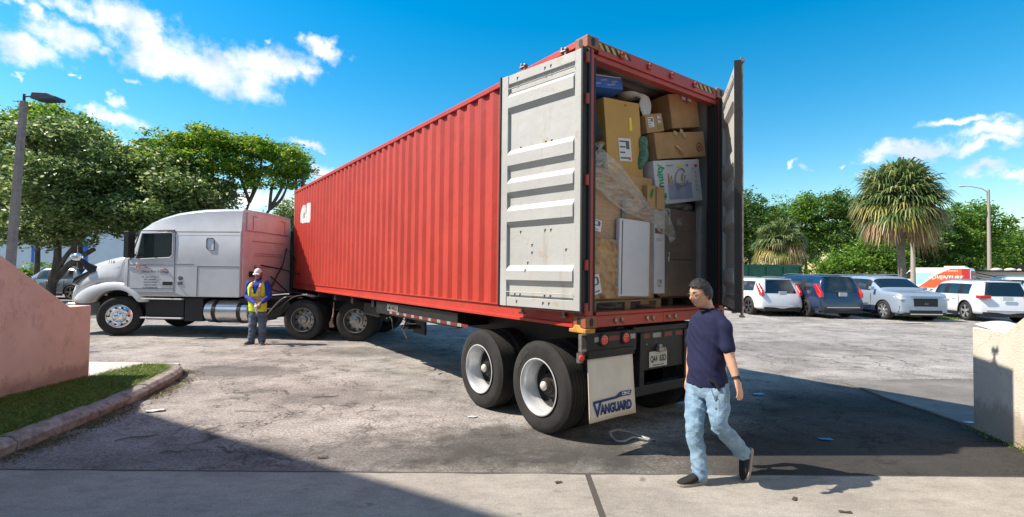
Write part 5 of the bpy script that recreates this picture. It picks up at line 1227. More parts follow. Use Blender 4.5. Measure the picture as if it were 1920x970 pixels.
ringc = [cn+lat*.062*math.cos(t*.3142)+u2*.060*math.sin(t*.3142)-Vector((0, 0, .012)) for t in range(21)]; b.tube(ringc, .011, 8, cap=False); b.build('collar', mat('navy_cotton'if 0 else 'navy_rib', (.008, .010, .045), .9), shirt, smooth=180)
# jeans
b = MB(); b.loft([ell(pelvis+Vector((0, 0, z)), lat, fw, a_, b_, 22, 1.1) for z, a_, b_ in ((.085, .158, .112), (.05, .166, .118), (0, .172, .124), (-.06, .168, .122), (-.09, .14, .11))])
hemL = ankL+(kneeL-ankL)*.05; hemR = ankR+Vector((0, 0, -.01))
limb(b, [hipL, (hipL+kneeL)/2+Vector((0, -.01, 0)), kneeL+Vector((-.01, -.01, 0)), (kneeL+ankL)/2, hemL], [.102, .092, .073, .068, .066]); limb(b, [hipR, (hipR+kneeR)/2, kneeR+Vector((-.01, 0, 0)), (kneeR+ankR)/2, hemR], [.102, .091, .072, .067, .068])
M_JEAN = mat('light_denim', (.14, .24, .36), .85, col2=(.26, .39, .50), vscale=9, bump=.8, bscale=110, detail=10, lo=.36, hi=.62)
jeans = b.build('jeans', M_JEAN, man); remesh(jeans, .008, 2)
def f_jean(p):
    w = 0
    for k_, a_ in ((kneeL, .16), (ankL, .16), (kneeR, .16), (ankR, .16), (pelvis-Vector((0,0,.08)), .16)):
        w += math.exp(-((p-k_).length/a_)**2)
    ax_ = p.z*1.0+p.x*.5
    n1 = 1-2*abs(noise.noise((ax_*17, p.y*4, p.x*4))); n2 = 1-2*abs(noise.noise((p.z*11-p.x*9, p.y*5, p.x*3+7)))
    return .012*w*(n1-.5)+.006*(n2-.5)+.004*noise.noise((p.x*30, p.z*8, p.y*20))
folds(jeans, f_jean)
# belt tail and keys
b = MB(); b.tube([J(1328, 712, 4.11), J(1340, 717, 4.10), J(1349, 732, 4.09)], [.012, .016, .016], 4); b.build('strap_tail', M_BLACKRUB, jeans)
b = MB(); b.tube([J(1334, 730, 4.08), J(1340, 748, 4.07), J(1346, 762, 4.07), J(1341, 742, 4.07)], .004, 6); b.tube([J(1341, 765, 4.06), J(1349, 770, 4.06)], .009, 8); b.build('key_ring', M_STEEL, jeans)
# shoes
def shoe(parent, heel, toe, up, mu, ms, L_=.285):
    heel, toe, up = Vector(heel), Vector(toe), Vector(up).normalized(); D = (toe-heel).normalized(); up = (up-D*up.dot(D)).normalized(); S = D.cross(up)
    P = lambda x, y, z: heel+D*x+S*y+up*z
    def ring(x, w, z0, z1, n=16): return [P(x, w*math.cos(2*math.pi*i/n), z0+(z1-z0)*(.5+.5*math.sin(2*math.pi*i/n))) for i in range(n)]
    b = MB(); b.loft([ring(.005, .022, .028, .06), ring(.02, .034, .022, .10), ring(.05, .039, .02, .108), ring(.085, .040, .02, .105), ring(.125, .041, .02, .090), ring(.17, .046, .02, .070), ring(.215, .047, .02, .056), ring(.25, .040, .02, .045), ring(.275, .024, .022, .036), ring(.284, .008, .024, .030)])
    s = b.build('shoe', mu, parent, smooth=180, sub=1)
    b = MB(); out = [(.0, .018), (.01, .034), (.05, .041), (.11, .041), (.17, .050), (.215, .051), (.255, .043), (.28, .026), (.290, .006)]
    o1 = [(x, w) for x, w in out]+[(x, -w) for x, w in out[::-1]]; n = len(o1)
    b.add([P(x, y, 0) for x, y in o1]+[P(x, y, .024+.006*(x < .1)) for x, y in o1], [tuple(range(n)), tuple(range(n, 2*n))[::-1]]+[(i, (i+1) % n, n+(i+1) % n, n+i) for i in range(n)])
    b.build('sole', ms, s, bevel=.004); return s
M_SHOEB = mat('black_knit', (.012, .012, .013), .85, bump=.5, bscale=150); M_SOLE = mat('sole_tan', (.30, .25, .20), .7)
hr = Vector((ankR.x+.055, ankR.y+.015, .003)); shoe(man, hr, hr+Vector((-.28, -.09, 0)), (0, 0, 1), M_SHOEB, M_SOLE)
toeL = J(1397, 903, 4.20); toeL.z = .006; heelL = toeL+(J(1408, 845, 4.30)-toeL).normalized()*.28
shoe(man, heelL, toeL, (-.93, -.30, .12), M_SHOEB, M_SOLE)
# hair, glasses, watch
def hairmesh(c, fwd, up, size, line, seed, thick=.012, m=None, parent=None, rough=.004, name='hair'):
    F = Vector(fwd).normalized(); U = Vector(up); U = (U-F*U.dot(F)).normalized(); S = F.cross(U); c = Vector(c); b = MB(); nu, nv = 72, 34; V = []; idx = {}
    for i in range(nv+1):
        for j in range(nu):
            th = math.pi*.80*i/nv; ph = 2*math.pi*j/nu; x, y, z = math.sin(th)*math.cos(ph), math.sin(th)*math.sin(ph), math.cos(th)
            r = 1+thick/.1+rough/.1*noise.noise((x*5+seed, y*9, z*9+x*4))*1.6+rough/.1*.8*noise.noise((x*14, y*26, z*20+seed))
            px, py, pz = .099*x*r, .077*y*r, .119*z*r
            if x < 0 and z < -.2: px *= 1-.30*min(1, (-z-.2)/.8)
            idx[i, j] = len(V); V.append((c+(F*px+S*py+U*pz)*size, (px, py, pz)))
    fs = []
    for i in range(nv):
        for j in range(nu):
            q = [idx[i, j], idx[i+1, j], idx[i+1, (j+1) % nu], idx[i, (j+1) % nu]]
            cx = sum(V[k][1][0] for k in q)/4; cy = sum(V[k][1][1] for k in q)/4; cz = sum(V[k][1][2] for k in q)/4
            if line(cx, abs(cy), cz): fs.append(q)
    b.add([v[0] for v in V], fs); o = b.build(name, m, parent, smooth=180, fix=False); md = o.modifiers.new('s', 'SOLIDIFY'); md.thickness = .008; md.offset = -1; return o
hairmesh(hd_c, face, hup, .97, lambda x, y, z: (z > .078) or (x < .062 and z > .055) or (x < .022 and z > .018) or (x < .016 and z > -.012 and x > -.012) or (x < -.012 and z > -.050), 3, .009, mat('greying_hair', (.010, .009, .009), .5, col2=(.16, .155, .15), vscale=38, stretch=(1, 1, 2.2), bump=1, bscale=90, lo=.56, hi=.78), man, .005)
Fm = face.normalized(); Um = (hup-Fm*hup.dot(Fm)).normalized(); Sm = Fm.cross(Um)
H = lambda x, y, z: hd_c+(Fm*x+Sm*y+Um*z)*.97
b = MB()
for s in (-1, 1):
    b.tube([H(.103-.4*abs(abs(y_)-.03)*0, s*y_, z_) for y_, z_ in [(.012, .008), (.014, .018), (.03, .022), (.048, .019), (.052, .008), (.045, -.006), (.03, -.011), (.016, -.005), (.012, .008)]], .0011, 6)
    b.tube([H(.100, s*.052, .012), H(.07, s*.074, .012), H(.0, s*.081, .010)], .0018, 6)
b.tube([H(.104, -.012, .010), H(.106, 0, .012), H(.104, .012, .010)], .0015, 6)
b.build('glasses', mat('thin_frames', (.22, .13, .06), .3, .7), man)
for s in (-1, 1):
    b = MB(); b.sphere(H(.080, s*.031, .010), (.012, .012, .010), 12, 8); ey = b.build('eye', mat('eye_white', (.55, .5, .46), .3), man, smooth=180)
    b = MB(); b.sphere(H(.090, s*.032, .009), (.005, .005, .005), 8, 6); b.build('iris', M_BLK, ey)
    b = MB(); b.tube([H(.094, s*.014, .030), H(.095, s*.030, .035), H(.083, s*.050, .031)], [.003, .004, .002], 6); b.build('eyebrow', mat('brow', (.03, .025, .022), .8), man)
b = MB(); b.tube([H(.094, -.020, -.060), H(.101, 0, -.061), H(.094, .020, -.060)], [.001, .003, .001], 6); b.build('mouth', mat('lip', (.18, .05, .045), .5), man)
wd_ = (wrL-elbL).normalized(); wc = wrL-wd_*.012; wu = wd_.orthogonal().normalized(); ww = wd_.cross(wu)
b = MB(); b.loft([ell(wc-wd_*.011, wu, ww, .0315, .0315, 20), ell(wc+wd_*.011, wu, ww, .0310, .0310, 20)]); wt_ = b.build('watch', M_BLACKRUB, man, smooth=40)
b = MB(); fd = Vector((.6, -.75, .15)); fd = (fd-wd_*fd.dot(wd_)).normalized(); sd_ = wd_.cross(fd); b.loft([ell(wc+fd*.030, sd_, wd_, .018, .019, 16, 1.6), ell(wc+fd*.041, sd_, wd_, .017, .018, 16, 1.6)]); b.build('watch_face', mat('watch_black', (.01, .01, .012), .15), wt_)

# ---- worker in the high-visibility vest
WB = Vector((-5.92, 11.55, 0))
wk = empty('person', WB, 0, 'worker in yellow safety vest and white cap standing beside the truck with hands together', 'person')
def K(px, py, d): return at(px, py, d)-WB
wd0 = 11.55
Hc = K(484, 514, wd0-.05); wneck = K(484, 526, wd0); wch = K(483, 546, wd0-.02); wwa = K(483, 568, wd0); wpe = K(483, 588, wd0)
lat2 = Vector((.97, .10, 0)).normalized(); fw2 = Vector((.10, -.97, 0)).normalized()
s1, s2 = K(467, 532, wd0), K(501, 532, wd0); e1, e2 = K(464, 556, wd0-.06), K(505, 556, wd0-.06); w1, w2 = K(480, 571, wd0-.32), K(489, 569, wd0-.32)
h1, h2 = K(475, 592, wd0), K(492, 592, wd0); k1, k2 = K(473, 617, wd0-.03), K(492, 617, wd0-.02); a1, a2 = K(471, 640, wd0), K(491, 640, wd0)
SK2 = M_skin('skin_brown', (.30, .155, .10))
def tors2(sc, lo=0):
    Zv = Vector((0, 0, 1)); sp = [(wpe-Zv*.03, .18, .13), (wpe+Zv*.05, .185, .135), (wwa, .185, .14), (wch, .20, .14), (wch+Zv*.09, .205, .13), (wch+Zv*.15, .18, .11), (wneck-Zv*.04, .13, .09), (wneck, .07, .07)]
    return [ell(c, lat2, fw2, a_*sc, b_*sc, 22, 1.12) for c, a_, b_ in sp[lo:]]
b = MB(); b.loft(tors2(.86)); limb(b, [wneck-Vector((0, 0, .04)), wneck+Vector((0, 0, .05))], [.062, .058]); headmesh(b, Hc, (.12, -.98, -.2), (0, -.1, 1), .98)
limb(b, [s1, e1, w1], [.05, .042, .028]); limb(b, [s2, e2, w2], [.05, .042, .028]); hand(b, w1, (.6, -.35, -.35), (0, .5, -.8), 1, 1.0, .5); hand(b, w2, (-.4, -.3, -.75), (0, .8, -.4), -1, 1.0, .5)
for hh, kk, aa in ((h1, k1, a1), (h2, k2, a2)): limb(b, [hh, kk, aa], [.09, .058, .038])
remesh(b.build('body', SK2, wk), .007, 1)
b = MB(); b.loft(tors2(.98, 1)[:-1]); limb(b, [s1, (s1+e1)/2, e1, (e1+w1)/2, w1+(e1-w1)*.12], [.075, .068, .062, .055, .042]); limb(b, [s2, (s2+e2)/2, e2, (e2+w2)/2, w2+(e2-w2)*.12], [.075, .068, .062, .055, .042]); limb(b, [wneck-Vector((0,0,.05)), wneck+Vector((0, .015, .045)), Hc+Vector((0, .035, -.09))], [.078, .072, .070])
sh2 = b.build('blue_shirt', mat('blue_cotton', (.010, .040, .30), .85, var=.2, vscale=9), wk); remesh(sh2, .012, 2); folds(sh2, lambda p: .012*noise.noise((p.x*14, p.y*12, p.z*18)))
b = MB(); rr = tors2(1.06, 0); b.loft(rr[1:-1]); vest = b.build('safety_vest', [mat('vest_yellow', (.62, .78, .03), .7, var=.12, vscale=10, emit=None)], wk); remesh(vest, .014, 2)
bm = bmesh.new(); bm.from_mesh(vest.data); dl = [f for f in bm.faces if (abs((f.calc_center_median()-wch).dot(lat2)) < .035+max(0, f.calc_center_median().z-wch.z)*.35 and (f.calc_center_median()-wch).dot(fw2) > .05 and f.calc_center_median().z > wch.z-.05) or (f.calc_center_median().z > wneck.z-.025)]
bmesh.ops.delete(bm, geom=dl, context='FACES'); bm.to_mesh(vest.data); bm.free(); folds(vest, lambda p: .008*noise.noise((p.x*10, p.y*8, p.z*12)))
M_ORG = mat('vest_orange', (.85, .17, .03), .7); M_REFL = mat('vest_grey', (.38, .38, .37), .4)
def vband(z0, w_, m_, nm, off):
    b = MB(); b.loft([ell(wch+Vector((0, 0, z0+dz)), lat2, fw2, .205*1.06+off, .142*1.06+off, 26, 1.12) for dz in (-w_/2, w_/2)], cap=False); return b.build(nm, m_, vest, smooth=180)
vband(-.17, .10, M_ORG, 'orange_band', .006); vband(-.17, .045, M_REFL, 'reflective_band', .009)
for s in (-1, 1):
    for w_, m_, nm, of in ((.085, M_ORG, 'orange_trim', .156), (.05, M_REFL, 'reflective_strip', .160)):
        b = MB(); pts = [wch+lat2*s*(.10)+fw2*.158+Vector((0, 0, -.14)), wch+lat2*s*.10+fw2*.156, wch+lat2*s*.10+fw2*.143+Vector((0, 0, .10)), wch+lat2*s*.10+fw2*.07+Vector((0, 0, .185))]
        of2 = of-.152; vs = []
        for p in pts: vs += [p+fw2*of2+Vector((0,0,of2))-lat2*w_/2*(.5 if nm[0] == 'r' else .6), p+fw2*of2+Vector((0,0,of2))+lat2*w_/2*(.5 if nm[0] == 'r' else .6)]
        b.add(vs, [(0, 1, 3, 2), (2, 3, 5, 4), (4, 5, 7, 6)]); b.build(nm, m_, vest)
b = MB(); b.loft([ell(wpe+Vector((0, 0, z)), lat2, fw2, a_, b_, 20, 1.1) for z, a_, b_ in ((.06, .175, .13), (0, .185, .135), (-.07, .18, .13))])
for hh, kk, aa in ((h1, k1, a1), (h2, k2, a2)): limb(b, [hh, (hh+kk)/2, kk, (kk+aa)/2, aa+Vector((0, 0, -.01))], [.105, .098, .084, .082, .082])
jn = b.build('jeans', mat('dark_denim', (.045, .065, .10), .85, col2=(.13, .17, .22), vscale=7), wk); remesh(jn, .012, 2); folds(jn, lambda p: .018*noise.noise((p.x*9, p.y*9, p.z*16)))
for aa, dx in ((a1, -.04), (a2, .09)): q = Vector((aa.x, aa.y+.06, .002)); shoe(wk, q, q+Vector((dx, -.28, 0)), (0, 0, 1), M_SHOEB, mat('sole_grey', (.3, .3, .29), .7))
F2, U2 = Vector((.12, -.98, -.2)).normalized(), Vector((0, 0, 1))
hairmesh(Hc, (.12, -.98, -.2), (0, -.1, 1), 1.0, lambda x, y, z: x < -.005 and z > -.08, 5, .004, mat('hood_blue', (.02, .03, .16), .8), wk, .003, 'hood')
cap = hairmesh(Hc, (.12, -.98, -.2), (0, -.1, 1), 1.02, lambda x, y, z: z > .042, 8, .004, mat('cap_white', (.72, .71, .69), .7), wk, .0, 'cap')
b = MB(); U2 = (U2-F2*U2.dot(F2)).normalized(); S2 = F2.cross(U2); b.grid(lambda u, v: Hc+F2*(.085+.06*u)+S2*(.08*(1-.35*u*u)*(2*v-1))+U2*(.046-.02*u-.02*(2*v-1)**2), 6, 10); o = b.build('cap_peak', _mats['cap_white'], cap, smooth=180); md = o.modifiers.new('s', 'SOLIDIFY'); md.thickness = .004
# pale gloves held in the hands
b = MB(); gp = (w1+w2)/2+Vector((0, -.10, -.06)); b.tube([w1+Vector((.02, -.05, -.02)), gp, gp+Vector((.02, 0, -.16))], [.03, .035, .015], 8); g = b.build('work_glove', mat('glove_white', (.62, .60, .56), .8), None); remesh(g, .01, 2); g.location = WB; tag(g, 'pale work gloves held in the hands of the worker in the vest', 'gloves')
# ------------------------------------------------------------------ parked cars; local +x forward, origin at ground centre
M_CTYRE = mat('car_tyre', (.020, .020, .020), .8); M_ARCH = mat('arch_dark', (.008, .008, .008), .9)
M_TAILR = mat('tail_red', (.55, .012, .012), .2, coat=1); M_HEADL = mat('head_clear', (.55, .58, .60), .1, coat=1, spec=.9)
def car_wheel(parent, x, y, s, r=.37, w=.24, spokes=5, dark=False, double=False):
    e = empty('wheel', (x, y, r)); e.parent = parent
    b = MB(); b.lathe([(r*.70, 0), (r*.74, .008), (r*.90, .004), (r*.98, -.02), (r, -.04), (r, -w+.04), (r*.97, -w+.015), (r*.70, -w)], 36, 'Y'); b.v = [(p[0], p[1]*s, p[2]) for p in b.v]; b.build('tyre', M_CTYRE, e, smooth=40)
    b = MB(); b.lathe([(r*.71, 0), (r*.68, -.005), (r*.66, -.03), (r*.64, -.13), (.001, -.13)], 36, 'Y'); b.v = [(p[0], p[1]*s, p[2]) for p in b.v]; b.build('barrel', M_ARCH, e, smooth=40)
    b = MB()
    for k in range(spokes):
        a = 2*math.pi*k/spokes+.2
        for da in ((-.14, .14) if double else (0,)):
            c, d = math.cos(a), math.sin(a); c2, d2 = math.cos(a+da), math.sin(a+da); t = Vector((-d2, 0, c2)); wi, wo = (.022, .026) if double else (.035, .05)
            p0, p1 = Vector((c*.05, -.02*s, d*.05)), Vector((c2*r*.67, -.012*s, d2*r*.67))
            vs = [p0-t*wi, p0+t*wi, p1+t*wo, p1-t*wo]; vs += [v+Vector((0, -.03*s, 0)) for v in vs]; b.add(vs, [(0, 1, 2, 3), (4, 5, 6, 7), (0, 4, 7, 3), (1, 5, 6, 2), (0, 1, 5, 4), (2, 3, 7, 6)])
    b.cyl((0, -.05*s, 0), (0, -.008*s, 0), .06); b.lathe([(r*.71, -.004*s), (r*.655, -.004*s), (r*.655, -.03*s)], 36, 'Y')
    b.build('rim', mat('wheel_grey', (.10, .10, .105), .35, .8) if dark else mat('wheel_silver', (.55, .56, .58), .3, .7), e, smooth=35)
def suv(label, paint_m, L=4.75, H=1.68, W=1.90, hood=1.02, lamps='vertical', dark_wheels=False, front=False, spokes=5, roof_m=None, rear_slope=.30, double=False, cladding=False, hoodlen=1.15, name='parked_car', cat='car', gl=None, low=False):
    e = empty(name, (0, 0, 0), 0, label, cat, 'cars parked in the lot'); w = W/2; belt = hood-.02; x0 = L/2     # front x
    gz = .24 if not low else .18; fx = .93; rx = 1.0 if lamps != 'wide' else .85      # overhangs
    def st(xb, xt, zb, zbelt, zt, wl, wb, wt): 
        return [(xb, wl*.90, zb), (xb, wl, zb+.10), (xb, wl*1.0, .62), (xt if xb == xt else xb*.6+xt*.4, wb, zbelt), (xt, wt+.03*(zt > zbelt+.2), zt-.08 if zt > zbelt+.2 else zt-.03), (xt, wt*.86, zt)]
    F_, B_ = x0, -x0; cw = F_-hoodlen; rs = cw-.72
    S = [(st(F_, F_-.04, gz+.08, hood-.27, hood-.19, w*.80, w*.80, w*.74), 0), (st(F_-.08, F_-.11, gz, hood-.18, hood-.10, w*.92, w*.90, w*.85), 0), (st(F_-.35, F_-.35, gz, hood-.09, hood-.02, w*.985, w*.955, w*.88), 0), (st(cw+.05, cw+.05, gz, belt-.04, hood, w, w*.96, w*.86), 0),
         (st(cw, cw-.04, gz, belt, hood+.05, w, w*.96, w*.84), 1), (st(rs+.06, rs, gz, belt, H-.06, w, w*.965, w*.73), 2), (st(rs-.05, rs-.06, gz, belt, H-.03, w, w*.965, w*.73), 3), (st(-.12, -.14, gz, belt+.005, H, w, w*.965, w*.74), 2), (st(-.19, -.21, gz, belt+.005, H, w, w*.965, w*.74), 3),
         (st(B_+1.28, B_+1.22, gz, belt+.02, H-.01, w, w*.965, w*.735), 2), (st(B_+1.20, B_+1.14, gz, belt+.02, H-.01, w, w*.965, w*.735), 3), (st(B_+.62, B_+.62+rear_slope*.3, gz, belt+.05, H-.03, w*.995, w*.95, w*.72), 0), (st(B_+.22, B_+.20+rear_slope, gz+.02, belt+.04, H-.05, w*.975, w*.94, w*.72), 0), (st(B_+.09, B_+.07+rear_slope, gz+.03, belt+.03, H-.07, w*.955, w*.925, w*.71), 0), (st(B_+.02, B_+.01+rear_slope, gz+.05, belt+.02, H-.09, w*.92, w*.89, w*.70), 0)]
    b = MB(); rings = []
    for pts, _ in S: rings.append([(x, y, z) for x, y, z in pts]+[(x, -y, z) for x, y, z in pts[::-1]])
    n = 12; b.v = [p for r in rings for p in r]; b.f = []; b.m = []
    for i in range(len(rings)-1):
        tag_ = S[i][1]
        for j in range(n):
            k = 0
            if j in (3, 7) and tag_ in (2, 3) and i < 11: k = 1 if (tag_ == 3) else 3
            if j in (4, 5, 6) and tag_ == 1: k = 2
            if j in (3, 7) and tag_ == 1: k = 0
            if j == 3 or j == 7:
                if tag_ == 2: k = 3
            b.f.append((i*n+j, i*n+(j+1) % n, (i+1)*n+(j+1) % n, (i+1)*n+j)); b.m.append(k)
    for base, rear in ((0, 0), ((len(rings)-1)*n, 1)):
        for j in range(5): b.f.append((base+j, base+j+1, base+10-j, base+11-j)); b.m.append(4 if (rear and j == 3) else 0)
    GL = gl or mat('car_glass', (.010, .014, .018), .06, spec=.8, coat=.3)
    o = b.build('body', [paint_m, GL, GL, M_PLAST, GL, M_ARCH], e, smooth=50)
    md = o.modifiers.new('s', 'SUBSURF'); md.levels = 2
    cut = MB(); axf, axr = F_-fx, B_+rx; r = .38 if H > 1.6 else .34
    for x in (axf, axr):
        for s in (-1, 1): cut.cyl((x, s*(w-.28), r-.01), (x, s*(w+.2), r-.01), r+.055, n=32)
    co = cut.build('cut', M_ARCH); bo = o.modifiers.new('b', 'BOOLEAN'); bo.operation = 'DIFFERENCE'; bo.object = co; bo.solver = 'EXACT'
    bake_mesh(o); bpy.data.objects.remove(co)
    # tailgate glass: a slightly proud pane between the lamps
    dz0, dz1 = belt+.03, H-.085; xa, xb_ = B_+.016+.35*.0, B_+rear_slope
    def pane(u, v):
        z = dz0+(dz1-dz0)*v; x = B_-.004+rear_slope*(v**1.15)*.97; wy = w*(.73-.15*v)
        return (x-.012*(1-(2*u-1)**2), (2*u-1)*wy, z)
    b = MB(); b.grid(pane, 14, 8); gp_ = b.build('rear_window', GL, e, smooth=180); md = gp_.modifiers.new('w', 'SHRINKWRAP'); md.target = o; md.wrap_method = 'NEAREST_SURFACEPOINT'; md.offset = .008; md.wrap_mode = 'ABOVE_SURFACE'; bake_mesh(gp_); gp_.data.polygons.foreach_set('use_smooth', [True]*len(gp_.data.polygons))
    # split glass off
    me = o.data; names = {1: 'side_window', 2: 'windscreen', 4: 'rear_window'}
    mats_ = [m_.name if m_ else '' for m_ in me.materials]
    for idx, nm in names.items():
        bm = bmesh.new(); bm.from_mesh(me); bmesh.ops.delete(bm, geom=[f for f in bm.faces if f.material_index != idx], context='FACES')
        if len(bm.faces):
            m2 = bpy.data.meshes.new(nm); 
            for v in bm.verts: v.co += v.normal*.003
            bm.to_mesh(m2); m2.materials.clear(); m2.materials.append(GL)
            for p in m2.polygons: p.material_index = 0; p.use_smooth = True
            g_ = bpy.data.objects.new(nm, m2); COL.objects.link(g_); g_.parent = e
        bm.free()
    bm = bmesh.new(); bm.from_mesh(me); bmesh.ops.delete(bm, geom=[f for f in bm.faces if f.material_index in names], context='FACES'); bm.to_mesh(me); bm.free()
    for p in me.polygons: p.use_smooth = True
    me.set_sharp_from_angle(angle=R(40))
    for x in (axf, axr):
        for s in (-1, 1): car_wheel(e, x, s*(w-.01), s, r, .24, spokes, dark_wheels, double)
    # arch trim, sills and bumpers
    b = MB()
    for s in (-1, 1):
        b.bb(axr+.45, axf-.45, s*(w-.03)-.02, s*(w-.03)+.02, gz-.03, gz+.10)
        for x in (axf, axr):
            if cladding or dark_wheels: b.tube([(x+(r+.055)*math.cos(R(a)), s*(w-.005), r+(r+.055)*math.sin(R(a))) for a in range(-5, 190, 15)], .022, 6)
    b.bb(B_+.025, B_+.35, -w*.84, w*.84, gz-.02, gz+.16); b.bb(F_-.35, F_-.015, -w*.80, w*.80, gz-.03, gz+.10)
    b.build('lower_trim', M_PLAST, e, bevel=.02)
    b = MB()
    for s in (-1, 1): b.box((cw-.30, s*(w*.985+.09), belt+.09), (.13, .20, .14), R(-8*s))
    b.build('door_mirror', paint_m, e, bevel=.04, seg=3)
    b = MB()
    for s in (-1, 1):
        b.box((.30, s*(w*.985), .86), (.20, .03, .03)); b.box((-.75, s*(w*.985), .87), (.20, .03, .03))
    b.build('door_handle', paint_m, e, bevel=.008)
    b = MB()
    for s in (-1, 1):
        for x in (rs+.25, -.16, B_+1.25): b.box((x-.02, s*(w*1.0-.004), .72), (.008, .012, .62))
    b.build('door_gap', M_ARCH, e)
    b = MB()
    for s in (-1, 1): b.tube([(rs-.2, s*w*.66, H-.01), (0, s*w*.67, H+.035), (B_+.8, s*w*.66, H+.0)], .018, 6)
    b.build('roof_rail', mat('rail_grey', (.25, .25, .26), .4, .6), e)
    # rear details
    for s in (-1, 1):
        b = MB()
        if lamps == 'vertical':
            b.prism([(B_-.01+.05, .86), (B_+.25, .84), (B_+.32, 1.0), (B_+.34+rear_slope*.6, 1.36), (B_+.20+rear_slope*.6, 1.40), (B_+.03+rear_slope*.1, 1.02)], s*w*.81, s*w*.935, 'XZ')
        else: b.box((B_+.10, s*w*.77, .98), (.30, w*.36, .12))
        if lamps != 'none': b.build('tail_light', M_TAILR, e, bevel=.02, seg=3)
        b = MB(); b.prism([(F_-.42, hood-.26), (F_-.05, hood-.36), (F_-.035, hood-.28), (F_-.30, hood-.17), (F_-.48, hood-.17)], s*w*.52, s*w*.93, 'XZ'); b.build('headlight', M_HEADL, e, bevel=.02)
    b = MB(); b.box((B_+.015, 0, .98 if lamps == 'vertical' else .92), (.03, .34, .15)); b.build('licence_plate', mat('plate_pale', (.50, .56, .58), .5), e, bevel=.005)
    b = MB(); b.box((B_+.02, 0, .46), (.06, W*.72, .03)); b.build('chrome_strip', M_CHROME, e)
    b = MB(); b.box((B_+.10+rear_slope, 0, H-.075), (.22, W*.62, .035)); b.build('roof_spoiler', roof_m or paint_m, e, bevel=.012)
    b = MB(); b.bb(F_-.09, F_+.005, -w*.46, w*.46, .58, hood-.28); b.bb(F_-.06, F_+.008, -w*.62, w*.62, .32, .44); b.build('grille', M_PLAST, e, bevel=.02)
    if front:
        b = MB(); b.box((F_+.012, 0, .69), (.012, .10, .014)); b.box((F_+.012, -.045, .69), (.012, .014, .09)); b.box((F_+.012, .045, .69), (.012, .014, .09)); b.build('badge', M_CHROME, e)
        b = MB(); b.box((F_-.01, 0, hood-.205), (.05, W*.60, .018)); b.box((F_-.01, 0, .29), (.05, W*.62, .04)); b.build('chrome_strip', M_CHROME, e)
        b = MB()
        for s in (-1, 1): b.prism([(F_-.45, .36), (F_-.16, .34), (F_-.12, .58), (F_-.16, .62), (F_-.24, .44), (F_-.45, .42)], s*w*.86, s*w*.925, 'XZ')
        b.build('bumper_vent', M_PLAST, e, bevel=.01)
    return e
def put(e, px, py, wheel_local, yaw):       # put a wheel contact on the ground point seen at a pixel
    g_ = gnd(px, py); rz = R(yaw); wx, wy = wheel_local; e.rotation_euler = (0, 0, rz)
    e.location = (g_.x-(wx*math.cos(rz)-wy*math.sin(rz)), g_.y-(wx*math.sin(rz)+wy*math.cos(rz)), 0)
CP = lambda n, c, m=0.0, r=.3: mat(n, c, r, m, coat=1.0, spec=.5)
P_WHITE = CP('car_white', (.70, .71, .72)); P_NAVY = CP('car_navy', (.012, .028, .075), .2); P_SILV = CP('car_silverblue', (.34, .41, .50), .35, .35); P_WHITE2 = CP('car_white_b', (.66, .69, .72)); P_GREY = CP('car_grey', (.30, .32, .36), .5, .3); P_BLACK = CP('car_black', (.02, .022, .03)); P_PALE = CP('car_paleblue', (.48, .58, .66))
c1 = suv('white hatchback-tailed car with tall red lights parked nearest the open container door', P_WHITE, 4.70, 1.63, 1.90, 1.02, dark_wheels=True, rear_slope=.34, double=True); put(c1, 1403, 590, (-1.35, .94), 94)
c2 = suv('dark navy blue car with tall red lights parked between the white and the silver cars', P_NAVY, 4.95, 1.76, 1.93, 1.08, dark_wheels=True, rear_slope=.26, double=True); put(c2, 1508, 594, (-1.475, .955), 94)
text('V O L V O', .07, M_CHROME, c2, (-2.49, 0, 1.10), (0, -1, 0), (0, 0, 1), width=.62)
c3 = suv('silver blue car with a black grille facing the camera, between the navy and white cars', P_SILV, 4.98, 1.78, 1.98, 1.17, lamps='none', front=True, spokes=7, hoodlen=1.12, rear_slope=.2); put(c3, 1655, 599, (1.56, -.98), -91)
c4 = suv('white car with low wide red lights parked right of the silver car', P_WHITE2, 4.70, 1.63, 1.88, 1.04, lamps='wide', spokes=5, rear_slope=.26, cladding=True); put(c4, 1809, 601, (-1.50, .93), 76)
c5 = suv('pale blue car at the far right edge, beyond the white one', P_PALE, 4.9, 1.80, 1.96, 1.12, lamps='vertical', rear_slope=.15); put(c5, 1903, 588, (-1.45, .97), 80)
c6 = suv('silver grey car parked far left beyond the nose of the truck', P_GREY, 4.8, 1.74, 1.86, 1.10, lamps='wide', rear_slope=.75, hoodlen=1.35); c6.location = (-25.2, 27.5, 0); c6.rotation_euler = (0, 0, R(176))
c7 = suv('black car showing its grille, far left between the pink wall and the grey car', P_BLACK, 4.6, 1.60, 1.85, 1.20, lamps='wide', rear_slope=.4, front=True); c7.location = (-25.4, 24.0, 0); c7.rotation_euler = (0, 0, R(-22))
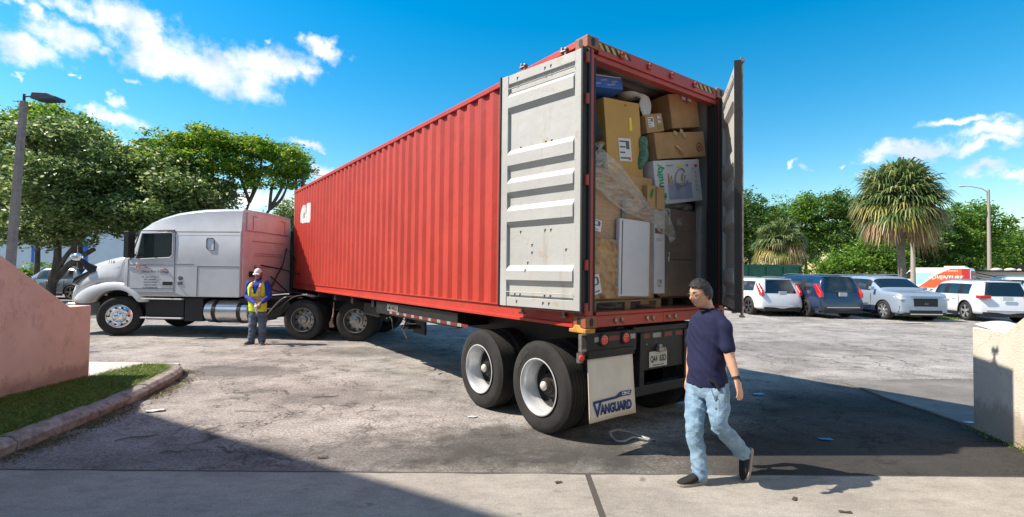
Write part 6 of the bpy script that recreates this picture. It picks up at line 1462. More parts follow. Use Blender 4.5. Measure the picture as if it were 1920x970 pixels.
# ---- camper van with lettering
M_VW = CP('van_white', (.70, .72, .74)); M_VO = mat('wrap_orange', (.72, .10, .025), .45, coat=.4); M_VR = mat('wrap_red', (.42, .02, .025), .45, coat=.4); M_VB = mat('wrap_blue', (.32, .55, .72), .45, coat=.4)
vn = empty('delivery_van', (0, 0, 0), 0, 'tall white and orange van lettered ADVENTURE behind the parked cars and the palm', 'van')
b = MB(); Lv, Hv, Wv = 6.2, 2.62, 2.0
prof = [(-3.1, .45), (3.0, .45), (3.1, .8), (3.05, 1.15), (2.35, 1.42), (1.65, 2.35), (1.35, Hv-.06), (1.1, Hv), (-2.95, Hv), (-3.08, Hv-.3)]
b.prism(prof, -Wv/2, Wv/2, 'XZ'); b.build('body', M_VW, vn, bevel=.08, seg=3)
for s in (-1, 1):
    for x in (2.05, -1.9): car_wheel(vn, x, s*.99, s, .38, .24, 5)
b = MB(); b.prism([(1.68, 2.22), (2.22, 1.48), (1.25, 1.48), (1.25, 2.22)], -1.006, 1.006, 'XZ'); b.build('side_window', M_GLASS, vn)
b = MB(); b.add([(2.34+.03, -.85, 1.46), (2.34+.03, .85, 1.46), (1.68+.03, .8, 2.34), (1.68+.03, -.8, 2.34)], [(0, 1, 2, 3)]); b.build('windscreen', M_GLASS, vn)
ys = 1.004
b = MB(); b.add([(.95, ys, .6), (-3.02, ys, .6), (-3.0, ys, 2.52), (-1.6, ys, 2.5), (-.5, ys, 1.9)], [(0, 1, 2, 3, 4)]); b.build('wrap_panel', M_VO, vn)
b = MB(); b.add([(1.15, ys, 1.0), (1.2, ys, 2.1), (-.3, ys, 2.1), (.65, ys, .9)], [(0, 1, 2, 3)]); b.build('wrap_panel', M_VB, vn)
b = MB(); b.add([(-2.5, ys+.002, .6), (-3.03, ys+.002, .6), (-3.0, ys+.002, 2.52), (-2.4, ys+.002, 2.52)], [(0, 1, 2, 3)]); b.build('wrap_panel', M_VR, vn)
b = MB(); b.bb(-3.125, -3.102, -.92, .92, .6, 2.28); b.build('rear_wrap', M_VR, vn, bevel=.01)
b = MB(); b.bb(-3.129, -3.1252, -.92, .92, 1.05, 1.25); b.build('rear_wrap_band', M_VO, vn)
text('ADVENTURE', .52, M_WHITEP, vn, (-1.15, ys+.006, 1.62), (-1, 0, 0), (0, 0, 1), width=2.75, bold=.014, shear=.3)
text('VAN MAN', .22, M_WHITEP, vn, (-1.75, ys+.006, 1.22), (-1, 0, 0), (0, 0, 1), width=1.1, bold=.004, shear=.3)
text('RENTALS  SALES  SERVICE', .16, M_WHITEP, vn, (-1.0, ys+.006, 2.28), (-1, 0, 0), (0, 0, 1), width=2.3, bold=.003)
text('ADVENTURE', .40, M_WHITEP, vn, (-3.132, 0, 1.72), (0, -1, 0), (0, 0, 1), width=1.6, bold=.010, shear=.3)
text('VAN RENTALS', .16, M_WHITEP, vn, (-3.132, 0, 2.12), (0, -1, 0), (0, 0, 1), width=1.3, bold=.002)
b = MB(); b.bb(-2.6, -1.0, -.5, .5, Hv, Hv+.17); b.build('roof_box', mat('roofbox_tan', (.50, .46, .40), .6), vn, bevel=.04)
vp = at(1765, 560, 50); vn.location = (vp.x-.9, 50, 0); vn.rotation_euler = (0, 0, R(128))
# ---- green roll-off container
gc = empty('waste_container', (at(1418, 520, 34).x, 34, 0), R(8), 'green metal waste container behind the white car beside the container door', 'waste container')
mg = mat('green_steel', (.012, .12, .075), .5, var=.25, vscale=3)
b = MB(); b.bb(-2.6, 2.6, -1.1, 1.1, .25, 2.35); b.build('body', mg, gc, bevel=.02)
b = MB()
for x in (-2.5, -1.25, 0, 1.25, 2.5): b.bb(x-.05, x+.05, -1.17, -1.101, .25, 2.35)
b.bb(-2.65, 2.65, -1.18, -1.1, 2.28, 2.42); b.build('rib', mg, gc)
b = MB(); b.bb(-2.5, 2.5, -.9, -.7, 0, .25); b.bb(-2.5, 2.5, .7, .9, 0, .25); b.build('skid', M_CHASS, gc)
# ---- parking lines, litter
def strip(name, pts, z=.004, m=M_WHITELINE): b = MB(); b.add([(p.x, p.y, z) for p in pts], [tuple(range(len(pts)))]); return struct(b.build(name, m))
for x_ in (10.3, 12.95, 15.55, 18.0, 20.6): strip('parking_line', [Vector((x_, 19.2, 0)), Vector((x_+.12, 19.2, 0)), Vector((x_-.2, 24.6, 0)), Vector((x_-.32, 24.6, 0))])
def litter(name, label, cat, px, py, sx, sy, m, rz=0, amp=.01, z=0.0):
    g_ = gnd(px, py); b = MB(); sd = random.random()*20
    b.grid(lambda u, v: ((u-.5)*sx, (v-.5)*sy*(1-.3*abs(u-.5)), .008+z+amp*(1+noise.noise((u*3+sd, v*3, sd)))), 8, 6)
    o = b.build(name, m, None, smooth=180, loc=(g_.x, g_.y, 0)); o.rotation_euler = (0, 0, R(rz)); md = o.modifiers.new('s', 'SOLIDIFY'); md.thickness = .002; tag(o, label, cat); return o
MM = mat('mask_blue', (.10, .36, .52), .8)
litter('face_mask', 'pale blue face mask lying in the shade right of the walking man', 'face mask', 1422, 741, .17, .10, MM, 10)
litter('face_mask', 'crumpled blue face mask lying nearest the apron in the dark shade', 'face mask', 1547, 826, .14, .06, mat('mask_deep', (.02, .20, .42), .8), -8)
litter('paper_scrap', 'white paper scrap on the asphalt left of the trailer wheels', 'paper', 886, 783, .11, .05, M_LABEL, 10, .004)
litter('paper_scrap', 'larger white paper scrap beside the kerb where the shade begins', 'paper', 291, 772, .20, .09, M_LABEL, 25, .01)
litter('paper_scrap', 'small white scrap at the foot of the cream wall', 'paper', 1818, 799, .10, .06, M_LABEL, 0, .006, .03)
litter('blue_scrap', 'tiny blue scrap on the asphalt beyond the pink wall', 'scrap', 177, 660, .22, .06, mat('scrap_blue', (.03, .2, .5), .7), 0, .003)
litter('dry_leaf', 'brown leaf on the concrete apron below the trailer', 'leaf', 1047, 907, .06, .035, mat('leaf_brown', (.07, .045, .025), .8), 20, .006)
litter('dry_leaf', 'brown leaf on the apron just right of the rear shoe shadow', 'leaf', 1490, 938, .07, .03, _mats['leaf_brown'], 50, .006)
litter('dry_leaf', 'pair of brown leaves on the asphalt right of the apron shade', 'leaf', 605, 860, .10, .03, _mats['leaf_brown'], 15, .006)
litter('dry_leaf', 'brown leaf lying at the bottom right of the apron', 'leaf', 1585, 963, .09, .03, _mats['leaf_brown'], -10, .006)
litter('wood_board', 'flat weathered board on the asphalt in front of the silver car', 'board', 1700, 607, 1.2, .25, mat('board', (.30, .26, .22), .8), 3, .01)
b = MB(); g0 = gnd(1185, 826); b.tube([(-.20, .02, .02), (-.22, .10, .05), (-.12, .16, .06), (.0, .12, .05), (.10, .05, .03), (.22, -.06, .02), (.16, -.04, .015), (.02, .02, .03), (-.1, -.08, .015), (-.17, -.07, .012), (-.20, .02, .02)], .012, 6)
o = b.build('plastic_strap', mat('strap_white', (.32, .32, .32), .3), None, smooth=180, loc=(g0.x, g0.y, 0)); tag(o, 'loop of pale plastic strapping on the ground below the mud flap', 'strap')
for i, (px, py, ln, rz) in enumerate([(255, 823, .35, 30), (420, 845, .28, -35), (320, 850, .2, 8), (610, 746, .35, 20), (1390, 610, .5, 5)]):
    g_ = gnd(px, py); b = MB(); b.tube([(-ln/2, 0, .01), (-ln*.1, .02, .018), (ln*.3, -.01, .012), (ln/2, .03, .01)], [.004, .007, .006, .003], 6); o = b.build('twig', mat('twig_brown', (.12, .09, .07), .9), None, loc=(g_.x, g_.y, 0)); o.rotation_euler = (0, 0, R(rz))
    tag(o, ['thin twig on the shaded asphalt nearest the kerb', 'pale twig in the shade, further right of the kerb', 'short twig close to the edge of the apron', 'twig out in the sun on the open asphalt', 'dark twig in the lot below the container door'][i], 'twig')
# folded paper on the right wall
b = MB(); b.grid(lambda u, v: (-.17+.34*u, -.28+.50*v, .10*u*.0+.035*(1-v)*.6+.02*math.sin(u*3)), 6, 6)
o = b.build('paper_sheet', mat('paper_white', (.72, .71, .68), .6), None, smooth=60, loc=(5.44, 5.42, 1.19)); o.rotation_euler = (R(10), R(-6), R(-12)); md = o.modifiers.new('s', 'SOLIDIFY'); md.thickness = .006; tag(o, 'white paper sheet lying on the low end of the cream wall', 'paper')
b = MB(); b.lathe([(.05, 0), (.05, .002), (.001, .002)], 16, 'Z'); q = b.build('paper_emblem', M_YEL, o); q.location = (.06, -.12, .045)
# grass tuft at wall foot
V, F = blades([(5.24+.05*random.gauss(0, 1), 5.05+.05*random.gauss(0, 1), 0) for i in range(40)]+[(5.17+.05*random.gauss(0, 1), 4.80+.04*random.gauss(0, 1), 0) for i in range(40)], .11, .016, .9)
o = raw_mesh('grass_tuft', V, F, leaf_mat('tuft', (.10, .16, .02), (.30, .28, .06), (.5, .3, .12))); tag(o, 'yellow green grass tufts at the foot of the cream wall', 'grass', kind='stuff')
# ------------------------------------------------------------------ vegetation
M_BARK = mat('bark', (.05, .042, .035), .9, col2=(.13, .11, .09), vscale=6, bump=1, bscale=14, stretch=(1, 1, .3))
M_BARKP = mat('palm_bark', (.14, .115, .09), .9, col2=(.26, .22, .18), vscale=5, bump=1, bscale=12, stretch=(1, 1, 3))
LM = {'dark': leaf_mat('leaf_dark', (.06, .11, .028), (.20, .29, .085), (.44, .50, .28), .34, transl=.5),
      'mid': leaf_mat('leaf_mid', (.03, .08, .012), (.10, .20, .025), (.2, .30, .06)),
      'lime': leaf_mat('leaf_lime', (.07, .17, .014), (.20, .35, .025), (.42, .42, .06), transl=.5),
      'bright': leaf_mat('leaf_bright', (.055, .15, .015), (.16, .30, .03), (.28, .38, .07), transl=.45)}
def crown(name, blobs, n, size, m, parent, seed=0, clump=.45, flat=.6, shell=.55):
    rng = np.random.RandomState(seed); V = []; vol = np.array([bx[3]*bx[4]*bx[5] for bx in blobs])**.72; pr = vol/vol.sum()
    nc = max(20, n//60); which = rng.choice(len(blobs), nc, p=pr); B = np.array(blobs)[which]
    d = rng.normal(size=(nc, 3)); d /= np.linalg.norm(d, axis=1)[:, None]; rr = shell+(1-shell)*rng.rand(nc)**.6; rr *= 1+.15*rng.normal(size=nc)
    C = B[:, :3]+d*B[:, 3:6]*rr[:, None]
    k = n//nc; base = np.repeat(C, k, axis=0); cl_ = clump*(.6+.8*rng.rand(nc)); off = rng.normal(size=(nc*k, 3))*np.repeat(cl_, k)[:, None]*np.array([1, 1, flat])*.55
    P = base+off; N_ = len(P); a = rng.normal(size=(N_, 3)); a[:, 2] *= .5; a /= np.linalg.norm(a, axis=1)[:, None]; t = rng.normal(size=(N_, 3)); t[:, 2] -= .2; bb_ = np.cross(a, t); bb_ /= np.linalg.norm(bb_, axis=1)[:, None]
    s = size*(.6+.8*rng.rand(N_))[:, None]; V = np.stack([P-a*s*.5, P+bb_*s*.24, P+a*s*.5, P-bb_*s*.24], 1).reshape(-1, 3)
    F = np.arange(N_*4).reshape(-1, 4); return raw_mesh(name, V, F, m, parent)
def tree(x, y, label, blobs, n, size, m, trunks, seed, name='broadleaf_tree', cat='tree', group=None, **k):
    e = empty(name, (x, y, 0), 0, label, cat, group)
    b = MB(); rng = random.Random(seed)
    for tr_ in trunks:
        pts = [Vector(p[:3]) for p in tr_]; b.tube(catmull([tuple(p) for p in pts], 4), [r[0] for r in catmull([(p[3], 0) for p in tr_], 4)], 9)
    tips = [Vector(t[-1][:3]) for t in trunks]; starts = [Vector(t[max(0, len(t)-2)][:3]) for t in trunks]
    for bl in blobs:
        c = Vector(bl[:3]); r_ = min(bl[3:6])
        t0 = min(tips+starts, key=lambda q: (q-c).length)
        mid = (t0+c)/2+Vector((rng.uniform(-.3, .3), rng.uniform(-.3, .3), rng.uniform(-.2, .3)))
        b.tube(catmull([tuple(t0), tuple(mid), tuple(c)], 4), [.09, .085, .08, .075, .07, .06, .05, .04, .03], 6)
        for q in range(5):
            d = Vector((rng.gauss(0, 1)*bl[3], rng.gauss(0, 1)*bl[4], abs(rng.gauss(0, .7))*bl[5]))*.55
            b.tube([c, c+d*.5+Vector((0, 0, .1)), c+d], [.035, .022, .010], 5)
    b.build('trunk', M_BARK, e, smooth=60); crown('crown', blobs, n, size, LM[m] if isinstance(m, str) else m, e, seed, **k); return e
def bl(px, py, Y, rpx, rpy, ry, ox, oy):      # blob from pixel centre and radii at a depth, relative to a base
    p = at(px, py, Y); s = Y/FPX; return (p.x-ox, Y-oy, p.z, rpx*s, ry, rpy*s)
def T(x, y, specs): return [bl(px, py, y+dy, rx_, rz_, ry, x, y) for px, py, rx_, rz_, ry, dy in specs]
# big dark tree at the left
x, y = at(95, 500, 23).x, 23
tree(x, y, 'large dark leafy tree at the far left with a limb leaning right', T(x, y, [(60, 265, 60, 35.1, 1.7, 0), (130, 260, 48, 32.76, 1.7, 0), (10, 330, 56, 54.6, 1.87, 1), (100, 345, 72, 46.8, 2.04, -1), (190, 330, 48, 42.9, 1.7, 0), (60, 430, 64, 31.2, 1.87, 0), (170, 400, 60, 29.64, 1.87, -0.5), (-60, 380, 48, 62.4, 1.87, 1), (240, 390, 40, 23.4, 1.53, 0), (130, 445, 48, 17.16, 1.19, 0)]),
     46000, .19, 'dark', [[(0, 0, 0, .20), (.1, 0, 1.0, .17), (.3, 0, 2.2, .15), (.2, 0, 4, .11)], [(.1, 0, 1.0, .15), (.9, 0, 1.9, .13), (2.0, 0, 2.6, .10)], [(.05, 0, 1.1, .15), (.6, 0, 2.1, .10), (1.5, 0, 3.3, .07)]], 11, shell=.45)
x, y = at(150, 490, 27).x, 27
tree(x, y, 'green tree with a thin dark trunk standing behind the large left tree', T(x, y, [(100, 232, 52, 24, 1.8, 0), (150, 255, 38, 26, 1.8, 0), (25, 242, 36, 22, 1.5, 0), (38, 222, 14, 12, .8, 0), (68, 209, 11, 10, .6, 0), (98, 210, 22, 9, .8, 0), (140, 228, 18, 10, .8, 0), (185, 262, 16, 12, .8, 0), (178, 295, 40, 32, 2, 0), (205, 300, 18, 16, 1, 0)]), 20000, .20, 'bright', [[(0, 0, 0, .16), (0, 0, 2.5, .12), (-.2, 0, 5.5, .08)]], 12)
x, y = at(300, 500, 24).x, 24
tree(x, y, 'dense dark tree rising directly behind the roof of the truck cab', T(x, y, [(230, 330, 50, 40, 2, 0), (290, 330, 60, 40, 2, .5), (340, 350, 50, 38, 2, 0), (250, 400, 70, 40, 2.2, 0), (330, 400, 60, 30, 2.2, 0), (390, 370, 40, 26, 1.6, 0), (290, 430, 70, 22, 1.8, 0), (215, 292, 28, 22, 1.2, 0)]), 40000, .20, 'dark', [[(0, 0, 0, .2), (-.1, 0, 2.0, .16), (.1, 0, 4, .1)]], 13, shell=.5)
# wide flat-topped tree with visible limbs
x, y = at(440, 510, 25).x, 25
tree(x, y, 'wide flat-topped yellow green tree with open branches above the truck', T(x, y, [(300, 282, 34, 20, 1.2, 0), (345, 270, 45, 22, 1.6, 0), (390, 262, 42, 20, 1.6, 0), (330, 310, 50, 22, 1.6, 0), (440, 272, 45, 20, 1.8, 0), (490, 282, 42, 18, 1.7, 0), (535, 292, 38, 18, 1.5, 0), (570, 302, 22, 12, 1.0, 0), (400, 305, 45, 20, 1.6, 0), (460, 315, 40, 20, 1.5, 0), (520, 325, 42, 16, 1.4, 0), (420, 345, 26, 14, 1.1, 0), (485, 345, 25, 10, 1, 0), (540, 345, 20, 9, 1, 0), (380, 335, 28, 16, 1.2, 0), (556, 320, 22, 12, 1.0, 0)]),
     30000, .17, 'lime', [[(0, 0, 0, .2), (.1, 0, 2.2, .17), (.1, 0, 3.0, .14)], [(.1, 0, 2.6, .12), (.9, 0, 3.6, .09), (1.7, 0, 4.8, .06)], [(.1, 0, 2.8, .12), (-.6, 0, 3.9, .09), (-1.6, 0, 5.0, .06)], [(.1, 0, 2.8, .10), (.3, 0, 4, .08), (.5, .3, 5.2, .05)], [(.4, 0, 3.2, .09), (1.8, 0, 3.4, .07), (3.2, 0, 4.6, .05)]], 14, shell=.3, clump=.38, flat=.5)
x, y = at(560, 500, 30).x, 30
tree(x, y, 'thin dark tree seen in the gap between the cab and the container', T(x, y, [(545, 400, 14, 26, 1.4, 0), (560, 440, 22, 30, 1.5, 0), (540, 480, 16, 26, 1.2, 0), (580, 380, 20, 22, 1.4, 0)]), 6000, .18, 'dark', [[(0, 0, 0, .12), (-.3, 0, 2.5, .09), (-.2, 0, 4, .06)]], 15)
for i, (px, Y_) in enumerate([(68, 30), (137, 29), (352, 30)]):
    p = at(px, 500, Y_); e = empty('slim_tree', (p.x, Y_, 0), 0, ['slim tree nearest the pale building, behind the lamp post', 'slim dark tree trunk between the large left tree and the truck', 'slim tree behind the truck windscreen'][i], 'tree')
    b = MB(); b.tube([(0, 0, 0), (.05, 0, 2.2), (0, 0, 5)], [.17, .14, .10], 8); b.build('trunk', M_BARK, e, smooth=60); crown('crown', [(0, 0, 5.4, 1.6, 1.5, 1.2), (.5, 0, 4.6, 1.2, 1.2, .8)], 3500, .18, LM['mid'], e, 40+i)
# hedge along the pale building
pts = []
V_ = []
for i, (px, w_, h_) in enumerate([(25, 2.2, 1.3), (75, 2.4, 1.6), (125, 2.0, 1.25), (205, 1.8, 1.2)]):
    p = at(px, 505, 33); e = empty('shrub', (p.x, 33, 0), 0, ['low green shrub at the far left before the pale building', 'bushy green shrub, second from the left before the pale building', 'green shrub, third from the left before the pale building', 'green shrub behind the hood mirror of the truck'][i], 'shrub', 'shrubs before the pale building')
    b = MB()
    for q in range(5): b.tube([(0, 0, 0), ((q-2)*.3, 0, h_*.8)], [.03, .015], 5)
    b.build('stem', M_BARK, e); crown('crown', [(0, 0, h_*.75, w_/2, .6, h_*.6), (w_*.4, 0, h_*.6, w_*.35, .6, h_*.5), (-w_*.4, 0, h_*.6, w_*.35, .6, h_*.5)], 3500, .16, LM['bright'], e, 60+i, clump=.3)
# right background trees
specs = [
 (1405, 64, 'leftmost tree of the far row, just right of the open container door', 'mid', [(1400, 395, 45, 34, 3, 0), (1430, 425, 45, 40, 3, 0), (1395, 460, 50, 35, 3, 0), (1450, 460, 40, 30, 3, 0)]),
 (1510, 66, 'rounded green tree, second of the far row behind the small palm', 'bright', [(1490, 385, 40, 24, 2.6, 0), (1530, 395, 45, 34, 3, 0), (1480, 420, 45, 34, 3, 0), (1545, 440, 40, 34, 3, 0), (1500, 460, 50, 34, 3, 0)]),
 (1590, 62, 'green tree of the far row left of the tall palm crown', 'mid', [(1570, 385, 38, 24, 2.6, 0), (1610, 400, 40, 30, 2.6, 0), (1585, 440, 40, 34, 3, 0), (1620, 470, 34, 30, 2.6, 0)]),
 (1640, 56, 'lower bright green tree behind the trunk of the tall palm', 'bright', [(1600, 490, 40, 26, 2.4, 0), (1650, 470, 45, 32, 2.6, 0), (1665, 500, 40, 22, 2.2, 0), (1575, 505, 34, 18, 2, 0)]),
 (1740, 62, 'dark green tree of the far row right of the tall palm trunk', 'mid', [(1720, 450, 45, 36, 3, 0), (1765, 430, 36, 34, 3, 0), (1735, 485, 50, 26, 3, 0)]),
 (1820, 62, 'bright green tree at the right of the far row by the curved lamp', 'bright', [(1815, 405, 40, 24, 2.6, 0), (1850, 420, 34, 26, 2.6, 0), (1795, 445, 45, 34, 3, 0), (1855, 460, 40, 34, 3, 0), (1810, 485, 50, 26, 3, 0), (1790, 392, 18, 10, 1.5, 0)]),
 (1890, 68, 'lower green tree at the far right edge of the row', 'bright', [(1885, 450, 34, 24, 2.6, 0), (1870, 485, 40, 22, 3, 0), (1925, 480, 40, 30, 3, 0)]),
 (1460, 74, 'dark tree filling the far row behind the small palm', 'dark', [(1460, 470, 70, 40, 3, 0), (1430, 440, 40, 40, 3, 0)]),
 (1560, 74, 'dark tree filling the far row left of the tall palm', 'dark', [(1560, 460, 70, 48, 3, 0), (1610, 490, 50, 34, 3, 0)]),
 (1700, 74, 'dark tree filling the far row behind the tall palm', 'dark', [(1690, 450, 60, 50, 3, 0), (1740, 480, 60, 34, 3, 0)]),
 (1830, 76, 'dark tree filling the far row behind the van and canopy', 'dark', [(1800, 470, 60, 44, 3, 0), (1870, 485, 60, 30, 3, 0)]),
]
for i, (px, Y_, lb, m_, sp) in enumerate(specs):
    x = at(px, 500, Y_).x
    tree(x, Y_, lb, T(x, Y_, sp), 15000 if m_ != 'dark' else 12000, .34, m_, [[(0, 0, 0, .25), (.1, 0, 2.2, .2), (0, 0, 4.2, .14)]], 80+i, group='trees beyond the car park', clump=.75, shell=.4)
# the same row carried on behind the container, so that the lot stays closed from a step aside
rowsrc = [o for o in bpy.data.objects if o.type == 'EMPTY' and o.get('group') == 'trees beyond the car park'][:4]
for i, (x, y) in enumerate([(27, 66), (22.5, 64), (17, 67), (11, 65), (5, 67), (-2, 66), (-9, 68), (-16, 66)]):
    c = copy_tree(rowsrc[i % 4]); c.location = (x, y, 0); c.rotation_euler = (0, 0, .0); c['label'] = 'green tree of the far row hidden from the viewpoint by the red container'; c['group'] = 'far trees hidden by the container'
# understorey shrubs
for i, (px, Y_, w_) in enumerate([(1440, 58, 6), (1530, 57, 7), (1620, 55, 6), (1740, 62, 7), (1850, 64, 7)]):
    p = at(px, 510, Y_); e = empty('shrub', (p.x, Y_, 0), 0, ['dark green shrub mass below the leftmost far trees', 'dark green shrub mass behind the navy car', 'green shrub mass behind the silver car', 'green shrub mass behind the van', 'green shrub mass behind the canopy at the right'][i], 'shrub', 'shrubs beyond the car park')
    b = MB()
    for q in range(5): b.tube([(0, 0, 0), ((q-2)*w_*.15, 0, 1.6)], [.05, .02], 5)
    b.build('stem', M_BARK, e); crown('crown', [(0, 0, 1.4, w_*.4, 1, 1.3), (w_*.35, 0, 1.1, w_*.3, 1, 1.1), (-w_*.35, 0, 1.2, w_*.3, 1, 1.2)], 6000, .28, LM['mid' if i % 2 else 'dark'], e, 160+i, clump=.5)
# ---- sabal palms
def palm(x, y, hz, R_, nf, label, trunk_r, seed, skirt=.0, lean=.0):
    e = empty('palm_tree', (x, y, 0), 0, label, 'palm'); rng = np.random.RandomState(seed)
    b = MB(); b.tube([(lean*t, 0, hz*t*1.02) for t in (0, .15, .3, .5, .7, .85, 1)], [trunk_r*1.25, trunk_r*1.05, trunk_r, trunk_r*.95, trunk_r, trunk_r*1.1, trunk_r*1.3], 12)
    b.build('trunk', M_BARKP, e, smooth=60)
    gm = leaf_mat('palm_green', (.06, .11, .03), (.20, .26, .09), (.36, .38, .18), .35, .25); ym = leaf_mat('palm_yellow', (.20, .19, .04), (.40, .36, .10), (.48, .38, .16), .5, .25); bm_ = leaf_mat('palm_brown', (.20, .12, .06), (.42, .27, .15), (.48, .35, .22), .7, .15)
    VV = {0: [], 1: [], 2: []}; c0 = np.array([lean, 0, hz+.1])
    for f in range(nf):
        u = (f+.5)/nf; elv = math.radians(88-116*u**.85+rng.normal()*17); azm = f*2.39996+rng.normal()*.2
        d = np.array([math.cos(elv)*math.cos(azm), math.cos(elv)*math.sin(azm), math.sin(elv)]); pl = R_*(.42+.14*rng.rand())*(1-.45*max(0, u-.55))
        hub = c0+d*pl; hub[2] -= .12*R_*math.cos(elv)
        side = np.cross(d, [0, 0, 1.]); side /= np.linalg.norm(side)+1e-6; upv = np.cross(side, d)
        k = 2 if u > .88+.05*rng.normal() else 1 if u > .68+.12*rng.normal() else 0; LL = R_*(.56+.16*rng.rand())*(1-.35*max(0, u-.6))*(1.32 if elv > .75 else 1)
        for q in range(26):
            a = (q/25-.5)*math.radians(200); dr = d*math.cos(a)+side*math.sin(a); ln = LL*(1-.32*abs(a)/1.9)*(.9+.2*rng.rand())
            drp = (.25+.35*rng.rand()+(.55 if k == 2 else .2 if k == 1 else 0))*ln; wdt = .052*R_/2.4+.012
            nrm = upv*math.cos(a*.6); wv = np.cross(dr, upv); wv /= np.linalg.norm(wv)+1e-6
            p0, p1, p2, p3 = hub, hub+dr*ln*.4+upv*.03, hub+dr*ln*.75-np.array([0, 0, drp*.35]), hub+dr*ln*.95-np.array([0, 0, drp])
            VV[k] += [p0-wv*wdt*.3, p0+wv*wdt*.3, p1-wv*wdt, p1+wv*wdt, p2-wv*wdt*.6, p2+wv*wdt*.6, p3-wv*.004, p3+wv*.004]
        w2 = np.cross(d, upv); VV[min(k, 1)] += [c0-w2*.03, c0+w2*.03, (c0+hub)/2-w2*.02, (c0+hub)/2+w2*.02, (c0*.3+hub*.7)-w2*.02, (c0*.3+hub*.7)+w2*.02, hub-w2*.015, hub+w2*.015]
    for k, m_, nm in ((0, gm, 'green_fronds'), (1, ym, 'yellowing_fronds'), (2, bm_, 'dead_fronds')):
        V = np.array(VV[k]); n = len(V)//8; F = np.concatenate([np.arange(n)[:, None]*8+np.array(q) for q in ([0, 1, 3, 2], [2, 3, 5, 4], [4, 5, 7, 6])]); raw_mesh(nm, V, F, m_, e)
    return e
p = at(1690, 440, 27); palm(p.x+.1, 27, at(1684, 385, 27).z, 2.38, 130, 'tall palm with a shaggy round crown standing behind the parked cars', .19, 5, lean=-.25)
p = at(1462, 470, 38); palm(p.x, 38, at(1462, 462, 38).z, 2.1, 80, 'short palm with drooping brown fronds behind the navy car', .22, 9)

# ------------------------------------------------------------------ lamp posts
M_CPOLE = mat('pole_concrete', (.18, .155, .15), .85, col2=(.26, .225, .21), vscale=5, bump=.4, bscale=30); M_DKMET = mat('fixture_dark', (.03, .045, .06), .5)
top = at(45, 190, 17); base = at(19, 505, 17)
lp = empty('lamp_post', (base.x, 17, 0), 0, 'leaning square concrete lamp post with a dark flat head at the far left', 'lamp post')
dx = (top.x-base.x)/(top.z-base.z)
b = MB(); z1 = top.z; b.loft([[(dx*(z-base.z)+sx*w_, sy*w_, z) for sx, sy in ((-1, -1), (1, -1), (1, 1), (-1, 1))] for z, w_ in ((0, .108), (z1, .078))]); b.build('pole', M_CPOLE, lp, bevel=.01)
tx = dx*(z1-base.z); b = MB(); b.cyl((tx, 0, z1), (tx, 0, z1+.25), .04); b.tube([(tx, 0, z1+.17), (tx+.45, -.02, z1+.19)], .035, 8); b.build('arm', M_DKMET, lp)
b = MB(); b.prism([(tx+.40, z1+.04), (tx+.46, z1+.26), (tx+.95, z1+.24), (tx+1.26, z1+.12), (tx+1.27, z1+.02), (tx+.60, z1+.0)], -.22, .22, 'XZ'); b.build('lamp_head', M_DKMET, lp, bevel=.02)
def cobra(px, pyt, Y_, arm, label):
    t_ = at(px, pyt, Y_); e = empty('street_lamp', (t_.x, Y_, 0), 0, label, 'street lamp')
    b = MB(); b.tube([(0, 0, 0), (0, 0, t_.z*.5), (0, 0, t_.z)], [.22, .18, .14], 10); b.build('pole', mat('pole_tan', (.36, .30, .25), .7), e, smooth=60)
    if arm:
        b = MB(); b.tube([(0, 0, t_.z-.3), (-.7, 0, t_.z+.1), (-1.9, 0, t_.z+.35), (-2.6, 0, t_.z+.38)], .06, 8); b.build('arm', mat('arm_pale', (.6, .58, .54), .5), e, smooth=60)
        b = MB(); b.sphere((-3.0, 0, t_.z+.36), (.45, .16, .09)); b.build('lamp_head', mat('arm_pale', (.6, .58, .54), .5), e, smooth=180)
cobra(1853, 356, 56, True, 'street lamp with a curved arm and pale head above the far right trees'); cobra(1711, 415, 46, False, 'pale utility pole partly hidden by the crown of the tall palm')
# second floodlight seen over the flat-topped tree
q = at(262, 420, 30); e = empty('lamp_post', (q.x, 30, 0), 0, 'distant lamp post poking above the trees behind the truck', 'lamp post'); zt = at(262, 268, 30).z
b = MB(); b.tube([(0, 0, 0), (0, 0, zt)], .10, 8); b.build('pole', M_CPOLE, e); b = MB(); b.bb(-.1, .9, -.2, .2, zt, zt+.25); b.build('lamp_head', M_DKMET, e, bevel=.03)

# ------------------------------------------------------------------ buildings behind
pb = empty('warehouse', (at(230, 500, 46).x, 46, 0), R(4), 'pale blue-white warehouse with blue stripes behind the left trees', 'building')
b = MB(); b.bb(-30, 26, 0, 20, 0, 5.2); b.build('wall', mat('pale_wall', (.50, .58, .66), .7, var=.05, vscale=1), pb)
b = MB(); b.bb(-30.2, 26.2, -.2, 20, 5.2, 5.5); b.build('roof', mat('roof_grey', (.4, .42, .45), .7), pb)
for i in range(12):
    b = MB(); x_ = -26+i*4.5; b.bb(x_, x_+.38, -.06, -.003, 0, 4.2); b.build('blue_pilaster', mat('pilaster_blue', (.02, .12, .55), .6), pb)
cb = empty('canopy_shed', (at(1880, 520, 54).x, 54, 0), R(-6), 'long beige shed with a dark flat roof edge behind the cars at the right', 'shed')
b = MB(); b.bb(-5.8, 12, 0, 5, 0, 2.35); b.build('wall', mat('beige_wall', (.50, .43, .35), .8), cb); b = MB(); b.bb(-7.2, 12, -.4, 5.2, 2.36, 2.5); b.build('roof', M_PLAST, cb)
b = MB()
for x_ in (-3.6, .2, 1.6, 2.9): b.sphere((x_, 1, 2.5), (.6, .4, .28))
b.build('roof_vent', mat('vent_pale', (.55, .53, .48), .6), cb, smooth=180)
b = MB(); b.bb(2.5, 4.2, .2, 1.4, 2.51, 3.1); b.build('roof_unit', M_PLAST, cb, bevel=.03)
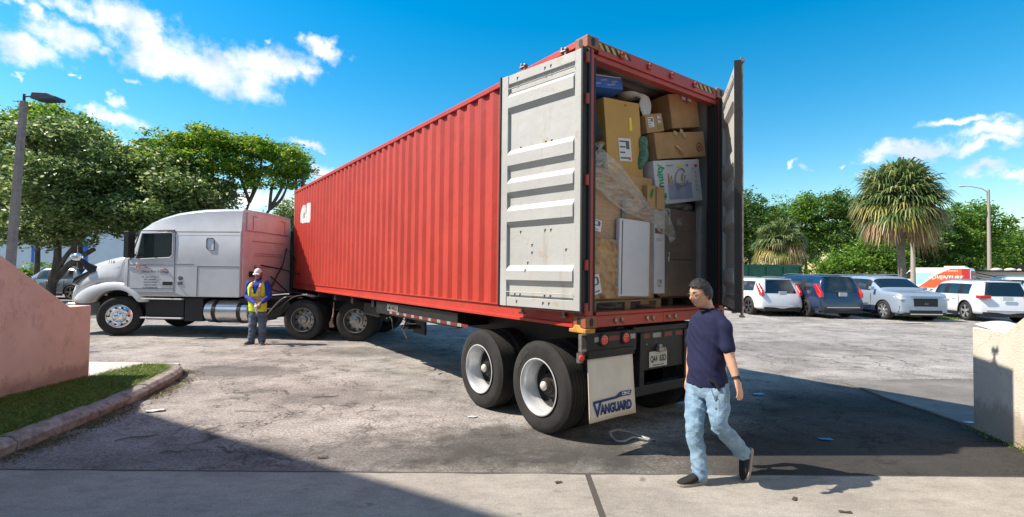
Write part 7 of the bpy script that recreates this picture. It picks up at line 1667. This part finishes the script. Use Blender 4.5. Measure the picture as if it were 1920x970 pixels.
b = MB(); b.add([(-5.7, -.45, 2.35), (-2.2, -2.6, 1.5), (-2.2, -2.63, 1.44), (-5.7, -.48, 2.28)], [(0, 1, 2, 3)]); b.tube([(-5.0, -.4, 2.3), (-1.5, -1.5, .9), (1.5, -.5, 1.1)], .05, 6); b.tube([(-3.5, -.4, 2.3), (.5, -1.5, 1.3)], .05, 6); b.build('awning_arm', M_PLAST, cb)
bb2 = empty('office_block', (at(1925, 480, 80).x, 80, 0), 0, 'blue-grey office block beyond the trees at the far right edge', 'building')
b = MB(); b.bb(-3, 30, 0, 15, 0, 6.3); b.build('wall', mat('bluegrey_wall', (.12, .19, .25), .5), bb2); b = MB(); b.bb(-3.2, 30, -.2, 15, 6.3, 6.6); b.build('roof', mat('roof_dark', (.05, .06, .08), .7), bb2)
b = MB()
for i in range(10): b.bb(-2+i*3, -.2+i*3, -.03, .0-.003, 3.6, 5.2)
b.build('window', M_GLASS, bb2)
# ------------------------------------------------------------------ pieces that lie apart become parts of their own
def islands(me):
    n = len(me.vertices); par = list(range(n))
    def find(a):
        while par[a] != a: par[a] = par[par[a]]; a = par[a]
        return a
    for e in me.edges:
        a, b_ = find(e.vertices[0]), find(e.vertices[1])
        if a != b_: par[a] = b_
    g = {}
    for i in range(n): g.setdefault(find(i), []).append(i)
    return list(g.values())
SPLIT = {'body_seam', 'vent_holes', 'bolt_hole', 'hinge_lug', 'cam_keeper', 'roof_rail', 'side_window', 'door_mirror', 'door_handle', 'chrome_strip', 'lock_rod', 'awning_arm', 'skid', 'tank_strap', 'roof_vent', 'post_gasket_shade', 'air_hose',
         'axles', 'lower_trim', 'landing_gear', 'wheel_nut', 'inner_lining', 'window', 'casting_hole', 'step_box', 'side_skirt', 'axle'}
def split_parts():
    for o in [x for x in bpy.data.objects if x.type == 'MESH' and x.name.split('.')[0] in SPLIT]:
        me = o.data; isl = islands(me)
        if len(isl) < 2 or len(isl) > 80: continue
        co = np.empty(len(me.vertices)*3, np.float32); me.vertices.foreach_get('co', co); co = co.reshape(-1, 3)
        bx = [(co[i].min(0)-.004, co[i].max(0)+.004) for i in isl]; grp = list(range(len(isl)))
        ch = True
        while ch:
            ch = False
            for a in range(len(isl)):
                for c in range(a+1, len(isl)):
                    if grp[a] != grp[c] and (bx[a][0] <= bx[c][1]).all() and (bx[c][0] <= bx[a][1]).all():
                        old = grp[c]; grp = [grp[a] if g_ == old else g_ for g_ in grp]; ch = True
        ids = sorted(set(grp))
        if len(ids) < 2: continue
        src = me.copy(); base = o.name.split('.')[0]
        for k, gi in enumerate(ids):
            keep = set(v for a in range(len(isl)) if grp[a] == gi for v in isl[a])
            bm = bmesh.new(); bm.from_mesh(src); bm.verts.ensure_lookup_table()
            bmesh.ops.delete(bm, geom=[v for v in bm.verts if v.index not in keep], context='VERTS')
            if k == 0: bm.to_mesh(me)
            else:
                m2 = src.copy(); bm.to_mesh(m2); m2.name = base; q = o.copy(); q.data = m2; q.name = base; COL.objects.link(q)
            bm.free()
split_parts()
